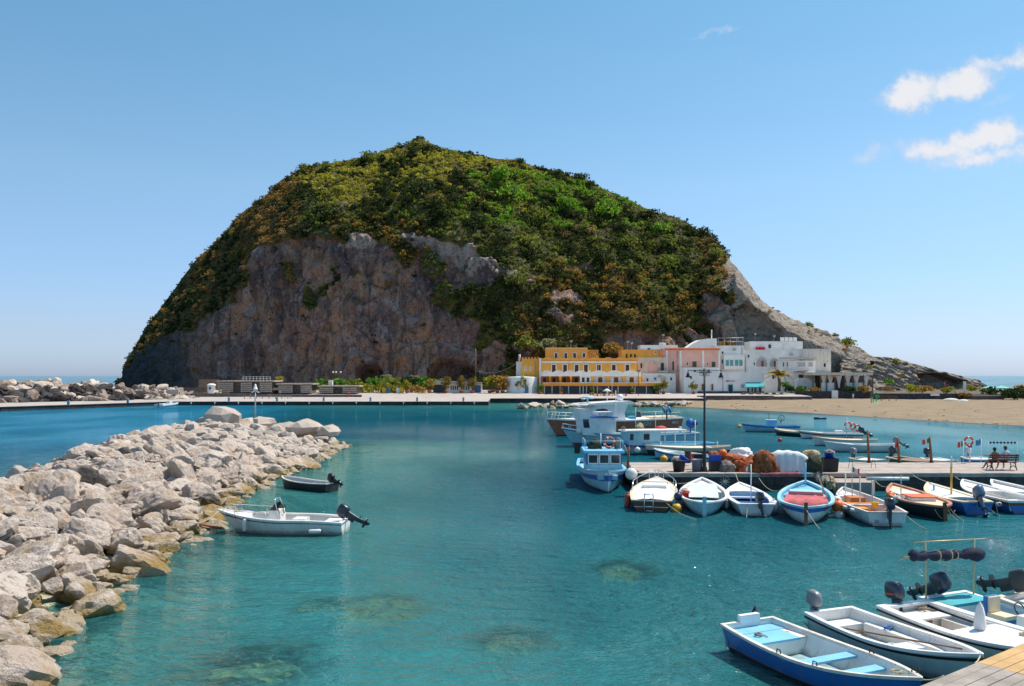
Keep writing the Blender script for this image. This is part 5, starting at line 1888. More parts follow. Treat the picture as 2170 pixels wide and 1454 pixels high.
for i, (px, py, Y, h_) in enumerate(((1210, 738, 243, 2.2), (1330, 742, 250, 2.6), (1338, 742, 250, 2.2), (1405, 726, 251, 2.4), (1455, 741, 246, 2.0), (1600, 724, 252, 2.4), (1640, 724, 252, 1.8), (1730, 741, 245, 2.2))):
    ae = thing('aerial', ordl(i, 8) + ' thin television aerial on the roofs of the village', 'aerial', P(px, py, Y), 0, 'aerials on the roofs')
    MB().tube([(0, 0, 0), (0, 0, h_)], .04, galv, 5).build('mast', ae)
    mb = MB()
    for q in (.0, .2, .4):
        mb.tube([(-.5 + q * .3, 0, h_ - q), (.5 - q * .3, 0, h_ - q)], .025, galv, 4)
    mb.build('rods', ae)
for hs_, px, py, Y in ((SH, 1527, 800, 232.4), (MW, 1676, 752, 242.9), (A2b, 1398, 798, 236.4), (TB, 1556, 741, 241.9)):
    MB().box(X(px, Y) - .45, X(px, Y) + .45, Y - .35, Y, Z(py, Y) - .3, Z(py, Y) + .3, galv).build('air_conditioner', hs_, rel=True)

# ------------------------------------------------------------------ boats
bwhite = mat('boat_white', (0.80, 0.785, 0.76), .38, var=.08, vs=1.2, spec=.5, col2=(0.60, 0.56, 0.49), thr=.62, grime=.6)
bgrey = mat('boat_pale_grey', (0.60, 0.63, 0.64), .4, var=.08, vs=1.2, grime=.6)
bblue = mat('boat_blue', (0.03, 0.15, 0.46), .35, var=.12, vs=1.2, col2=(0.06, 0.23, 0.50), thr=.58, grime=.35)
bsky = mat('boat_sky_blue', (0.22, 0.52, 0.74), .45, var=.08, vs=1.5)
bcyan = mat('boat_light_cyan', (0.34, 0.60, 0.68), .45, var=.1, vs=1.5, grime=.6)
bteal = mat('boat_teal', (0.07, 0.40, 0.50), .45, var=.1, vs=1.5)
bnavy = mat('boat_navy', (0.02, 0.04, 0.12), .4, var=.2)
bred = mat('boat_red', (0.50, 0.07, 0.035), .5, var=.15, vs=2)
bbrown = mat('boat_varnish_brown', (0.13, 0.045, 0.02), .35, var=.2, vs=2)
bfoul = mat('antifouling', (0.045, 0.025, 0.018), .8, var=.3, vs=3)
bblack = mat('rubber_black', (0.015, 0.015, 0.017), .6, var=.2)
bcream = mat('boat_cream', (0.72, 0.60, 0.42), .5, var=.1, vs=1.5)
borange = mat('boat_orange', (0.60, 0.22, 0.06), .55, var=.15, vs=2)
wornrail = mat('worn_rail', (0.66, 0.60, 0.54), .7, var=.15, vs=3, col2=(0.28, 0.13, 0.07), thr=.60)
tan_r = mat('rope', (0.50, 0.42, 0.28), .95, var=.25, vs=20)
steel = mat('steel_tube', (0.75, 0.76, 0.78), .25, metal=.85, var=.05)
cowl_k = mat('motor_navy', (0.018, 0.024, 0.045), .3, var=.15, spec=.5, coat=.4)
cowl_g = mat('motor_grey', (0.22, 0.23, 0.25), .35, var=.1)
motor_s = mat('motor_leg', (0.03, 0.032, 0.04), .45, var=.2)
pinkc = mat('faded_pink_cover', (0.50, 0.13, 0.14), .95, var=.2, vs=2, bump=.4)
redp = mat('red_plastic', (0.62, 0.05, 0.03), .4, var=.1)
orangeb = mat('orange_buoy_plastic', (0.80, 0.16, 0.03), .45, var=.12, vs=4)
whiteb = mat('white_buoy_plastic', (0.74, 0.72, 0.68), .45, var=.12, vs=4)
yellowb = mat('yellow_buoy_plastic', (0.78, 0.36, 0.03), .45, var=.12, vs=4)
flag_g, flag_w, flag_r = mat('flag_green', (.03, .28, .10), .9), mat('flag_white', (.75, .74, .72), .9), mat('flag_red', (.60, .05, .05), .9)


class Boat:
    def __init__(s, label, stern, bow, B, hm, hs=None, hb=None, tw=.82, dbl=False, name='motorboat', rake=.4, d=.28, th=.06, group=None, fine=2.3, cat='boat'):
        A, W = G(*stern), G(*bow)
        hs = stern[2] if hs is None else hs
        hb = bow[2] if hb is None else hb
        s.L = math.hypot(W.x - A.x, W.y - A.y)
        s.B, s.hm, s.hs, s.hb_, s.tw, s.dbl, s.rake, s.d, s.th, s.fine = B, hm, hs, hb, tw, dbl, rake, d, th, fine
        s.t = thing(name, label, cat, (A.x, A.y, 0), math.atan2(W.y - A.y, W.x - A.x), group)

    def b(s, u):
        if s.dbl:
            if u < .5:
                return s.B / 2 * max(0, 1 - ((.5 - u) / .5) ** 3.0)
        elif u < .45:
            return s.B / 2 * (s.tw + (1 - s.tw) * math.sin(math.pi / 2 * u / .45))
        k0 = .5 if s.dbl else .45
        return s.B / 2 * max(0, 1 - ((u - k0) / (1 - k0)) ** s.fine)

    def h(s, u):
        if u < .4:
            return s.hm + (s.hs - s.hm) * ((.4 - u) / .4) ** 2
        return s.hm + (s.hb_ - s.hm) * ((u - .4) / .6) ** 2

    def pt(s, u, side, q):
        """q: -1 keel, 0 water line, 1 gunwale"""
        h = s.h(u)
        z = q * s.d if q < 0 else q * h
        t_ = (z + s.d) / (h + s.d)
        e = .30 + .5 * u ** 3 + (.25 * (1 - u) ** 3 if s.dbl else 0)
        w_ = s.b(u) * max(t_, 0) ** e
        x = u * s.L - s.rake * (1 - t_) * u ** 4
        if s.dbl:
            x += s.rake * .6 * (1 - t_) * (1 - u) ** 4
        return Vector((x, side * w_, z))

    def us(s, n=22, a=0.0, b=1.0):
        r_ = [a + (b - a) * i / n for i in range(n + 1)]
        if b >= .999:
            r_ = r_[:-1] + [.975, .992, 1.0]
        if s.dbl and a <= .001:
            r_ = [0, .008, .025] + r_[1:]
        return r_

    def hull(s, bands, name='hull'):
        """bands: list of (top q, material) upwards from the keel"""
        qs, ms_ = [-1.0], []
        lo = -1.0
        for top, m_ in bands:
            n = max(1, int((top - lo) / .28 + .5))
            for i in range(n):
                qs.append(lo + (top - lo) * (i + 1) / n)
                ms_.append(m_)
            lo = top
        U = s.us()
        mb = MB()
        for k_, m_ in enumerate(ms_):
            for side in (1, -1):
                rows = [[s.pt(u_, side, qs[k_]), s.pt(u_, side, qs[k_ + 1])] for u_ in U]
                mb.grid(rows, m_, True)
            if not s.dbl:
                mb.add([s.pt(0, 1, qs[k_]), s.pt(0, -1, qs[k_]), s.pt(0, -1, qs[k_ + 1]), s.pt(0, 1, qs[k_ + 1])], [(0, 1, 2, 3)], m_)
        return mb.build(name, s.t)

    def loop(s, off=0.0, dz=0.0, transom=True):
        """points along the sheer from stern starboard round the bow to stern port"""
        pts = []
        U = s.us(26)
        for u_ in U:
            pts.append(Vector((s.L * u_ + (off if u_ == 1 else 0), -(max(s.b(u_) + off, 0.004)), s.h(u_) + dz)))
        for u_ in reversed(U[:-1]):
            pts.append(Vector((s.L * u_, (max(s.b(u_) + off, 0.004)), s.h(u_) + dz)))
        return pts

    def rail(s, m_, w_=.09, hgt=.05, name='gunwale', out=.025):
        """flat capping round the sheer, closing over the transom"""
        o_, i_ = s.loop(out), s.loop(-w_)
        up = Vector((0, 0, hgt))
        mb = MB()
        rows = [[a - up * .6, a + up * .4, b_ + up * .4, b_ - up * .8] for a, b_ in zip(o_, i_)]
        mb.grid(rows, m_, False)
        if not s.dbl:
            b0, h0 = s.b(0), s.h(0)
            mb.box(-out, w_, -b0 - out, b0 + out, h0 - hgt * .6, h0 + hgt * .42, m_)
        return mb.build(name, s.t)

    def strip(s, m_, q0, q1, out=.02, name='rubbing_strake'):
        mb = MB()
        U = s.us(26)
        for side in (1, -1):
            rows = []
            for u_ in U:
                a, b_ = s.pt(u_, side, q0), s.pt(u_, side, q1)
                o_ = Vector((out * .4 if u_ > .97 else 0, side * out, 0))
                rows.append([a, a + o_, b_ + o_, b_])
            mb.grid(rows, m_, False)
        if not s.dbl:
            z0, z1 = q0 * s.h(0), q1 * s.h(0)
            mb.box(-out, 0, -s.b(0), s.b(0), z0, z1, m_)
        return mb.build(name, s.t)

    def inner(s, m_, fz=.09, fm=None, name='inner_hull'):
        """lining from the gunwale down to the floor boards"""
        mb = MB()
        U = [u_ for u_ in s.us(24) if s.b(u_) > s.th * 1.1 or u_ in (0,)]
        if s.dbl:
            U = [u_ for u_ in U if s.b(u_) > s.th * 1.1]
        fl = []
        for side in (1, -1):
            rows = []
            for u_ in U:
                h = s.h(u_)
                row = []
                for k_ in range(5):
                    f_ = 1 - k_ / 4
                    z = fz + (h - fz) * f_
                    p = s.pt(u_, side, z / h)
                    row.append(Vector((min(max(p.x, s.th), s.L - .02), side * max(abs(p.y) - s.th, .003), z)))
                rows.append(row)
            mb.grid(rows, m_, True)
            fl.append([r_[-1] for r_ in rows])
        if not s.dbl:
            mb.add([(s.th, s.b(0), s.h(0)), (s.th, -s.b(0), s.h(0)), (s.th, -s.b(0) * .9, fz), (s.th, s.b(0) * .9, fz)], [(0, 1, 2, 3)], m_)
        o = mb.build(name, s.t)
        MB().grid([[a, (a + b_) / 2, b_] for a, b_ in zip(*fl)], fm or m_).build('floor', s.t)
        return o

    def deck(s, u0, u1, m_, dz=-.03, name='deck', inset=.04, crown=.0, lip=None):
        rows = []
        U = s.us(max(4, int(16 * (u1 - u0)) + 2), u0, u1)
        for u_ in U:
            z = s.h(u_) + dz
            w_ = max(abs(s.pt(u_, 1, min(1, z / s.h(u_))).y) - inset, .003)
            rows.append([Vector((s.L * u_, w_ * k_, z + crown * (1 - k_ * k_) * min(1, w_))) for k_ in (-1, -.6, 0, .6, 1)])
        mb = MB().grid(rows, m_, False)
        if lip:
            a = rows[0]
            mb.grid([a, [p - Vector((0, 0, lip)) for p in a]], m_)
        return mb.build(name, s.t)

    def thwart(s, u, w_, m_, dz=-.16, th=.05, name='thwart', front=None):
        z = s.h(u) + dz
        b_ = min(s.inw(u - w_ / 2 / s.L, z - th), s.inw(u + w_ / 2 / s.L, z - th))
        x = u * s.L
        o = MB().box(x - w_ / 2, x + w_ / 2, -b_, b_, z - th, z, m_).build(name, s.t)
        return o

    def inw(s, u, z):
        """half width inside the lining"""
        u = min(max(u, 0), 1)
        return max(abs(s.pt(u, 1, min(1, z / s.h(u))).y) - s.th * .9, .01)

    def boxp(s, u0, u1, y0, y1, z0, z1, m_, name='locker'):
        vs = []
        for z in (z0, z1):
            for u_, y_ in ((u0, y0), (u1, y0), (u0, y1), (u1, y1)):
                w_ = s.inw(u_, z)
                vs.append((u_ * s.L, max(-w_, min(w_, y_)), z))
        return MB().add(vs, [(0, 2, 3, 1), (4, 5, 7, 6), (0, 1, 5, 4), (2, 6, 7, 3), (0, 4, 6, 2), (1, 3, 7, 5)], m_).build(name, s.t)

    def at(s, u, y, z):
        """local point -> world"""
        return world_of(s.t) @ Vector((u * s.L, y, z))


def outboard(bt, x, y, z, tilt=0, sc=1.0, cm=None, yaw=0, stripe=None):
    cm = cm or cowl_k
    M = Matrix.Translation((x, y, z)) @ Matrix.Rotation(R(yaw), 4, 'Z') @ Matrix.Rotation(R(tilt), 4, 'Y') @ Matrix.Scale(sc, 4)
    mb = MB()
    mb.bar((-.06, 0, -.02), (-.06, 0, -.34), .16, .08, motor_s)
    sec = [(.16, -.21, .085, .16), (.02, -.21, .085, .15), (-.2, -.22, .075, .13), (-.42, -.23, .065, .12), (-.56, -.25, .04, .105), (-.74, -.27, .033, .10), (-.86, -.28, .03, .12)]
    mb.grid([[(x_ + l_ * math.copysign(abs(math.cos(a_)) ** .8, math.cos(a_)), w_ * math.sin(a_), z_) for a_ in [math.pi * k_ / 6 for k_ in range(12)]] for z_, x_, w_, l_ in sec], cm, True, True)
    mb.slab([(-.50, -.07), (-.40, -.11), (-.14, -.08), (-.08, 0), (-.14, .08), (-.40, .11), (-.50, .07)], -.53, -.505, motor_s)
    mb.box(-.14, -.02, -.12, .12, .0, .07, motor_s)
    mb.tube([(-.02, 0, -.84), (-.08, 0, -.84), (-.35, 0, -.84), (-.46, 0, -.84)], [.02, .06, .065, .04], motor_s, 8)
    mb.add([(-.38, 0, -.84), (-.14, 0, -.84), (-.30, 0, -1.06), (-.40, 0, -1.06), (-.38, .02, -.84), (-.14, .02, -.84), (-.30, .02, -1.06), (-.40, .02, -1.06)],
           [(0, 1, 2, 3), (7, 6, 5, 4), (0, 4, 5, 1), (1, 5, 6, 2), (2, 6, 7, 3), (3, 7, 4, 0)], motor_s)
    leg = mb.build('outboard_motor', bt.t)
    leg.data.transform(M)
    rings = []
    for zz_, k_, dx in ((.10, .78, 0), (.16, .98, 0), (.30, 1.0, 0), (.44, .97, -.01), (.55, .86, -.02), (.62, .62, -.04), (.645, .25, -.05)):
        ring = []
        for i in range(16):
            a = 2 * math.pi * i / 16
            ca, sa = math.cos(a), math.sin(a)
            e = lambda v_: math.copysign(abs(v_) ** .65, v_)
            ring.append((-.22 + dx + .31 * k_ * e(ca) + (.03 if ca > 0 else 0), .205 * k_ * e(sa), zz_))
        rings.append(ring)
    mb = MB().grid(rings, cm, True, True)
    mb.poly(rings[-1], cm)
    mb.poly(rings[0][::-1], motor_s)
    if stripe:
        for sd in (-1, 1):
            mb.box(-.40, -.06, sd * .2085 - .004, sd * .2085 + .004, .22, .27, stripe)
    co = mb.build('cowling', leg)
    co.data.transform(M)
    mb = MB()
    for k_ in range(3):
        a = k_ * 2.094
        c0, s0 = math.cos(a), math.sin(a)
        c1, s1 = math.cos(a + .75), math.sin(a + .75)
        mb.add([(-.46, .02 * c0, -.84 + .02 * s0), (-.45, .13 * c0, -.84 + .13 * s0), (-.51, .13 * c1, -.84 + .13 * s1), (-.50, .02 * c1, -.84 + .02 * s1)], [(0, 1, 2, 3)], steel)
    mb.tube([(-.44, 0, -.84), (-.54, 0, -.84)], [.035, .015], motor_s, 7)
    pr_ = mb.build('propeller', leg)
    pr_.data.transform(M)
    return leg


def rope(a, b, sag, label, m_=None, r_=.018, n=10, name='mooring_rope', group=None):
    a, b = Vector(a), Vector(b)
    pts_ = [a.lerp(b, i / n) - Vector((0, 0, sag * (1 - (2 * i / n - 1) ** 2))) for i in range(n + 1)]
    c0 = (a + b) / 2
    o = MB().tube([p - c0 for p in pts_], r_, m_ or tan_r, 5).build(name, None, c0)
    return tag(o, label, 'rope', group)


def buoy(p, r_, m_, label, name='buoy', group=None, cap=None):
    t_ = thing(name, label, 'buoy', p, 0, group)
    MB().ball((0, 0, 0), r_, m_, 12).build('ball', t_)
    MB().tube([(0, 0, r_ * .9), (0, 0, r_ * 1.25)], [r_ * .22, r_ * .14], cap or m_, 7).build('eye', t_)
    return t_


def fender(p, L_, r_, label, axis='z', m_=None, tip=None, group=None):
    t_ = thing('fender', label, 'fender', p, 0, group)
    pts_ = [(0, 0, -L_ / 2), (0, 0, -L_ * .42), (0, 0, -L_ * .3), (0, 0, L_ * .3), (0, 0, L_ * .42), (0, 0, L_ / 2)]
    if axis != 'z':
        d = Vector(axis).normalized()
        pts_ = [d * q[2] for q in pts_]
    MB().tube(pts_[1:-1], [r_ * .7, r_, r_, r_ * .7], m_ or whiteb, 9).build('body', t_)
    MB().tube(pts_[:2], [r_ * .4, r_ * .68], tip or bnavy, 8).tube(pts_[-2:], [r_ * .68, r_ * .4], tip or bnavy, 8).build('tip', t_)
    return t_


def flag(par, x, y, z, w_, h_, cols=None, dr=-1, name='flag'):
    """small waving flag, attached at (x, y, z) and running along -x (dr) in parent space"""
    cols = cols or (flag_g, flag_w, flag_r)
    mb = MB()
    n = 9
    for i in range(n):
        a, b_ = i / n, (i + 1) / n
        f = lambda q: (x + dr * w_ * q, y + .06 * math.sin(q * 7), z - .28 * w_ * q + .03 * math.sin(q * 9))
        p, q = f(a), f(b_)
        mb.add([p, q, (q[0], q[1] + .02, q[2] - h_), (p[0], p[1] + .02, p[2] - h_)], [(0, 1, 2, 3)], cols[min(len(cols) - 1, i * len(cols) // n)])
    return mb.build(name, par)


def lifering(par_or_none, p, r_, label=None, M=None, name='life_ring'):
    mb = MB()
    for k_ in range(4):
        a0 = k_ * math.pi / 2 + .3
        mb.torus((0, 0, 0), r_, r_ * .24, redm, 'y', 8, 8, (a0 + .16, a0 + math.pi / 2 - .16), M)
        mb.torus((0, 0, 0), r_, r_ * .245, whiteb, 'y', 3, 8, (a0 - .16, a0 + .16), M)
    o = mb.build(name, par_or_none, p)
    if label:
        tag(o, label, 'life ring')
    return o


redm = mat('life_ring_orange', (0.62, 0.09, 0.03), .55, var=.12, vs=5)

# ---- foreground, lower right
f1 = Boat('blue and white open rowing boat with sky blue thwarts, nearest in the lower right', (1584, 1316, .62), (1955, 1438, .85), 1.86, .56, tw=.84, name='rowing_boat')
f1.hull([(0.02, bfoul), (.16, bfoul), (1, bblue)])
f1.inner(bwhite, .10, bcyan)
f1.rail(wornrail, .075, .06)
f1.boxp(.012, .10, -.72, .72, .1, .50, bsky, 'stern_locker')
f1.boxp(.10, .235, -.76, .76, .11, .44, bwhite, 'bench_box')
f1.boxp(.095, .24, -.78, .56, .442, .49, bsky, 'stern_bench')
f1.boxp(.10, .235, .565, .80, .442, .485, wornrail, 'side_board')
f1.thwart(.50, .30, bsky, -.10)
f1.thwart(.69, .28, bsky, -.12)
f1.deck(.75, .985, bwhite, -.24, 'bow_floor', .07)
for a, b_ in ((-.33, -.05), (.12, .36)):
    MB().add([f1.pt(.78, 1, 1) * 0 + Vector((f1.L * .78, a * 1.6, f1.h(.78) - .225)), Vector((f1.L * .78, b_ * 1.6, f1.h(.78) - .225)), Vector((f1.L * .93, b_ * .72, f1.h(.93) - .227)), Vector((f1.L * .93, a * .72, f1.h(.93) - .227))], [(0, 1, 2, 3)], bsky).build('floor_panel', f1.t)
MB().box(-.03, .1, -.28, .30, .60, .80, bwhite).build('motor_pad', f1.t)
for u_, sd in ((.42, -1), (.6, 1), (.62, -1), (.92, 1)):
    x = u_ * f1.L
    MB().tube([(x - .06, sd * (f1.b(u_) - .03), f1.h(u_) + .02), (x - .05, sd * (f1.b(u_) - .03), f1.h(u_) + .10), (x + .05, sd * (f1.b(u_) - .03), f1.h(u_) + .10), (x + .06, sd * (f1.b(u_) - .03), f1.h(u_) + .02)], .014, bfoul, 5).build('rowlock', f1.t)
MB().tube([(-.05, .35, .72), (-.3, .5, .85), (-.5, .55, .6), (-.55, .55, .2)], .03, bblack, 6).build('rudder_tube', f1.t)

f2 = Boat('white open boat with pale grey hull, black rubbing strip and small grey outboard', (1756, 1293, .60), (2084, 1388, .82), 1.75, .55, tw=.86, name='motorboat')
f2.hull([(0.06, bfoul), (1, bgrey)])
f2.inner(bwhite, .12, bwhite)
f2.rail(bwhite, .10, .07)
f2.strip(bblack, .80, .89, .022)
f2.boxp(.02, .13, -.66, .66, .12, .36, bwhite, 'stern_bench')
f2.boxp(.15, .68, -.76, -.44, .125, .40, bwhite, 'side_bench')
f2.boxp(.15, .68, .50, .76, .125, .40, bwhite, 'side_bench')
f2.boxp(.56, .66, -.435, .10, .125, .52, bwhite, 'console')
f2.deck(.74, .99, bwhite, -.20, 'foredeck', .08, lip=.25)
MB().tube([(.2 * f2.L, -.42, .44), (.82 * f2.L, .35, .66)], .02, wood, 6).build('oar', f2.t)
outboard(f2, -.02, -.35, .66, 8, .66, cowl_g)
sheet_w0 = mat('parasol_cloth', (.70, .69, .70), .9, var=.08)
f3 = Boat('white boat with flush deck, open cockpit, upright navy outboard and folded parasol', (1914, 1278, .70), (2330, 1384, .95), 1.95, .66, tw=.88, name='motorboat')
f3.hull([(0.05, bfoul), (1, bwhite)])
f3.rail(bwhite, .20, .06)
f3.strip(bblack, .84, .90, .02)
f3.inner(bwhite, .14, cream)
f3.deck(.42, .99, bwhite, -.02, 'foredeck', .05, .05, .45)
f3.boxp(.02, .12, -.75, .75, .14, .52, bwhite, 'stern_bench')
f3.boxp(.128, .20, -.74, -.1, .14, .55, bbrown, 'locker')
f3.boxp(.14, .40, .52, .80, .145, .44, bwhite, 'side_bench')
f3.boxp(.125, .205, -.76, .5, .555, .60, bwhite, 'coaming')
outboard(f3, .06, -.15, .76, -8, .80, cowl_k, 0, redp)
fp = thing('parasol', 'folded white parasol standing on the flush-decked white boat', 'parasol', f3.at(.47, -.12, .66))
MB().tube([(0, 0, 0), (0, 0, .68)], .016, steel, 6).build('pole', fp)
MB().grid([[((q_ * (1 + .28 * (k_ % 2))) * math.cos(k_ * math.pi / 8), (q_ * (1 + .28 * (k_ % 2))) * math.sin(k_ * math.pi / 8), z_) for k_ in range(16)] for q_, z_ in ((.085, .03), (.11, .10), (.095, .26), (.085, .40), (.06, .55), (.015, .66))], sheet_w0, True, True).build('canopy', fp)
f4 = Boat('white boat with turquoise stern seat, yellow helm seat and navy outboard tilted up', (1998, 1260, .72), (2420, 1352, .95), 1.95, .62, tw=.88, name='motorboat')
f4.hull([(0.05, bfoul), (1, bwhite)])
f4.rail(bwhite, .13, .07)
f4.strip(bblack, .80, .86, .02)
f4.inner(bwhite, .14, bteal)
f4.boxp(.02, .17, -.80, .80, .14, .64, bwhite, 'stern_box')
f4.boxp(.02, .175, -.72, .78, .645, .72, mat('turquoise_cushion', (.05, .40, .44), .6), 'cushion')
hsx = .27
f4.boxp(hsx, hsx + .10, -.1, .34, .14, .50, bblue, 'helm_seat')
st_ = MB().box(hsx * f4.L + .02, (hsx + .11) * f4.L, -.09, .33, .505, .60, bcream).build('seat_cushion', f4.t)
MB().box(hsx * f4.L - .06, hsx * f4.L + .03, -.11, .35, .50, 1.0, bblue).build('seat_back', f4.t)
MB().box(hsx * f4.L + .032, hsx * f4.L + .10, -.07, .31, .58, .99, bcream).build('back_cushion', f4.t)
f4.boxp(.46, .52, -.25, .35, .14, .78, bwhite, 'console')
MB().torus((.43 * f4.L, .08, .84), .17, .016, bblack, 'x', 18, 6, None, Matrix.Rotation(R(-30), 4, 'Y')).build('steering_wheel', f4.t)
f4.deck(.72, .99, bwhite, -.05, 'foredeck', .06, .04, .4)
outboard(f4, -.06, -.2, .78, 58, .86, cowl_k)
# bimini frame of that boat, with the rolled canopy
pa, pb = f4.at(.03, -.80, .72), f4.at(.06, .80, .72)
hA, hB = Z(1148, pa.y) - .0, Z(1143, pb.y)
inv = world_of(f4.t).inverted()
mb = MB()
mb.tube([inv @ pa, inv @ Vector((pa.x - .02, pa.y, hA))], .022, mat('brass_tube', (.50, .40, .22), .4, metal=.4), 7)
mb.tube([inv @ pb, inv @ Vector((pb.x + .02, pb.y, hB))], .022, MATS['brass_tube'], 7)
dv = (Vector((pb.x, pb.y, hB)) - Vector((pa.x, pa.y, hA))).normalized()
mb.tube([inv @ (Vector((pa.x, pa.y, hA)) - dv * .38), inv @ (Vector((pb.x, pb.y, hB)) + dv * .42)], .018, MATS['brass_tube'], 6)
zA, zB = hA - .36, hB - .40
qa, qb = Vector((pa.x, pa.y, zA)) - dv * .55, Vector((pb.x, pb.y, zB)) + dv * .38
mb.tube([inv @ (qa - dv * .2), inv @ qb], .018, MATS['brass_tube'], 6)
mb.tube([inv @ (qa - dv * .32 - Vector((0, 0, .07))), inv @ (qa + dv * .3)], .014, MATS['brass_tube'], 6)
mb.build('canopy_frame', f4.t)
navyc = mat('navy_canvas', (.012, .018, .045), .85, var=.25, vs=6, bump=.8)
ns = 26
mb = MB()
mb.tube([inv @ qa.lerp(qb, i / ns) + Vector((0, .02 * math.sin(i * 1.9), .02 * math.sin(i * 1.3))) for i in range(ns + 1)],
        [(.125 + .022 * math.sin(i * 1.7) + .02 * math.sin(i * .6 + 1) + (.035 if i > 20 else 0)) * (1 if 0 < i < ns else .45) for i in range(ns + 1)], navyc, 10)
mb.build('rolled_canopy', f4.t)
mb = MB()
for i in range(9, 17):
    p = qa.lerp(qb, i / ns)
    mb.torus(inv @ p, .13, .01, tan_r, 'x', 12, 5, None, inv.to_3x3().to_4x4() @ Matrix.Rotation(math.atan2(dv.y, dv.x) + (.35 if i % 2 else -.35), 4, 'Z'))
mb.build('lashing', f4.t)
f5 = Boat('cream white boat cut by the right picture edge, black outboard tilted up', (2150, 1258, .75), (2560, 1330, 1.0), 1.9, .66, tw=.88, name='motorboat')
f5.hull([(0.05, bfoul), (1, bwhite)])
f5.rail(mat('boat_ivory', (.70, .64, .54), .5), .14, .07)
f5.inner(bwhite, .14, cream)
f5.boxp(.02, .14, -.7, .7, .14, .6, bwhite, 'stern_bench')
outboard(f5, -.02, -.05, .86, 70, .95, mat('motor_charcoal', (.05, .05, .055), .35))

# wooden landing stage in the corner
dk = thing('landing_stage', 'wooden plank landing stage in the lower right corner, grey boards meeting tan boards', 'jetty', (9.5, 15.6, .9))
p0, p1 = G(1948, 1454, .95), G(2170, 1362, .95)
ed = (p1 - p0).normalized()
nr_ = Vector((ed.y, -ed.x, 0))
grey_w = mat('grey_boards', (.36, .31, .27), .9, var=.22, vs=1.5, bump=.5, bs=18)
tan_w = mat('tan_boards', (.58, .36, .16), .85, var=.16, vs=1.5, bump=.4, bs=18)
seam = G(2072, 1404, .95)
t_seam = (seam - p0).dot(ed)
for i in range(13):
    for (a, b_, m_) in ((-2.4, t_seam, grey_w), (t_seam + .012, 9.5, tan_w)):
        o0 = .012 + i * .245
        q = [p0 + ed * a + nr_ * o0, p0 + ed * a + nr_ * (o0 + .23), p0 + ed * b_ + nr_ * (o0 + .23), p0 + ed * b_ + nr_ * o0]
        dzz = rr.uniform(-.006, .006)
        MB().slab([(v_.x, v_.y) for v_ in q], .90 + dzz, .95 + dzz, m_).build('plank', dk, rel=True)
mb = MB()
for o0 in (.15, 1.5, 2.9):
    mb.bar(p0 - ed * 2.2 + nr_ * o0 - Vector((0, 0, .14)), p0 + ed * 9 + nr_ * o0 - Vector((0, 0, .14)), .12, .16, wood)
mb.build('beam', dk, rel=True)
for a in (-1.5, 2, 5.5, 8.5):
    for o0 in (.25, 2.7):
        q = p0 + ed * a + nr_ * o0
        MB().tube([(q.x, q.y, -2.4), (q.x, q.y, .72)], .10, wood, 8).build('pile', dk, rel=True)
rope(f1.at(.985, 0, .82), p0 + ed * .9 + Vector((0, 0, 0)), .05, 'short mooring line from the blue rowing boat to the landing stage')
rope(f2.at(.985, 0, .80), p0 + ed * 2.1, .04, 'short mooring line from the grey-hulled boat to the landing stage')

# ---- left: motorboat and dinghy by the boulders
l1 = Boat('white open motorboat with centre console and black outboard tilted up, moored by the boulders', (733, 1102, .52), (462, 1080, .92), 1.95, .62, tw=.86, rake=1.0, name='motorboat', fine=2.0)
l1.hull([(.05, bgrey), (.80, bwhite), (.86, bnavy), (1, bwhite)])
l1.inner(bwhite, .14, cream)
l1.rail(bwhite, .14, .06)
l1.deck(.76, .99, bwhite, -.03, 'foredeck', .05, .04, .35)
l1.boxp(.04, .16, -.75, .75, .14, .48, bwhite, 'stern_bench')
l1.boxp(.30, .40, -.35, .35, .14, .60, bwhite, 'helm_bench')
l1.boxp(.49, .58, -.36, .36, .14, .95, bwhite, 'console')
xw = .535 * l1.L
mb = MB().add([(xw + .22, -.36, .95), (xw + .22, .36, .95), (xw - .02, .33, 1.26), (xw - .02, -.33, 1.26)], [(0, 1, 2, 3)], glass)
mb.add([(xw + .22, -.36, .95), (xw - .02, -.33, 1.26), (xw - .2, -.35, .95)], [(0, 1, 2)], glass)
mb.add([(xw + .22, .36, .95), (xw - .02, .33, 1.26), (xw - .2, .35, .95)], [(0, 1, 2)], glass)
mb.build('windscreen', l1.t)
MB().tube([(xw - .2, -.38, .6), (xw - .02, -.37, 1.34), (xw - .0, -.3, 1.42), (xw - .0, .3, 1.42), (xw - .02, .37, 1.34), (xw - .2, .38, .6)], .02, steel, 7).build('grab_rail', l1.t)
MB().torus((xw - .3, 0, .98), .17, .018, bblack, 'x', 16, 6).build('steering_wheel', l1.t)
for sd in (-1, 1):
    pr_ = [Vector((u_ * l1.L, sd * (l1.b(u_) - .07), l1.h(u_) + (.0 if u_ in (.55, .96) else .30))) for u_ in (.55, .58, .66, .75, .84, .92, .96)]
    mb = MB().tube(pr_, .016, steel, 6)
    for i in (2, 4):
        mb.tube([pr_[i], pr_[i] - Vector((0, 0, .30))], .013, steel, 5)
    mb.build('bow_rail', l1.t)
outboard(l1, -.05, 0, .58, 58, .88, cowl_k, 0)
for u_ in (.885,):
    q = l1.pt(u_, 1, .9)
    q2 = l1.pt(u_ - .03, 1, .9)
    yaw = math.atan2(q.y - q2.y, q.x - q2.x)
    text_part('LUCE B', .20, bnavy, l1.t, q + Vector((.0, .03, .0)), (R(90), 0, yaw + math.pi), .004)
fender(l1.at(.74, l1.b(.74) + .08, .42), .62, .085, 'white fender hanging upright from the white motorboat near the boulders', group=None)
fender(l1.at(.19, l1.b(.19) + .1, .22), .62, .09, 'white fender floating level at the stern of the white motorboat', axis=(1, .05, .03))
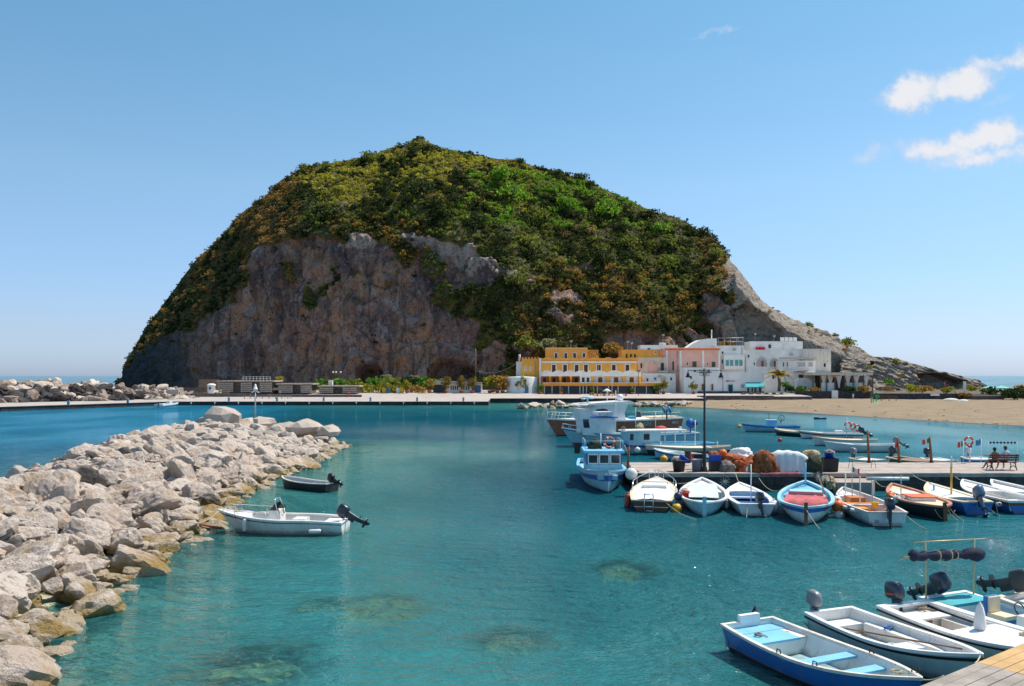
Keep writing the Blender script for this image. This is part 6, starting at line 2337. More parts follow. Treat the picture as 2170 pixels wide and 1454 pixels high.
l2 = Boat('small dark grey dinghy with pale rim and black outboard tilted up, by the boulders', (705, 1024, .50), (597, 1008, .62), 1.3, .45, tw=.8, name='dinghy', rake=.25, fine=3.2)
l2.hull([(1, mat('dinghy_charcoal', (.022, .025, .032), .5, var=.2))])
l2.inner(mat('dinghy_grey', (.42, .44, .46), .6), .12)
l2.rail(wornrail, .08, .05)
outboard(l2, -.03, 0, .55, 66, .75, mat('motor_black', (.015, .015, .018), .4))
l2.thwart(.45, .25, MATS['dinghy_grey'], -.14)
rope(l1.at(.99, 0, .9), G(395, 1105, .9), .25, 'mooring line from the white motorboat bow to the boulders')
tm = thing('driftwood_plank', 'rusty wooden plank lying from the boulders into the water by the white motorboat', 'plank', G(435, 1115, .2))
MB().bar((-1.0, 0, .25), (.75, -.25, -.05), .22, .06, mat('red_brown_wood', (.22, .08, .035), .85, var=.3)).build('board', tm)
bp = thing('beacon', 'slim grey beacon pole with a small white lantern on the tip of the breakwater', 'beacon', P(541, 890, 86))
bh = Z(824, 86) - bp.location.z
MB().tube([(0, 0, -.6), (0, 0, bh)], [.085, .06], galv, 8).build('pole', bp)
MB().lathe([(.30, bh - .1), (.22, bh + .02), (.12, bh + .28), (.10, bh + .42), (.02, bh + .5)], white, n=8).build('lantern', bp)
MB().front([(-.42, bh - .38), (0, bh - .05), (.42, bh - .38), (.30, bh - .42), (0, bh - .22), (-.30, bh - .42)], -.04, .04, white).build('bracket', bp)
l3 = Boat('small white inflatable boat with outboard tied to the far quay', (336, 858, .55), (383, 851, .7), 1.9, .5, tw=.9, name='inflatable_boat', rake=.5)
l3.hull([(1, bwhite)])
l3.inner(bgrey, .15, bgrey)
l3.rail(mat('inflatable_tube', (.75, .76, .78), .5), .35, .3, 'tube')
outboard(l3, 0, 0, .6, 10, .9, cowl_k)
l3.boxp(.4, .55, -.3, .3, .2, 1.1, bgrey, 'console')
MB().tube([(.45 * l3.L, 0, 1.1), (.45 * l3.L, 0, 2.3)], .03, galv, 5).build('aerial', l3.t)

# ---- pier
pierm = mat('pier_paving', (0.42, 0.355, 0.31), .92, var=.16, vs=.9, bump=.4, col2=(0.30, 0.25, 0.22), thr=.6)
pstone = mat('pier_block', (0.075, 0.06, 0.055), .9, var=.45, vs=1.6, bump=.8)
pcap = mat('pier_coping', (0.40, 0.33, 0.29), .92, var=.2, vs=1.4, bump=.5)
PF_, PB_ = 48.9, 55.2
x0p = X(1343, 49.2)
pier = MB().slab([(x0p + .3, PF_ + .45), (64, PF_ + .45), (64, PB_), (x0p + .1, PB_)], -3, .985, pierm).build('pier', None, (0, 0, 0))
tag(pier, kind='structure')
xx = x0p
while xx < 36:
    wd = rr.uniform(.9, 1.6)
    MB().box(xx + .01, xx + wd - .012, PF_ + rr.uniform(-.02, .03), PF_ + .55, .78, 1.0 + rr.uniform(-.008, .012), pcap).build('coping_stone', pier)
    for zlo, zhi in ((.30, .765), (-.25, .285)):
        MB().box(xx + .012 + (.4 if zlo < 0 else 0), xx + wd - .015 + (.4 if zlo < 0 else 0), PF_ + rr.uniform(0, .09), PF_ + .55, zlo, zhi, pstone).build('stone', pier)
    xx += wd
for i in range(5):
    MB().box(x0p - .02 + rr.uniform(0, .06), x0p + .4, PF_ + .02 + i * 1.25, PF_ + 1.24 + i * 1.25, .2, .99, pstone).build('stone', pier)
stp = MB().slab([(X(1772, 47), 46.9), (X(1848, 47), 46.9), (X(1855, 48.8), 48.85), (X(1765, 48.8), 48.85)], -.5, .72, pcap).build('step', pier)
for yy in (50.6, 52.2, 53.8):
    MB().box(x0p + .5, 40, yy - .02, yy + .02, .986, .992, pierm).build('paving_joint', pier)

# lamp post with two hanging lanterns
lp = thing('lamp_post', 'tall dark lamp post with two hanging bell lanterns standing on the pier', 'lamp', P(1493, 1000, 49.7))
hl = Z(781, 49.7) - lp.location.z
k = 49.7 / F
MB().tube([(0, 0, 0), (0, 0, .25), (0, 0, .3), (0, 0, 1.4), (0, 0, 1.45), (0, 0, hl)], [.16, .15, .11, .10, .075, .055], iron, 10).build('post', lp)
mb = MB().tube([(-35 * k, 0, hl - 4 * k), (35 * k, 0, hl - 4 * k)], .022, iron, 6)
for sx_ in (-1, 1):
    mb.tube([(sx_ * 16 * k, 0, hl - 8 * k), (sx_ * 3 * k, 0, hl - 8 * k)], .02, iron, 6)
    mb.tube([(sx_ * 35 * k, 0, hl - 2 * k), (sx_ * 35 * k, 0, hl - 9 * k)], .02, iron, 6)
    for q in (3, 7, 10):
        mb.tube([(sx_ * q * k, 0, hl - 1 * k), (sx_ * q * k, 0, hl - (20 - q) * k)], .016, iron, 5)
    mb.torus((sx_ * 7 * k, 0, hl - 12 * k), 3.5 * k, .014, iron, 'y', 12, 5)
mb.build('bracket', lp)
for sx_ in (-1, 1):
    MB().lathe([(5.2 * k, hl - 19 * k), (4.6 * k, hl - 16.5 * k), (3.0 * k, hl - 13.5 * k), (2.4 * k, hl - 9.5 * k), (.8 * k, hl - 8.5 * k)], iron, (sx_ * 35 * k, 0, 0), 12).build('lantern', lp)

netred = mat('red_brown_net', (.25, .065, .025), .95, var=.6, vs=5, bump=1.0, bs=20, col2=(.36, .19, .05), thr=.52)
netgrey = mat('grey_net', (.20, .18, .16), .95, var=.5, vs=5, bump=1.0, bs=20)
netgreen = mat('dark_green_net', (.05, .055, .035), .95, var=.5, vs=4, bump=1.0, bs=20, col2=(.20, .15, .10), thr=.6)
netor = mat('orange_floats_net', (.44, .10, .03), .9, var=.5, vs=4, bump=1.0, bs=14, col2=(.5, .36, .25), thr=.58)
sheet_w = mat('white_sheet', (.74, .74, .74), .9, var=.06, vs=1.5, bump=.25)
ropeheap = mat('straw_rope_heap', (.44, .34, .20), .95, var=.5, vs=6, bump=1.0, bs=18)


def heap(name, label, cat, px0, px1, pyt, pyb, m_, seed, depth=.8, lift=0.0, sharp=.16, Y=None, at=None):
    if at is not None:
        Y = at.y
    Y = (CH - 1.0 - lift) * F / (pyb - HZ) if Y is None else Y
    zb_ = Z(pyb, Y)
    rx, hz_ = (px1 - px0) / 2 / F * Y, Z(pyt, Y) - zb_
    vs, fs = ICO3
    p = vs * np.array([1, 1, 1])
    n_ = fbm(p * 2.2 + seed, 4, seed)
    p = p * (1 + sharp * n_ + .06 * fbm(p * 7 + seed, 3, seed + 1))[:, None]
    e = np.sign(p) * np.abs(p) ** .82
    p = np.stack([e[:, 0] * rx, e[:, 1] * depth, np.maximum(e[:, 2], -.02) * hz_], 1)
    o = np_mesh(name, p, fs, m_, True)
    o.location = at if at is not None else (X((px0 + px1) / 2, Y), Y + depth * .8, zb_)
    return tag(o, label, cat)


def tub(label, px0, px1, pyt, pyb, m_, taper=.78, Y=None, lift=0.0, name='tub', cat='tub', fill=None, squ=False):
    Y = (CH - 1.0 - lift) * F / (pyb - HZ) if Y is None else Y
    zb_ = Z(pyb, Y)
    r_, h_ = (px1 - px0) / 2 / F * Y, Z(pyt, Y) - zb_
    t_ = thing(name, label, cat, (X((px0 + px1) / 2, Y), Y + r_, zb_))
    if squ:
        M = Matrix.Rotation(R(45), 4, 'Z')
        MB().lathe([(r_ * 1.35 * taper, 0), (r_ * 1.35, h_), (r_ * 1.4, h_ + .02), (r_ * 1.25, h_), (r_ * 1.2, h_ - .1)], m_, n=4, smooth=False, M=M).build('body', t_)
    else:
        MB().lathe([(r_ * taper, 0), (r_ * .97, h_ * .9), (r_ * 1.05, h_ * .92), (r_ * 1.06, h_), (r_ * .95, h_), (r_ * .92, h_ - .08)], m_, n=18).build('body', t_)
        MB().torus((0, 0, h_), r_ * 1.02, .02, m_, 'z', 18, 5).build('rim', t_)
    return t_


blackp = mat('black_plastic_tub', (.022, .022, .024), .55, var=.25)
bgp = mat('blue_grey_barrel', (.16, .19, .27), .5, var=.15)
bluebin = mat('blue_crate', (.02, .07, .45), .45, var=.12)
tub('black tapered tub heaped with pale net, leftmost on the pier', 1427, 1456, 977, 1001, blackp)
heap('net_heap', 'pale pinkish net heaped in the leftmost black tub', 'net', 1425, 1448, 967, 978, mat('pale_net', (.50, .40, .34), .95, var=.4, vs=6, bump=1, bs=20), 1, .3, .6, Y=49.8)
tag(MB().box(-.28, .28, -.1, .1, -.12, .12, bluebin).build('lid', None, P(1449, 972, 49.9), (.2, .6, .1)), 'blue plastic lid tilted on the leftmost tub', 'lid')
tub('tall black drum at the back of the pier behind the leftmost tub', 1452, 1466, 957, 982, blackp, .9, Y=53)
tub('blue grey barrel beside the lamp post', 1468, 1492, 975, 1000, bgp, .88, name='barrel', cat='barrel')
ct = thing('crate', 'black crate with red ends standing behind the blue grey barrel', 'crate', P(1479, 977, 51.3))
MB().box(-.27, .27, -.2, .2, 0, .42, blackp).build('body', ct)
for sx_ in (-.34, .34):
    MB().box(sx_ - .06, sx_ + .06, -.18, .18, .02, .44, redp).build('end', ct)
tub('square black bin holding a blue crate, right of the lamp post', 1505, 1526, 978, 999, blackp, .92, name='bin', cat='bin', squ=True)
tag(MB().box(-.30, .30, -.24, .24, 0, .40, bluebin).box(-.26, .26, -.2, .2, .36, .41, bnavy).build('crate', None, P(1515, 978.5, 50.2)), 'blue crate on the square black bin beside the lamp post', 'crate')
heap('net_heap', 'orange net floats piled on the blue crate', 'net', 1503, 1525, 956, 965, netor, 2, .25, .9, Y=50.5)
heap('net_heap', 'grey net bundle lying right of the square black bin', 'net', 1526, 1562, 978, 1000, netgrey, 3, .5)
heap('net_heap', 'long heap of orange floats and red rope behind the grey net', 'net', 1524, 1602, 964, 988, netor, 4, .5, .2, .3)
for i, (px, py, r_) in enumerate(((1532, 961, .26), (1541, 972, .2), (1549, 974, .18), (1556, 970, .2), (1564, 971, .17), (1524, 965, .17), (1573, 973, .18))):
    buoy(P(px, py, 51.2), r_, orangeb, ('large high', 'lower', 'small', 'middle', 'right hand', 'leftmost', 'rightmost')[i] + ' orange ball float in the heap on the pier', 'float', 'orange floats on the pier')
heap('tarpaulin', 'grey white peaked tarpaulin over nets at the back of the pier', 'tarpaulin', 1548, 1600, 950, 972, sheet_w, 5, .6, .3, .25, Y=54)
heap('net_heap', 'red and white net floats heap hanging near the flag', 'net', 1562, 1606, 968, 1000, netor, 6, .45, .0, .35)
heap('net_heap', 'large brown and red fishing net heap left of the white sheet', 'net', 1599, 1654, 958, 1002, netred, 7, .7, .0, .12)
heap('net_heap', 'dark green net heap partly covered by pale net, right of the white sheet', 'net', 1708, 1748, 964, 1002, netgreen, 8, .6)
heap('net_heap', 'straw coloured rope heap on top of the dark green net', 'rope heap', 1704, 1742, 954, 966, ropeheap, 9, .4, .7, Y=50.5)
tub('square black bin holding a blue bucket, right end of the net heaps', 1746, 1779, 973, 1000, blackp, .9, name='bin', cat='bin', squ=True)
tub('blue bucket with straw rope on the square black bin', 1750, 1771, 960, 975, bluebin, .85, Y=50.3, name='bucket', cat='bucket')
heap('net_heap', 'straw coloured rope heap in the blue bucket', 'rope heap', 1750, 1772, 954, 962, ropeheap, 10, .3, .9, Y=50.5)
# white sheet thrown over gear, hanging over the edge
Ysh = 49.6
rows = []
nn_ = 26
for i in range(nn_ + 1):
    f_ = i / nn_
    px = 1634 + 84 * f_
    topp = np.interp(f_, [0, .12, .3, .6, .85, 1], [975, 960, 955, 956, 962, 975])
    bot = np.interp(f_, [0, .15, .25, .45, .6, .8, .92, 1], [985, 996, 1000, 1001, 997, 1003, 1011, 1008]) + 2.0 * math.sin(i * 2.3)
    row = []
    for j in range(13):
        g_ = j / 12
        fold = .10 * math.sin(i * 1.25) * max(0, g_ - .3)
        if g_ < .35:
            k_ = g_ / .35
            Y = Ysh + 1.2 - 1.15 * k_
            zt_ = Z(topp, Ysh)
            row.append((X(px, Ysh), Y, zt_ - .12 * (1 - k_) ** 2 + .03 * math.sin(i * .9 + j)))
        else:
            k_ = (g_ - .35) / .65
            zt_, zb_ = Z(topp, Ysh), Z(bot, Ysh)
            row.append((X(px, Ysh) + .04 * math.sin(i * 2.1) * k_, Ysh - .25 * k_ ** .7 - fold, zt_ + (zb_ - zt_) * k_))
    rows.append(row)
o = MB().grid([[Vector(p) - P(1676, 998, Ysh) for p in r_] for r_ in rows], sheet_w, True).build('white_sheet', None, P(1676, 998, Ysh))
tag(o, 'white sheet draped over fishing gear in the middle of the pier', 'sheet')
heap('net_heap', 'dark gear heap under the white sheet', 'net', 1640, 1708, 960, 1001, netgreen, 12, .6, Y=50.2)
o = MB()
rows = []
for i in range(17):
    px = 1612 + 88 * i / 16
    rows.append([Vector((X(px, 48.8), Yq, zq + .015 * math.sin(i * 1.4 + j))) - Vector((X(1656, 48.8), 48.8, 1)) for j, (Yq, zq) in enumerate(((50.0, 1.03), (49.3, 1.04), (48.84, 1.03), (48.80, .95), (48.78, .82 + .03 * math.sin(i)), ))])
o.grid(rows[:], mat('faded_red_mat', (.26, .09, .10), .95, var=.3, vs=3, bump=.4), True)
tag(o.build('red_mat', None, (X(1656, 48.8), 48.8, 1)), 'faded red matting hanging over the pier edge below the white sheet', 'mat')


def wheel(label, px, py, Y, rpx, tilt=0.0):
    r_ = rpx / F * Y
    t_ = thing('net_winch', label, 'winch', P(px, py, Y), tilt)
    mb = MB().torus((0, 0, 0), r_, r_ * .10, iron, 'y', 20, 6)
    mb.build('rim', t_)
    for k_ in range(10):
        a = k_ * math.pi / 5
        MB().bar((0, 0, 0), (math.cos(a) * r_, 0, math.sin(a) * r_), r_ * .09, r_ * .09, wornrail).build('spoke', t_)
    MB().tube([(0, -.06, 0), (0, .06, 0)], r_ * .28, wornrail, 9).build('hub', t_)
    MB().bar((0, .05, 0), (0, .3, -.6), .08, .08, iron).build('stand', t_)


wheel('spoked iron hauling wheel between the second and third white boats', 1536, 1022, 47.6, 12)
wheel('left spoked wheel of the winch by the blue and pink boat', 1734, 1012, 47.0, 11, .5)
wheel('right spoked wheel of the winch by the blue and pink boat', 1748, 1015, 46.6, 11, -.4)
heap('rope_coil', 'tangle of straw rope at the foot of the spoked wheels', 'rope heap', 1742, 1775, 1010, 1036, ropeheap, 14, .4, Y=46.9)
wp = MB().tube([(-1.15, 0, 0), (1.15, 0, 0)], .10, whiteb, 10).tube([(-.5, 0, 0), (-.46, 0, 0)], .112, bgrey, 10).tube([(.3, 0, 0), (.34, 0, 0)], .112, bgrey, 10).build('mast', None, P(1881, 1014.5, 46.8))
tag(wp, 'white spar lying level along the pier face behind the orange boat', 'spar')

# ---- row of boats at the pier, from the left
p1 = Boat('light blue fishing boat with wheelhouse and life ring on its roof, bow to the viewer', (1262, 972, 1.0), (1290, 998, 1.28), 2.9, .95, tw=.8, name='fishing_boat', rake=.35, d=.5, fine=2.6)
p1.hull([(.05, bfoul), (.52, bcyan), (.78, bblue), (1, bgrey)])
p1.rail(bsky, .16, .08)
p1.deck(0, .995, bcyan, -.30, 'deck', .06)
L_ = p1.L
cab = MB()
xa, xb = .42 * L_, .70 * L_
zc0, zc1 = .66, 2.0
cab.box(xa, xb, -1.05, 1.05, zc0, zc0 + .66, bcyan)
cab.box(xa, xb - .1, -1.05, -.98, zc0 + .66, zc1, bblue)
cab.box(xa, xb - .1, .98, 1.05, zc0 + .66, zc1, bblue)
cab.box(xa, xa + .08, -.98, .98, zc0 + .66, zc1, bcyan)
cab.build('wheelhouse', p1.t)
MB().box(xa - .2, xb + .15, -1.2, 1.2, zc1, zc1 + .14, bsky).build('roof', p1.t)
for c0 in (-.66, 0, .66):
    wo = MB()
    for (a, b_, c_, d_) in ((-.31, -.25, zc0 + .68, zc1 - .02), (.25, .31, zc0 + .68, zc1 - .02), (-.25, .25, zc0 + .68, zc0 + .75), (-.25, .25, zc1 - .12, zc1 - .02)):
        wo.box(xb - .06, xb + .02, c0 + a, c0 + b_, c_, d_, bwhite)
    w_ = wo.build('window', p1.t)
    MB().box(xb - .035, xb - .02, c0 - .25, c0 + .25, zc0 + .75, zc1 - .12, glass).build('pane', w_)
MB().box(xb + .05, .95 * L_, -.55, .55, .72, .95, bcyan).build('hatch', p1.t)
mb = MB()
for y_ in (-1.1, 1.1):
    for x in (xa - .1, (xa + xb) / 2, xb):
        mb.tube([(x, y_, zc1 + .14), (x, y_, zc1 + .72)], .02, bcyan, 5)
    mb.tube([(xa - .1, y_, zc1 + .72), (xb, y_, zc1 + .72)], .02, bcyan, 5)
mb.tube([(xb, -1.1, zc1 + .72), (xb, 1.1, zc1 + .72)], .02, bcyan, 5)
mb.tube([(xa + .2, 0, zc1 + .14), (xa + .2, 0, zc1 + 1.0)], .035, bwhite, 6)
mb.build('roof_rail', p1.t)
lr = lifering(None, p1.at(.56, .42, zc1 + .52), .30, 'red and white life ring standing on the roof of the blue fishing boat')
heap('net_heap', 'dark bundle of gear on the roof of the blue fishing boat', 'gear', 1249, 1277, 936, 958, netgreen, 20, .4, at=p1.at(.54, -.45, 2.13))
heap('net_heap', 'brown net bundle at the right end of the wheelhouse roof', 'net', 1308, 1321, 934, 956, netgrey, 21, .3, at=p1.at(.54, .95, 2.13))
tag(MB().bar((0, 0, -.3), (0, 0, .35), .32, .3, bblack).build('searchlight', None, P(1223, 950, 50.2)), 'black searchlight at the left edge of the wheelhouse roof', 'lamp')
MB().box(.985 * L_, .99 * L_ + .02, -.2, .2, 1.02, 1.14, bwhite).build('name_plate', p1.t)
buoy(P(1334, 1008, 46.8) + Vector((.1, 0, .1)), .34, whiteb, 'large white ball fender at the right side of the blue fishing boat')
tag(MB().tube([(0, 0, 0), (.1, 0, 1.3)], [.09, .05], wood, 6).tube([(.1, 0, .9), (.45, 0, 1.5)], [.05, .03], wood, 5).tube([(.08, 0, .7), (-.2, 0, 1.35)], .04, ropeheap, 5).build('rope_post', None, P(1330, 992, 50.5)), 'forked wooden post hung with ropes right of the blue fishing boat', 'post')

p2 = Boat('white decked motorboat with brown hull and steel stern ladder', (1380, 1061, .55), (1392, 1010, .95), 2.35, .62, tw=.80, name='motorboat', rake=.5)
p2.hull([(.04, bnavy), (.40, bbrown), (.46, bwhite), (.92, bbrown), (1, bcream)])
p2.rail(bcream, .12, .06)
p2.deck(0, .995, bwhite, .0, 'deck', .06, .10)
MB().box(.52 * p2.L, .74 * p2.L, -.62, .62, .66, .86, bwhite).build('hatch', p2.t)
MB().box(.72 * p2.L, .745 * p2.L, -.66, .66, .70, .90, bcream).build('coaming', p2.t)
mb = MB()
rp = [Vector((u_ * p2.L, sd * (p2.b(u_) - .05), p2.h(u_) + .42)) for sd, lst in ((-1, (.42, .55, .68, .8, .9, .97)), (1, (.97, .9, .8, .68, .55, .42))) for u_ in lst]
rp[0].z -= .38
rp[-1].z -= .38
mb.tube(rp, .022, steel, 6)
for i in (2, 4, 5, 6, 7, 9):
    mb.tube([rp[i], rp[i] - Vector((0, 0, .42))], .016, steel, 5)
mb.build('bow_rail', p2.t)
mb = MB()
for y_ in (-.0, .42):
    mb.tube([(.25, y_ - .1, .60), (.22, y_ - .1, .86), (-.10, y_ - .1, .86), (-.12, y_ - .1, .0)], .022, steel, 6)
for z_ in (.86, .55, .28, .06):
    mb.tube([(-.11, -.1, z_), (-.11, .32, z_)], .02, steel, 6)
mb.build('ladder', p2.t)
fender(p2.at(.18, p2.b(.18) + .14, .35), .8, .15, 'rust red fender at the left side of the brown motorboat', m_=bred, tip=bbrown)

p3 = Boat('white double-ended boat with pale hull, red bucket aboard and a plain grey canopy cover', (1493, 1066, .66), (1488, 1012, 1.0), 2.35, .62, dbl=True, name='fishing_boat', rake=.4)
p3.hull([(.03, bfoul), (.70, bcyan), (.74, bgrey), (1, bcyan)])
p3.rail(bwhite, .12, .07)
p3.inner(bwhite, .14, bcyan)
p3.deck(.62, .99, bwhite, -.10, 'foredeck', .1, .06, .35)
MB().add([(.30 * p3.L, -.72, .62), (.30 * p3.L, .72, .62), (.62 * p3.L, .70, .98), (.62 * p3.L, -.70, .98)], [(0, 1, 2, 3)], mat('pale_cover', (.58, .62, .68), .8, var=.08)).box(.62 * p3.L, .66 * p3.L, -.7, .7, .62, .98, bwhite).build('cover', p3.t)
p3.deck(.03, .26, bcyan, -.10, 'stern_deck', .1)
MB().bar((-.07, 0, -.3), (.03, 0, .95), .07, .18, bcyan).build('rudder', p3.t)
tub('red bucket standing in the white double-ended boat', 1442, 1464, 1044, 1058, redp, .85, Y=42.6, name='bucket', cat='bucket')
heap('net_heap', 'pale net bundle above the red bucket in the white boat', 'net', 1445, 1462, 1036, 1046, mat('pale_net', (.5, .4, .34), .95), 22, .3, Y=43)
buoy(G(1434, 1078, .15), .26, yellowb, 'orange yellow mooring buoy between the brown motorboat and the white one', cap=bblack)
buoy(P(1437, 1052, 42), .22, bnavy, 'navy ball fender between the brown motorboat and the white one')

p4 = Boat('white open boat with bright blue interior, small outboard and flag pole', (1602, 1069, .55), (1567, 1022, .88), 2.15, .55, tw=.78, name='motorboat', rake=.4)
p4.hull([(.03, bfoul), (1, bwhite)])
p4.rail(bwhite, .20, .07)
p4.inner(bblue, .14, bblue)
p4.deck(.70, .99, bwhite, -.03, 'foredeck', .08, .05, .4)
p4.thwart(.52, .28, bwhite, -.08)
p4.thwart(.62, .16, bblue, -.15)
p4.boxp(.02, .13, -.7, .7, .14, .40, bwhite, 'stern_bench')
outboard(p4, -.02, -.12, .62, 14, .78, cowl_k, 25)
fp_ = thing('flagpole', 'white pole with small Italian flag standing in the boat with the blue interior', 'flagpole', p4.at(.42, -.12, .14))
hh_ = Z(984, p4.at(.42, 0, 0).y) - .14
MB().tube([(0, 0, 0), (0, 0, hh_)], .03, bwhite, 7).build('pole', fp_)
flag(fp_, 0, 0, hh_ - .05, .40, .24)
for i, (u_, sd) in enumerate(((.30, 1), (.45, 1), (.18, -1), (.4, -1), (.55, -1))):
    fender(p4.at(u_, sd * (p4.b(u_) + .10), .30), .5, .10, ordl(i, 5) + ' white fender hanging along the boat with the blue interior', group='fenders of the boat with blue interior')

p5 = Boat('light blue and white double-ended boat with faded pink cover', (1708, 1076, .78), (1707, 1018, 1.12), 2.55, .74, dbl=True, name='fishing_boat', rake=.4, fine=2.4)
p5.hull([(.03, bfoul), (.66, bwhite), (.90, bblue), (1, bsky)])
p5.rail(bcyan, .15, .09)
p5.inner(bsky, .14, bsky)
p5.deck(.64, .99, bsky, -.14, 'foredeck', .1, .06, .3)
MB().box(.52 * p5.L, .66 * p5.L, -.75, .75, .60, .96, bcyan).build('cabin_top', p5.t)
MB().box(.513 * p5.L, .52 * p5.L, -.40, .40, .80, .90, bblue).build('window', p5.t)
rows = []
for i in range(17):
    y_ = -1.02 + 2.04 * i / 16
    wv = .05 * math.sin(i * 1.1) + .03 * math.sin(i * 2.7)
    rows.append([Vector((.14 * p5.L + abs(y_) * .25, y_ * .80, .46)), Vector((.15 * p5.L + .02, y_ * .92, .72 + wv * .4)), Vector((.24 * p5.L, y_ * .95, .86 + wv)), Vector((.40 * p5.L, y_ * .88, .90 - wv)), Vector((.50 * p5.L, y_ * .8, .84))])
MB().grid(rows, pinkc, True).build('cover', p5.t)
MB().box(.50 * p5.L, .515 * p5.L, -.8, .8, .6, 1.0, mat('faded_pink_board', (.52, .30, .32), .9)).build('board', p5.t)
MB().bar((-.07, 0, -.3), (.05, 0, 1.0), .06, .16, wood).build('rudder', p5.t)
mb = MB().tube([(.93 * p5.L, 0, .9), (.93 * p5.L, 0, 2.1)], .045, bsky, 7).tube([(.93 * p5.L, -.35, 1.55), (.93 * p5.L, .35, 1.55)], .03, bsky, 6)
mb.build('bow_post', p5.t)
MB().bar((.35 * p5.L, -.95, .9), (.55 * p5.L, -.55, 1.75), .05, .05, wood).build('boathook', p5.t)
fender(P(1708, 1095, 37.9), .85, .12, 'worn tan fender hanging from the stern of the blue and pink boat', m_=mat('tan_fender', (.5, .38, .26), .8, var=.2), tip=MATS['rope'] if 'rope' in MATS else None)
buoy(p5.at(.38, -1.42, .50), .30, orangeb, 'orange ball fender at the right side of the blue and pink boat')
buoy(p5.at(.36, -1.45, .12), .22, whiteb, 'white ball fender below the orange one')
buoy(p5.at(.52, -1.40, .62), .24, whiteb, 'white ball fender behind the orange one')
buoy(p5.at(.34, 1.44, .42), .28, whiteb, 'white ball fender at the left side of the blue and pink boat')

p6 = Boat('white open boat with orange interior, navy outboard and row of small fenders', (1881, 1086, .62), (1786, 1032, .95), 2.1, .62, tw=.80, name='motorboat', rake=.45)
p6.hull([(.03, bfoul), (1, bwhite)])
p6.rail(wornrail, .08, .06)
p6.inner(bwhite, .14, borange)
p6.deck(.80, .99, bwhite, -.12, 'foredeck', .08, .03, .3)
p6.boxp(.66, .82, -.42, .30, .14, .70, borange, 'bow_locker')
p6.thwart(.50, .20, bwhite, -.10)
p6.thwart(.60, .34, borange, -.16)
p6.boxp(.36, .46, .05, .75, .145, .45, mat('yellow_wood', (.62, .30, .05), .6), 'seat_box')
p6.boxp(.22, .32, .1, .7, .145, .35, borange, 'floor_board')
p6.boxp(.02, .12, -.76, .76, .14, .52, bwhite, 'stern_bench')
outboard(p6, -.05, .0, .68, 4, .95, cowl_k)
tub('small yellow bucket in the boat with orange interior', 1852, 1864, 1066, 1078, mat('yellow_plastic', (.75, .5, .04), .5), .85, Y=39.0, name='bucket', cat='bucket')
for (px, py0, py1, u_, y_, m_, lab) in ((1794, 1006, 1034, .88, .1, bwhite, 'short white pole in the bow of the boat with orange interior'), (1825, 1012, 1062, .52, .12, wornrail, 'worn white pole in the middle of the boat with orange interior'),
                                   (1848, 1020, 1068, .36, -.1, galv, 'thin grey pole in the boat with orange interior')):
    q = p6.at(u_, y_, .14)
    t_ = thing('pole', lab, 'pole', q)
    MB().tube([(0, 0, 0), (0, 0, Z(py0, q.y) - .14)], .032, m_, 7).build('shaft', t_)
    MB().ball((0, 0, Z(py0, q.y) - .14), .045, m_, 7).build('knob', t_)
    if px == 1825:
        flag(t_, 0, 0, Z(994, q.y) - .14 + .0, .0001, .0001)
q = p6.at(.74, .05, .9)
t_ = thing('flagpole', 'thin pole with a small Italian flag at the bow of the boat with orange interior', 'flagpole', q)
MB().tube([(0, 0, -.3), (0, 0, Z(988, q.y) - .9)], .02, galv, 6).build('pole', t_)
flag(t_, 0, 0, Z(990, q.y) - .9, .42, .26, dr=.9)
for i, u_ in enumerate((.20, .34, .48, .62, .74)):
    fender(p6.at(u_, p6.b(u_) + .09, p6.h(u_) - .12), .42, .085, ordl(i, 5, ('near', 'far')).replace('nearmost', 'nearest').replace('farmost', 'farthest') + ' white and navy fender along the boat with orange interior', axis=(1, 0, -.35), group='fenders of the boat with orange interior')
rn = MB().box(-.02, 0.0, .35, .62, .10, .34, bwhite).build('number_plate', p6.t)
text_part('20', .20, bblack, p6.t, (-.026, .485, .22), (R(90), 0, R(-90)), .003)

p7 = Boat('dark hulled double-ended boat with red rail and orange red hatch cover', (2003, 1074, .66), (1890, 1024, .98), 2.15, .64, dbl=True, name='fishing_boat', rake=.4)
p7.hull([(.02, bfoul), (.9, bblack), (1, bred)])
p7.rail(mat('faded_red_rail', (.48, .20, .13), .7, var=.25, vs=4), .14, .08)
p7.deck(.03, .99, bcream, -.06, 'deck', .1, .02)
MB().box(.36 * p7.L, .86 * p7.L, -.56, .56, .60, .74, bwhite).build('hatch', p7.t)
MB().box(.35 * p7.L, .56 * p7.L, -.60, .60, .745, .80, mat('orange_red_cover', (.60, .16, .08), .8, var=.15)).build('hatch_cover', p7.t)
MB().bar((-.06, 0, -.3), (.05, 0, .85), .06, .16, bbrown).build('rudder', p7.t)
q = p7.at(.48, .8, .1)
t_ = thing('pole', 'thin grey pole beside the dark hulled boat', 'pole', q)
MB().tube([(0, 0, 0), (0, 0, Z(1009, q.y) - .1)], .022, galv, 6).build('shaft', t_)
MB().ball((0, 0, Z(1009, q.y) - .1), .035, galv, 6).build('knob', t_)
buoy(P(1887, 1051, 42.5), .22, orangeb, 'orange ball fender between the orange boat and the dark hulled boat')
buoy(P(1901, 1058, 41.5), .20, whiteb, 'white and navy ball fender beside the orange ball fender', cap=bnavy)
fender(P(1915, 1064, 41.5), .62, .10, 'pale grey fender hanging at the left side of the dark hulled boat', m_=bgrey, tip=bgrey)

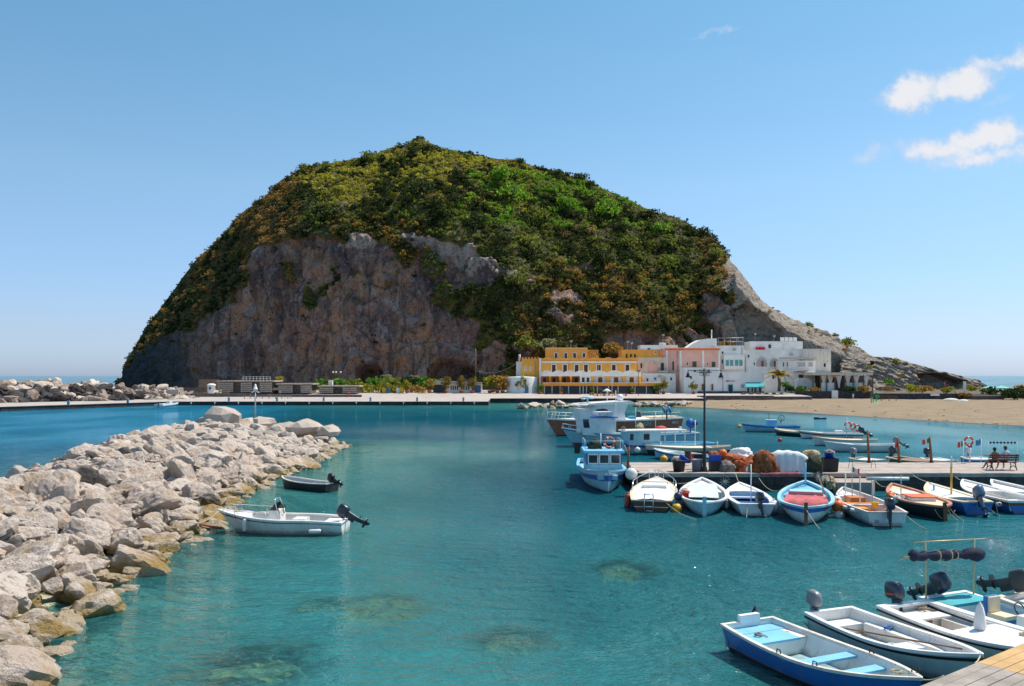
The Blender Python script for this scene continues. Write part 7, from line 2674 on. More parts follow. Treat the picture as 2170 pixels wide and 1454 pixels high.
p8 = Boat('blue hulled boat with cream side decks, white hatch and silver blue outboard', (2072, 1064, .62), (1966, 1022, .95), 2.05, .60, tw=.72, name='motorboat', rake=.45)
p8.hull([(.03, bfoul), (1, bblue)])
p8.rail(bcream, .22, .07)
p8.inner(bnavy, .14, bnavy)
p8.deck(.32, .99, bwhite, -.02, 'deck', .2, .08, .25)
outboard(p8, -.04, 0, .70, 28, 1.0, mat('motor_silver_blue', (.12, .17, .25), .25, var=.15, coat=.5))
q = p8.at(.50, .0, .58)
t_ = thing('pole', 'yellow pole with pale top standing in the blue hulled boat', 'pole', q)
MB().tube([(0, 0, 0), (0, 0, Z(990, q.y) - q.z)], .05, mat('yellow_pole', (.62, .36, .05), .5), 7).build('shaft', t_)
MB().tube([(0, 0, Z(990, q.y) - q.z), (0, 0, Z(966, q.y) - q.z)], [.06, .02], wornrail, 7).build('tip', t_)
MB().tube([(.72 * p8.L, .35, .7), (.72 * p8.L, .35, 1.0)], .05, bsky, 7).build('bollard', p8.t)
fender(p8.at(.22, p8.b(.22) + .1, .45), .6, .11, 'red fender at the left side of the blue hulled boat', axis=(1, 0, -.5), m_=redp, tip=bblack)
fender(p8.at(.03, -p8.b(.03) - .3, .5), .6, .10, 'pinkish white fender floating off the stern of the blue hulled boat', axis=(.3, 1, -.2), tip=redp)
p9 = Boat('white open boat with blue hull and brown strake at the pier', (2176, 1062, .62), (2040, 1016, .98), 2.2, .64, tw=.78, name='motorboat', rake=.45)
p9.hull([(.03, bfoul), (.66, bblue), (.86, bbrown), (1, bwhite)])
p9.rail(bwhite, .12, .08)
p9.inner(bwhite, .14, bwhite)
p9.deck(.58, .99, bwhite, -.05, 'foredeck', .1, .06, .4)
p9.boxp(.1, .35, -.7, .7, .14, .42, bwhite, 'bench')
MB().tube([(.05 * p9.L, .75, .68), (.7 * p9.L, .72, .82)], .03, bcream, 6).build('oar', p9.t)
fender(p9.at(.32, p9.b(.32) + .10, .52), .7, .10, 'white and blue fender on the white boat with the brown strake', axis=(1, 0, -.15))
p10 = Boat('white open boat at the right end of the pier row, cut by the picture edge', (2262, 1060, .62), (2100, 1016, .95), 2.2, .62, tw=.8, name='motorboat', rake=.45)
p10.hull([(.03, bfoul), (1, bwhite)])
p10.rail(bwhite, .14, .08)
p10.inner(bwhite, .14, bgrey)
p10.deck(.6, .99, bwhite, -.12, 'foredeck', .1, .04, .3)
p10.boxp(.2, .45, -.7, .7, .14, .46, bwhite, 'bench')
# mooring lines of the row
for a, b_, sag, lab in ((p2.at(.02, -.6, .55), G(1475, 1101, 0), .15, 'mooring line from the stern of the brown motorboat into the water'), (p3.at(.0, 0, .5), G(1503, 1097, -.1), .02, 'mooring line at the stern of the white double-ended boat'),
                        (p4.at(.0, .4, .5), G(1582, 1098, 0), .05, 'mooring line at the stern of the boat with blue interior'), (p5.at(.0, 0, .7), G(1738, 1122, 0), .05, 'mooring line from the stern of the blue and pink boat'),
                        (p6.at(.08, -.8, .6), G(1965, 1122, 0), .10, 'mooring line from the orange interior boat to the right'), (p7.at(.05, -.2, .6), G(2030, 1102, 0), .12, 'mooring line from the dark hulled boat to the right'),
                        (p7.at(.10, -.4, .6), G(2072, 1104, 0), .30, 'long slack mooring line from the dark hulled boat'), (p7.at(.04, .35, .5), p7.at(.02, -.5, .5), .45, 'slack loop of rope hanging at the dark stern'),
                        (p9.at(.15, 1.0, .6), G(2118, 1092, 0), .3, 'slack mooring line from the boat with the brown strake'), (p8.at(.0, -.3, .5), G(2117, 1093, 0), .02, 'thin mooring line at the stern of the blue hulled boat'),
                        (p2.at(.97, -.2, .9), (X(1498, 49), 49.0, 1.0), .45, 'slack bow line from the brown motorboat to the lamp post'), (p5.at(.80, .9, 1.0), (X(1608, 48.8), 48.8, .75), .5, 'slack bow line from the blue and pink boat to the pier'),
                        (p4.at(.98, 0, .9), (X(1559, 48.8), 48.8, 1.0), .12, 'short bow line from the boat with blue interior to the pier'), (p7.at(.95, .2, .95), (X(1850, 48.8), 48.8, .8), .3, 'slack bow line from the dark hulled boat along the white spar'),
                        (p9.at(.95, .1, .95), (X(2025, 48.8), 48.8, .8), .05, 'bow line from the boat with the brown strake to the pier'), (p8.at(.95, 0, .95), (X(1935, 48.8), 48.8, .9), .05, 'bow line from the blue hulled boat to the pier')):
    rope(a, b_, sag, lab)

# ---- boats behind the pier head
y1 = Boat('brown hulled motor yacht with white flying bridge and bow rail, farthest of the left group', (1428, 884, 1.55), (1157, 887, 1.95), 3.6, 1.5, tw=.86, name='yacht', rake=1.9, d=.6, fine=2.0)
y1.hull([(.04, bfoul), (.94, mat('yacht_brown', (.36, .115, .065), .45, var=.15)), (1, bwhite)])
y1.rail(bwhite, .18, .16)
y1.deck(0, .995, bwhite, -.02, 'deck', .1, .22)
L_ = y1.L
mb = MB()
prof = [(.46, 1.5), (.80, 1.65), (.73, 2.5), (.69, 3.3), (.44, 3.3), (.47, 2.3)]
mb.front([(a * L_, b_) for a, b_ in prof], -1.2, 1.2, bwhite)
mb.build('cabin', y1.t)
for sd in (-1.21, 1.21):
    w_ = MB().front([(a * L_, b_) for a, b_ in ((.60, 2.15), (.715, 2.15), (.685, 2.85), (.63, 2.9), (.60, 2.75))], sd - .02, sd + .02, mat('cabin_glass', (.09, .04, .04), .15, var=.4)).build('window', y1.t)
MB().front([(a * L_, b_) for a, b_ in ((.42, 3.31), (.765, 3.31), (.75, 3.50), (.62, 3.60), (.43, 3.70), (.40, 3.5))], -1.4, 1.4, bwhite).build('flying_bridge', y1.t)
MB().lathe([(.62, 4.0), (.70, 4.1), (.62, 4.22), (.05, 4.28)], bcyan, (.70 * L_, 0, 0), 14).tube([(.70 * L_, 0, 3.45), (.70 * L_, 0, 4.0)], .08, bwhite, 6).build('radar', y1.t)
MB().ball((.45 * L_, 0, 4.05), .42, bwhite, 12).tube([(.45 * L_, 0, 3.5), (.45 * L_, 0, 3.9)], .2, bnavy, 8).build('satellite_dome', y1.t)
MB().tube([(.55 * L_, 0, 3.5), (.55 * L_, 0, 4.9)], .04, bwhite, 5).build('aerial', y1.t)
mb = MB()
for sd in (-1, 1):
    U_ = (.70, .76, .82, .88, .94, .985)
    pr_ = [Vector((u_ * L_, sd * (y1.b(u_) - .1), y1.h(u_) + .75)) for u_ in U_]
    mb.tube(pr_, .03, bwhite, 5)
    mb.tube([p - Vector((0, 0, .32)) for p in pr_], .02, bwhite, 5)
    for p in pr_:
        mb.tube([p, p - Vector((-.25, 0, .75))], .022, bwhite, 5)
mb.tube([(L_ * .985, 0, 1.95), (L_ * 1.0, 0, 3.6)], .03, bwhite, 5)
mb.build('bow_rail', y1.t)
MB().box(.02 * L_, .26 * L_, -1.3, 1.3, 1.55, 1.75, bcream).build('aft_deck', y1.t)
mb = MB()
for u_ in (.03, .10, .17, .24):
    for sd in (-1, 1):
        mb.tube([(u_ * L_, sd * 1.4, 1.55), (u_ * L_, sd * 1.4, 2.2)], .025, wood, 5)
for sd in (-1, 1):
    mb.tube([(.02 * L_, sd * 1.4, 2.2), (.26 * L_, sd * 1.4, 2.2)], .025, bcream, 5)
mb.build('aft_rail', y1.t)
q = y1.pt(.76, 1, .62)
text_part('TOA 2', .42, bwhite, y1.t, y1.pt(.76, 1, .72) + Vector((0, .05, 0)), (R(90), 0, R(180 - 4)), .01)
text_part('ALLEGRA', .60, mat('faded_letters', (.6, .5, .45), .7), y1.t, y1.pt(.34, 1, .66) + Vector((0, .06, 0)), (R(90), 0, R(180)), .01)
text_part('ARCA', .40, bwhite, y1.t, y1.pt(.07, 1, .66) + Vector((0, .06, 0)), (R(90), 0, R(180)), .01)

y2 = Boat('white fishing boat with tall cabin, dark blue sheer line and blue net drum', (1472, 916, 1.15), (1190, 906, 1.75), 3.3, 1.05, tw=.75, name='fishing_boat', rake=1.5, d=.5, fine=2.2)
y2.hull([(.04, bnavy), (.20, bblue), (.88, bcyan), (1, bblue)])
y2.rail(bwhite, .15, .12)
y2.deck(0, .995, bcyan, -.25, 'deck', .08)
L_ = y2.L
MB().front([(a * L_, b_) for a, b_ in ((.63, .9), (.865, 1.1), (.875, 2.3), (.90, 3.55), (.82, 3.45), (.81, 2.70), (.63, 2.62))], -1.05, 1.05, bwhite).build('cabin', y2.t)
MB().front([(a * L_, b_) for a, b_ in ((.61, 2.64), (.81, 2.72), (.81, 2.82), (.61, 2.74))], -1.2, 1.2, bblue).build('cabin_roof', y2.t)
for sd in (-1.06, 1.06):
    wo = MB().front([(a * L_, b_) for a, b_ in ((.815, 1.75), (.858, 1.75), (.866, 2.55), (.825, 2.55))], sd - .02, sd + .02, bnavy).build('window', y2.t)
    MB().front([(a * L_, b_) for a, b_ in ((.820, 1.82), (.853, 1.82), (.860, 2.48), (.829, 2.48))], sd * 1.02 - .015, sd * 1.02 + .015, glass).build('pane', wo)
MB().box(.40 * L_, .52 * L_, -.9, .9, .85, 1.25, bblack).build('engine_box', y2.t)
mb = MB()
for sd in (-1, 1):
    U_ = (.80, .87, .94, .99)
    pr_ = [Vector((u_ * L_, sd * (y2.b(u_) - .05), y2.h(u_) + .38)) for u_ in U_]
    mb.tube(pr_, .035, bwhite, 5)
    for p in pr_:
        mb.tube([p, p - Vector((0, 0, .38))], .03, bwhite, 5)
mb.build('bow_rail', y2.t)
MB().ball((.88 * L_, .6, 1.45), .35, whiteb, 10).build('fender_ball', y2.t)
for x, h_ in ((.60, 5.2), (.45, 3.6), (.30, 3.2)):
    MB().tube([(x * L_, 0, 1), (x * L_, 0, h_)], .03, bwhite, 5).build('mast', y2.t)
MB().box(.64 * L_, .75 * L_, -.9, .9, 2.83, 3.2, mat('life_raft', (.62, .6, .56), .6, var=.3, vs=5)).build('roof_locker', y2.t)
MB().box(.46 * L_, .50 * L_, -.5, .5, 2.5, 2.75, bsky).build('roof_box', y2.t)
mb = MB().tube([(.06 * L_, .9, 1.1), (.06 * L_, .9, 2.0)], .07, bblue, 6)
mb.tube([(.06 * L_, .80, 2.05), (.06 * L_, 1.0, 2.05)], .45, bblue, 16)
mb.tube([(.045 * L_, .85, 2.05), (.01 * L_, .9, 2.1)], .2, bnavy, 10)
mb.build('net_drum', y2.t)
MB().tube([(.13 * L_, .6, 1), (.13 * L_, .6, 1.75)], .14, bcyan, 7).build('bollard', y2.t)
wheel_b = thing('hauler', 'bright blue net hauler wheel on the stern of the brown yacht', 'hauler', P(1413, 869, 92))
MB().tube([(-.4, 0, .0), (-.25, 0, .05)], .38, mat('hauler_blue', (.03, .26, .55), .5), 14).tube([(.2, 0, 0), (.38, 0, .05)], .36, MATS['hauler_blue'], 14).build('drum', wheel_b)
MB().tube([(0, 0, -1.0), (0, 0, .1)], .09, wood, 6).build('post', wheel_b)
heap('net_heap', 'brown net bundle on the deck of the brown yacht', 'net', 1348, 1360, 870, 884, netgrey, 31, .4, Y=92)
heap('fish_box', 'orange red boxes piled on the roof of the small cabin boat', 'boxes', 1388, 1414, 903, 911, redp, 32, .35, Y=73.5, sharp=.05)
heap('net_heap', 'yellow brown net bundle on the roof of the small cabin boat', 'net', 1346, 1366, 898, 912, ropeheap, 33, .3, Y=73.5)
y3 = Boat('small pale blue cabin boat in front of the tall white fishing boat', (1506, 938, .8), (1312, 936, 1.05), 2.5, .85, tw=.75, name='fishing_boat', rake=.7, d=.4)
y3.hull([(.04, bnavy), (.60, bcyan), (.84, bblue), (1, bcyan)])
y3.rail(bsky, .14, .10)
y3.deck(0, .995, bcyan, -.2, 'deck', .08)
L_ = y3.L
MB().front([(a * L_, b_) for a, b_ in ((.60, .7), (.93, .8), (.945, 1.9), (.60, 1.9))], -.85, .85, bcyan).build('cabin', y3.t)
MB().front([(a * L_, b_) for a, b_ in ((.32, 1.92), (.97, 1.92), (.96, 2.03), (.32, 2.03))], -.98, .98, bwhite).build('cabin_roof', y3.t)
for sd in (-.86, .86):
    for a, b_ in ((.72, .78), (.89, .925)):
        wo = MB().box(a * L_, b_ * L_, sd - .02, sd + .02, 1.22, 1.72, shut).build('window', y3.t)
        MB().box(a * L_ + .05, b_ * L_ - .05, sd * 1.03 - .01, sd * 1.03 + .01, 1.27, 1.67, glass).build('pane', wo)
mb = MB()
for x in (.34, .45, .56):
    for sd in (-.9, .9):
        mb.tube([(x * L_, sd, .7), (x * L_, sd, 1.92)], .025, bwhite, 5)
mb.build('roof_post', y3.t)
MB().torus((.955 * L_, 0, 2.15), .14, .04, ropeheap, 'y', 12, 6).build('rope_ring', y3.t)
buoy(y3.at(.88, 1.5, .45), .25, whiteb, 'white ball fender at the bow of the small pale blue cabin boat')
y4 = Boat('long cream open boat tied behind the pier head', (1549, 944, .75), (1367, 943, .85), 2.1, .62, dbl=True, name='rowing_boat', rake=.4)
y4.hull([(.05, bfoul), (.55, bblack), (.78, bcream), (1, bcream)])
y4.rail(bcream, .12, .09)
y4.inner(bcream, .14, bcream)
y4.deck(.35, .97, mat('sun_bleached_cover', (.70, .62, .52), .9, var=.12), .0, 'cover', .1, .12)
for u_ in (.25, .4, .6):
    y4.thwart(u_, .2, bwhite, .0)
for u_, lab in ((.82, 'short'), (.42, 'tall'), (.16, 'middle')):
    MB().tube([(u_ * y4.L, 0, .6), (u_ * y4.L, 0, 1.1 if u_ != .42 else 2.9)], .04, bwhite, 5).build('mast', y4.t)
y5 = Boat('pale blue open boat nearest the pier head, behind the tubs', (1520, 968, .6), (1385, 950, .75), 1.9, .58, tw=.8, name='rowing_boat', rake=.4)
y5.hull([(.05, bfoul), (.7, bcyan), (1, bblue)])
y5.rail(bwhite, .10, .07)
y5.inner(bwhite, .14, bcyan)
y5.thwart(.45, .25, bwhite)
y5.deck(.7, .98, bwhite, -.04, 'foredeck', .08, .04, .3)
buoy(P(1407, 973, 58), .26, yellowb, 'orange yellow bucket-shaped float behind the pier head')

# ---- boats in the right basin
m1 = Boat('small pale blue fishing boat with tiny wheelhouse and blue rail, farthest in the right basin', (1692, 903, .7), (1572, 898, .95), 2.3, .66, tw=.7, name='fishing_boat', rake=.6)
m1.hull([(.06, bfoul), (.8, bcyan), (1, bblue)])
m1.rail(bblue, .15, .1)
m1.deck(0, .99, bsky, -.1, 'deck', .1)
MB().box(.40 * m1.L, .56 * m1.L, -.6, .6, .5, 1.35, bsky).build('wheelhouse', m1.t)
MB().box(.38 * m1.L, .58 * m1.L, -.68, .68, 1.35, 1.43, bcyan).build('roof', m1.t)
wheel('small spoked hauler wheel on the farthest pale blue fishing boat', 1656, 886, 100, 6)
MB().tube([(.52 * m1.L, 0, 1.4), (.52 * m1.L, 0, 2.3)], .04, wood, 5).build('mast', m1.t)
buoy(G(1567, 904, .15), .26, yellowb, 'yellow float ahead of the farthest pale blue boat')
m2 = Boat('small dark green boat with cream top between the pale blue and white boats', (1720, 915, .6), (1641, 907, .75), 1.8, .55, tw=.75, name='rowing_boat', rake=.4)
m2.hull([(.06, bfoul), (.75, mat('boat_dark_green', (.015, .04, .03), .5)), (1, bcream)])
m2.rail(bcream, .12, .08)
m2.inner(bcream, .14, bcream)
m2.deck(.4, .98, bcream, -.05, 'cover', .1, .08)
m3 = Boat('white boat with dark red band, life rings on a pole at its stern', (1827, 919, .6), (1692, 912, .85), 2.1, .6, tw=.8, name='motorboat', rake=.5)
m3.hull([(.05, bnavy), (.62, bwhite), (.84, bred), (1, bwhite)])
m3.rail(bwhite, .14, .08)
m3.inner(bwhite, .14, bgrey)
m3.deck(.62, .98, bwhite, -.04, 'foredeck', .08, .06, .3)
m3.boxp(.3, .42, -.4, .4, .14, .9, bwhite, 'console')
outboard(m3, -.03, .1, .65, 55, .95, cowl_k)
q = m3.at(.30, .0, .5)
t_ = thing('pole', 'white pole carrying life rings at the stern of the red-banded boat', 'pole', (q.x, q.y - 1.0, .0))
MB().tube([(0, 0, .3), (0, 0, Z(888, q.y - 1))], .05, bwhite, 6).build('shaft', t_)
MB().ball((0, 0, Z(888, q.y - 1)), .09, bwhite, 7).build('knob', t_)
for px, py, lab in ((1797, 902, 'left orange life ring on the pole of the red-banded boat'), (1807, 904, 'middle orange life ring behind the red-banded boat'), (1817, 907, 'right orange life ring behind the red-banded boat')):
    lifering(None, P(px, py, 88.5), .33, lab, Matrix.Rotation(R(30 if px > 1800 else 0), 4, 'Z'))
m4 = Boat('cream white open boat moored just behind the long white one', (1862, 931, .65), (1720, 925, .85), 2.0, .6, dbl=True, name='rowing_boat', rake=.4)
m4.hull([(.05, bfoul), (.85, bwhite), (1, bcream)])
m4.rail(bcream, .12, .08)
m4.inner(bwhite, .14, bcream)
m4.deck(.25, .98, bcream, -.02, 'cover', .1, .08)
m5 = Boat('long white open boat with dark lettering and outboard in the right basin', (1902, 942, .65), (1746, 935, .9), 2.0, .62, tw=.8, name='motorboat', rake=.5)
m5.hull([(.05, bfoul), (1, bwhite)])
m5.rail(bwhite, .12, .08)
m5.inner(bwhite, .14, bgrey)
m5.deck(.6, .98, bwhite, -.04, 'foredeck', .08, .06, .3)
m5.thwart(.4, .3, bwhite)
outboard(m5, -.03, .0, .7, 55, .9, cowl_g)
text_part('TAR 73', .26, bnavy, m5.t, m5.pt(.14, 1, .62) + Vector((0, .03, 0)), (R(90), 0, R(180)), .004)
text_part('TAR 60', .24, bnavy, m3.t, m3.pt(.22, 1, .38) + Vector((0, .03, 0)), (R(90), 0, R(180)), .004)
buoy(G(1653, 933, .12), .22, redp, 'red round buoy floating in the right basin')
fl = MB().tube([(-.9, 0, 0), (.9, 0, 0)], [.2, .2], bnavy, 8).build('float', None, G(1738, 887, .12))
tag(fl, 'dark log-like float near the beach in the right basin', 'float')

# ---- boats and poles just behind the right part of the pier
def rowfar(label, sx_, sy_, bx_, by_, z_, hullm, railm, inm, nm='rowing_boat', cov=None, mot=None, tilt=10):
    b_ = Boat(label, (sx_, sy_, z_), (bx_, by_, z_ + .12), 1.7, z_ - .04, tw=.8, name=nm, rake=.35)
    b_.hull([(.05, bfoul), (1, hullm)])
    b_.rail(railm, .12, .08)
    b_.inner(inm, .14, inm)
    if cov:
        b_.deck(.25, .98, cov, .0, 'cover', .1, .10)
    if mot:
        outboard(b_, -.03, 0, z_ + .15, tilt, .85, mot)
    return b_


rowfar('white boat with grey outboard behind the pier at the first wooden post', 1812, 970, 1885, 974, .7, bwhite, bcream, bwhite, 'motorboat', bwhite, cowl_g, 5)
rowfar('brown varnished wooden boat with black outboard behind the pier', 1893, 968, 2012, 978, .82, bbrown, bcream, bbrown, 'motorboat', mat('varnished_cover', (.30, .12, .04), .5, var=.3), cowl_k, 30)
rowfar('white dinghy with navy outboard behind the pier, at the flag post', 1968, 970, 2028, 976, .75, bwhite, bwhite, bgrey, 'dinghy', bwhite, cowl_k, 0)
rowfar('white inflatable with white outboard behind the pier, near the bench', 2055, 968, 2110, 974, .78, bblue, bwhite, bgrey, 'inflatable_boat', bwhite, mat('motor_white', (.7, .7, .7), .4), 0)
postw = mat('brown_post', (.24, .09, .03), .8, var=.25, vs=3)
for px, pyt, fl_, lab in ((1838, 912, None, 'leftmost brown wooden post on the back edge of the pier'), (1902, 928, 'r', 'brown wooden post with a small red flag on the back edge of the pier'), (1970, 926, 'i', 'brown wooden post with an Italian flag on the back edge of the pier')):
    Y = 55.0
    t_ = thing('mooring_post', lab, 'post', (X(px, Y), Y, .98))
    h_ = Z(pyt, Y) - .98
    MB().tube([(.12, 0, 0), (0, 0, h_)], [.10, .06], postw, 8).build('shaft', t_)
    MB().lathe([(.13, 0), (.13, .12), (.10, .14)], iron, (.12, 0, 0), 8).build('base', t_)
    if fl_ == 'i':
        flag(t_, 0, 0, h_ - .1, .45, .30)
    if fl_ == 'r':
        flag(t_, .02, 0, h_ - .3, .16, .34, (flag_r,))
for px, pyt, cols, dr, lab in ((2041, 934, (flag_g, flag_w, flag_r), -1, 'thin pole with Italian flag left of the orange life ring'), (2079, 930, (mat('flag_blue', (.05, .25, .5), .9),), -1, 'thin pole with blue flag right of the orange life ring')):
    Y = 55.6
    t_ = thing('flagpole', lab, 'flagpole', (X(px, Y), Y, .4))
    MB().tube([(0, 0, 0), (0, 0, Z(pyt, Y) - .4)], .025, bwhite, 6).build('pole', t_)
    flag(t_, 0, 0, Z(pyt + 1, Y) - .4, .33, .36, cols, dr)
t_ = thing('life_ring_post', 'white post carrying an orange life ring on the back edge of the pier', 'post', (X(2055, 54.9), 54.9, .98))
MB().tube([(0, 0, 0), (0, 0, Z(944, 54.9) - .98)], .045, bwhite, 7).build('post', t_)
MB().box(-.12, .12, -.05, .05, Z(946, 54.9) - 1.05, Z(940, 54.9) - .98, bnavy).build('bracket', t_)
lifering(None, P(2053, 935, 54.75), .26, 'orange life ring on the white post at the back of the pier', Matrix.Rotation(R(12), 4, 'Y'))
t_ = thing('float_line', 'frame of thin poles holding a line of small navy floats behind the bench', 'float line', (X(2124, 56), 56, .5))
mb = MB()
for px in (2095, 2155):
    mb.tube([(X(px, 56) - X(2124, 56), 0, 0), (X(px, 56) - X(2124, 56), 0, Z(936, 56) - .5)], .02, bwhite, 5)
mb.tube([(X(2095, 56) - X(2124, 56), 0, Z(937, 56) - .5), (X(2155, 56) - X(2124, 56), 0, Z(937, 56) - .5)], .012, tan_r, 5)
mb.build('frame', t_)
for i in range(8):
    px = 2099 + i * 7.4
    MB().lathe([(.02, -.09), (.09, 0), (.02, .09)], bnavy, (X(px, 56) - X(2124, 56), 0, Z(938, 56) - .5), 8).build('float', t_)
for i, px in enumerate((1803, 1851)):
    t_ = thing('mooring_hoop', ('left' if i == 0 else 'right') + ' thin rusty hoop on the pier paving behind the orange boat', 'hoop', P(px, 992, 50.5))
    MB().tube([(-.15, 0, 0), (-.05, 0, .5), (.05, 0, .5), (.15, 0, 0)], .015, iron, 5).build('bar', t_)

# bench and the two people on it
Yb_ = 50.6
bc = thing('bench', 'red brown slatted bench with iron legs on the pier, two people seated on it', 'bench', (X(2126, Yb_), Yb_, 1.0))
slat = mat('bench_slat', (.16, .045, .025), .6, var=.2)
for y_ in (.02, .14, .26, .38):
    MB().box(-.85, .85, y_, y_ + .10, .42, .455, slat).build('seat_slat', bc)
for z_ in (.56, .70, .83):
    MB().box(-.88, .88, -.08 - (z_ - .5) * .18, -.045 - (z_ - .5) * .18, z_, z_ + .10, slat).build('back_slat', bc)
for x in (-.7, .7):
    mb = MB().tube([(x, -.16, .96), (x, -.06, .5), (x, -.02, .40), (x, -.10, .18), (x, -.20, .0)], .03, iron, 6)
    mb.tube([(x, -.03, .40), (x, .46, .41), (x, .42, .22), (x, .50, 0)], .03, iron, 6)
    mb.tube([(x, -.12, .12), (x, .15, .26), (x, .44, .12)], .022, iron, 6)
    mb.build('leg', bc)


def figure(name, label, loc, rz, joints, edges, mat_of, extra=None):
    """one continuous skinned body; mat_of(point) picks the material of each face"""
    me = bpy.data.meshes.new('body')
    keys = list(joints)
    me.from_pydata([joints[k_][0] for k_ in keys], [(keys.index(a), keys.index(b_)) for a, b_ in edges], [])
    o = bpy.data.objects.new('tmp', me)
    COL.objects.link(o)
    sk = o.modifiers.new('skin', 'SKIN')
    for i, k_ in enumerate(keys):
        r_ = joints[k_][1]
        me.skin_vertices[0].data[i].radius = r_ if isinstance(r_, tuple) else (r_, r_)
        me.skin_vertices[0].data[i].use_root = (i == 0)
    o.modifiers.new('sub', 'SUBSURF').levels = 2
    o.modifiers['sub'].render_levels = 2
    bpy.context.view_layer.update()
    m2_ = bpy.data.meshes.new_from_object(o.evaluated_get(bpy.context.evaluated_depsgraph_get()))
    bpy.data.objects.remove(o)
    bd = bpy.data.objects.new('body', m2_)
    COL.objects.link(bd)
    m2_.materials.clear()
    mm = []
    for p in m2_.polygons:
        m_ = mat_of(p.center)
        if m_ not in mm:
            mm.append(m_)
            m2_.materials.append(m_)
        p.material_index = mm.index(m_)
        p.use_smooth = True
    t_ = thing(name, label, 'person', loc, rz)
    bd.parent = t_
    return t_


skin_t = mat('tanned_skin', (.36, .16, .085), .6, var=.08)
skin_l = mat('light_skin', (.50, .27, .18), .6, var=.08)
hair_d = mat('dark_hair', (.03, .018, .012), .7, var=.3, vs=20)
hair_b = mat('brown_hair', (.07, .04, .025), .7, var=.3, vs=20)
shirt_w = mat('white_shirt', (.74, .74, .76), .9, var=.05)
short_d = mat('dark_shorts', (.03, .035, .05), .9, var=.2)


def seated(label, x, skin, hair, torso_m, tall, armL, armR, legs):
    z0 = .47
    s_ = tall
    j = {'pelvis': ((0, .16, z0 + .09), (.17, .13)), 'waist': ((0, .13, z0 + .26 * s_), (.145, .11)), 'chest': ((0, .11, z0 + .43 * s_), (.175, .12)), 'shoulder': ((0, .11, z0 + .56 * s_), (.12, .09)),
         'neck': ((0, .13, z0 + .64 * s_), (.055, .055)), 'chin': ((0, .17, z0 + .70 * s_), (.07, .075)), 'head': ((0, .165, z0 + .80 * s_), (.085, .10)), 'crown': ((0, .155, z0 + .88 * s_), (.06, .07))}
    e = [('pelvis', 'waist'), ('waist', 'chest'), ('chest', 'shoulder'), ('shoulder', 'neck'), ('neck', 'chin'), ('chin', 'head'), ('head', 'crown')]
    for sd, arm, nm in ((-1, armL, 'l'), (1, armR, 'r')):
        sh = (sd * .19, .11, z0 + .53 * s_)
        j['sh' + nm] = (sh, .062)
        j['el' + nm] = (arm[0], .046)
        j['wr' + nm] = (arm[1], .032)
        j['ha' + nm] = (arm[2], .036)
        e += [('shoulder', 'sh' + nm), ('sh' + nm, 'el' + nm), ('el' + nm, 'wr' + nm), ('wr' + nm, 'ha' + nm)]
        lg = legs[0 if sd < 0 else 1]
        j['hp' + nm] = ((sd * .10, .20, z0 + .07), .095)
        j['kn' + nm] = (lg[0], .062)
        j['an' + nm] = (lg[1], .042)
        j['to' + nm] = (lg[2], .038)
        e += [('pelvis', 'hp' + nm), ('hp' + nm, 'kn' + nm), ('kn' + nm, 'an' + nm), ('an' + nm, 'to' + nm)]
    zsh, zn = z0 + .30 * s_, z0 + .66 * s_

    def mf(p):
        if p.z > zn:
            return hair if (p.y < .19 or p.z > z0 + .86 * s_) else skin
        if p.z < z0 + .15 and p.y < .42 and p.z > z0 - .12:
            return short_d
        if abs(p.x) > .28 or p.z < z0:
            return skin
        return torso_m if p.z > z0 + .13 else short_d
    t_ = figure('person', label, (X(2126, Yb_) + x, Yb_, 1.0), 0, j, e, mf)
    MB().ball((0, .155, z0 + .80 * s_), .105, hair, 12, .95, 1.05, 1.12).build('hair', t_)
    zh = z0 + .76 * s_
    MB().ball((0, .275, zh), .022, skin, 7).build('nose', t_)
    for sd in (-1, 1):
        MB().ball((sd * .098, .17, zh), .022, skin, 7, .5, 1, 1.3).build('ear', t_)
        MB().ball((sd * .035, .255, zh + .03), .012, hair_d, 6).build('eye', t_)
    return t_


seated('person with dark hair and tanned bare back sitting at the left end of the bench', -.42, skin_t, hair_d, skin_t, .96,
       ((-.38, .02, .82), (-.62, .04, .90), (-.72, .05, .88)), ((.28, .24, .72), (.16, .42, .62), (.13, .48, .60)),
       (((-.22, .55, .46), (-.42, .62, .08), (-.48, .72, .04)), ((.10, .58, .46), (.02, .58, .08), (.0, .70, .04))))
seated('person with brown hair in a white shirt sitting at the right of the bench', .22, skin_l, hair_b, shirt_w, 1.06,
       ((-.30, .20, .76), (-.20, .44, .66), (-.18, .52, .63)), ((.30, .20, .76), (.18, .44, .66), (.15, .52, .63)),
       (((-.14, .60, .46), (-.22, .62, .08), (-.26, .74, .04)), ((.14, .60, .46), (.16, .60, .08), (.16, .72, .04))))


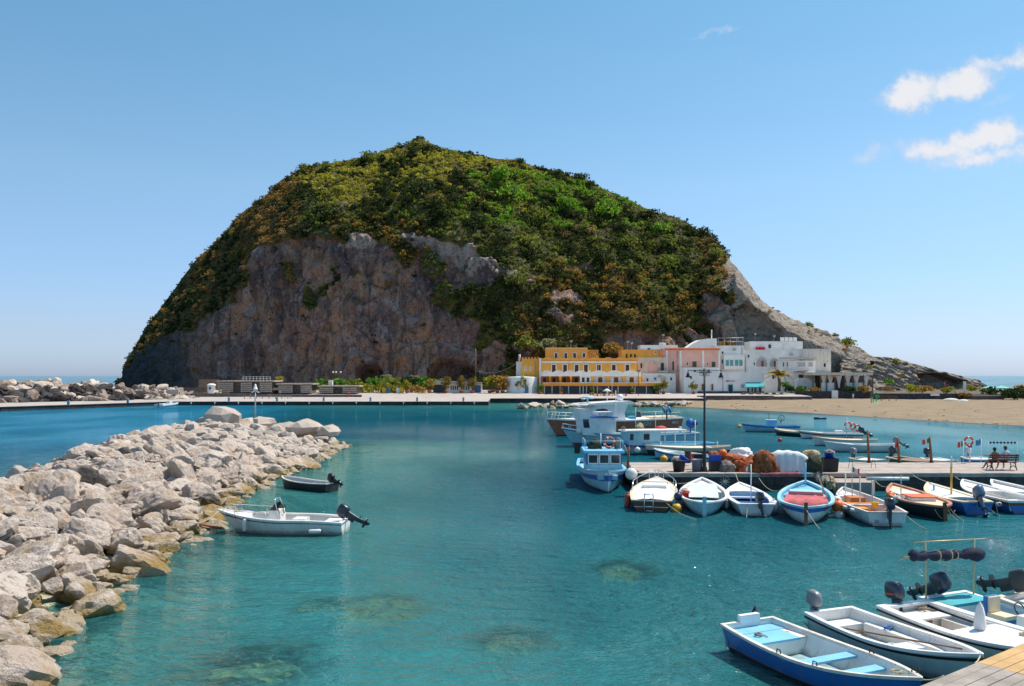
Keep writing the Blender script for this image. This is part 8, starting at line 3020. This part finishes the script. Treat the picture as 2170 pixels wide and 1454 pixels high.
def standing(label, px, py, Y, top, legc, rz=0):
    p = P(px, py, Y)
    j = {'pelvis': ((0, 0, .95), (.15, .11)), 'waist': ((0, 0, 1.10), (.13, .10)), 'chest': ((0, 0, 1.30), (.16, .11)), 'shoulder': ((0, 0, 1.43), (.11, .08)), 'neck': ((0, 0, 1.51), .05), 'head': ((0, .02, 1.62), (.08, .09)), 'crown': ((0, .01, 1.70), .06)}
    e = [('pelvis', 'waist'), ('waist', 'chest'), ('chest', 'shoulder'), ('shoulder', 'neck'), ('neck', 'head'), ('head', 'crown')]
    for sd, nm in ((-1, 'l'), (1, 'r')):
        j.update({'s' + nm: ((sd * .18, 0, 1.41), .055), 'e' + nm: ((sd * .24, -.02, 1.12), .042), 'w' + nm: ((sd * .24, .06, .88), .03), 'h' + nm: ((sd * .09, 0, .90), .09),
                  'k' + nm: ((sd * .10, .02, .50), .06), 'a' + nm: ((sd * .10, 0, .09), .042), 't' + nm: ((sd * .11, .12, .04), .036)})
        e += [('shoulder', 's' + nm), ('s' + nm, 'e' + nm), ('e' + nm, 'w' + nm), ('pelvis', 'h' + nm), ('h' + nm, 'k' + nm), ('k' + nm, 'a' + nm), ('a' + nm, 't' + nm)]
    return figure('person', label, p, rz, j, e, lambda q: hair_d if q.z > 1.60 else skin_l if q.z > 1.46 or q.z < .45 else top if q.z > .95 else legc)


standing('dark clothed person standing right of the mint green parasols', 2143, 836, 224, short_d, short_d)
standing('second dark clothed person standing close beside the first at the beach wall', 2138, 836, 224.6, mat('grey_shirt', (.1, .1, .11), .9), short_d, .6)
standing('person in white on the sand in front of the dark garden wall', 1808, 847, 222, shirt_w, shirt_w, .4)

# seagull on the radar of the yacht
gp = P(1236, 849, 92)
gg = thing('seagull', 'white and grey seagull perched above the brown yacht', 'bird', gp)
MB().ball((0, 0, .16), .16, bwhite, 9, 1.7, .8, .8).ball((-.28, 0, .30), .085, bwhite, 8).tube([(-.2, 0, .2), (-.27, 0, .29)], [.09, .07], bwhite, 7).tube([(-.34, 0, .30), (-.44, 0, .28)], [.03, .008], yellowb, 5).build('body', gg)
MB().add([(-.12, -.13, .22), (.40, -.06, .16), (.42, .06, .16), (-.12, .13, .22), (.1, 0, .30)], [(0, 1, 4), (1, 2, 4), (2, 3, 4), (3, 0, 4)], mat('gull_grey', (.35, .37, .4), .8)).build('wing', gg)
MB().tube([(0, .03, .05), (0, .03, -.12)], .012, yellowb, 5).tube([(0, -.03, .05), (0, -.03, -.12)], .012, yellowb, 5).build('leg', gg)


# odds and ends lying in the boats
def coil(bt, u, y, z, r_, label, m_=None):
    t_ = thing('rope_coil', label, 'rope', bt.at(u, y, z))
    pts_ = []
    for i in range(46):
        a = i * .55
        q = r_ * (.55 + .45 * ((i * 7) % 11) / 11)
        pts_.append((q * math.cos(a), q * math.sin(a) * .9, .015 + .012 * (i % 5)))
    MB().tube(pts_, .013, m_ or tan_r, 5).build('coil', t_)
    MB().tube([pts_[-1], (r_ * 1.3, r_ * .4, .015), (r_ * 1.9, -.1, .012)], .013, m_ or tan_r, 5).build('tail', t_)


coil(f1, .86, .12, .70, .13, 'small rope coil in the bow of the blue rowing boat')
coil(f1, .15, -.3, .50, .10, 'small rope coil on the stern bench of the blue rowing boat', ropeheap)
coil(f2, .82, -.1, .52, .14, 'small rope coil on the bow deck of the grey-hulled boat')
coil(f2, .30, .62, .41, .11, 'small rope coil on the side bench of the grey-hulled boat', bblue)
coil(f3, .62, .35, .70, .12, 'small rope coil on the deck of the flush-decked boat')
coil(f3, .05, .4, .56, .12, 'small rope coil at the stern of the flush-decked boat', ropeheap)
coil(f4, .60, -.45, .75, .14, 'orange rope coil near the helm of the boat with turquoise seat', borange)
coil(l1, .85, 0, .82, .14, 'small rope coil on the foredeck of the white motorboat by the boulders')
for bt, u_, y_, z_, c_, lab in ((f1, .58, -.35, .115, bteal, 'small teal bailer on the floor of the blue rowing boat'), (f4, .24, -.5, .16, redp, 'small red can on the floor of the boat with turquoise seat'), (f2, .44, .1, .13, bgrey, 'small grey bailer on the floor of the grey-hulled boat')):
    t_ = thing('bailer', lab, 'bailer', bt.at(u_, y_, z_), .6)
    MB().lathe([(.07, 0), (.10, .16), (.105, .17), (.09, .16), (.06, .02)], c_, n=12).build('body', t_)
    MB().tube([(.10, 0, .15), (.17, 0, .12), (.17, 0, .05), (.08, 0, .03)], .012, c_, 5).build('handle', t_)
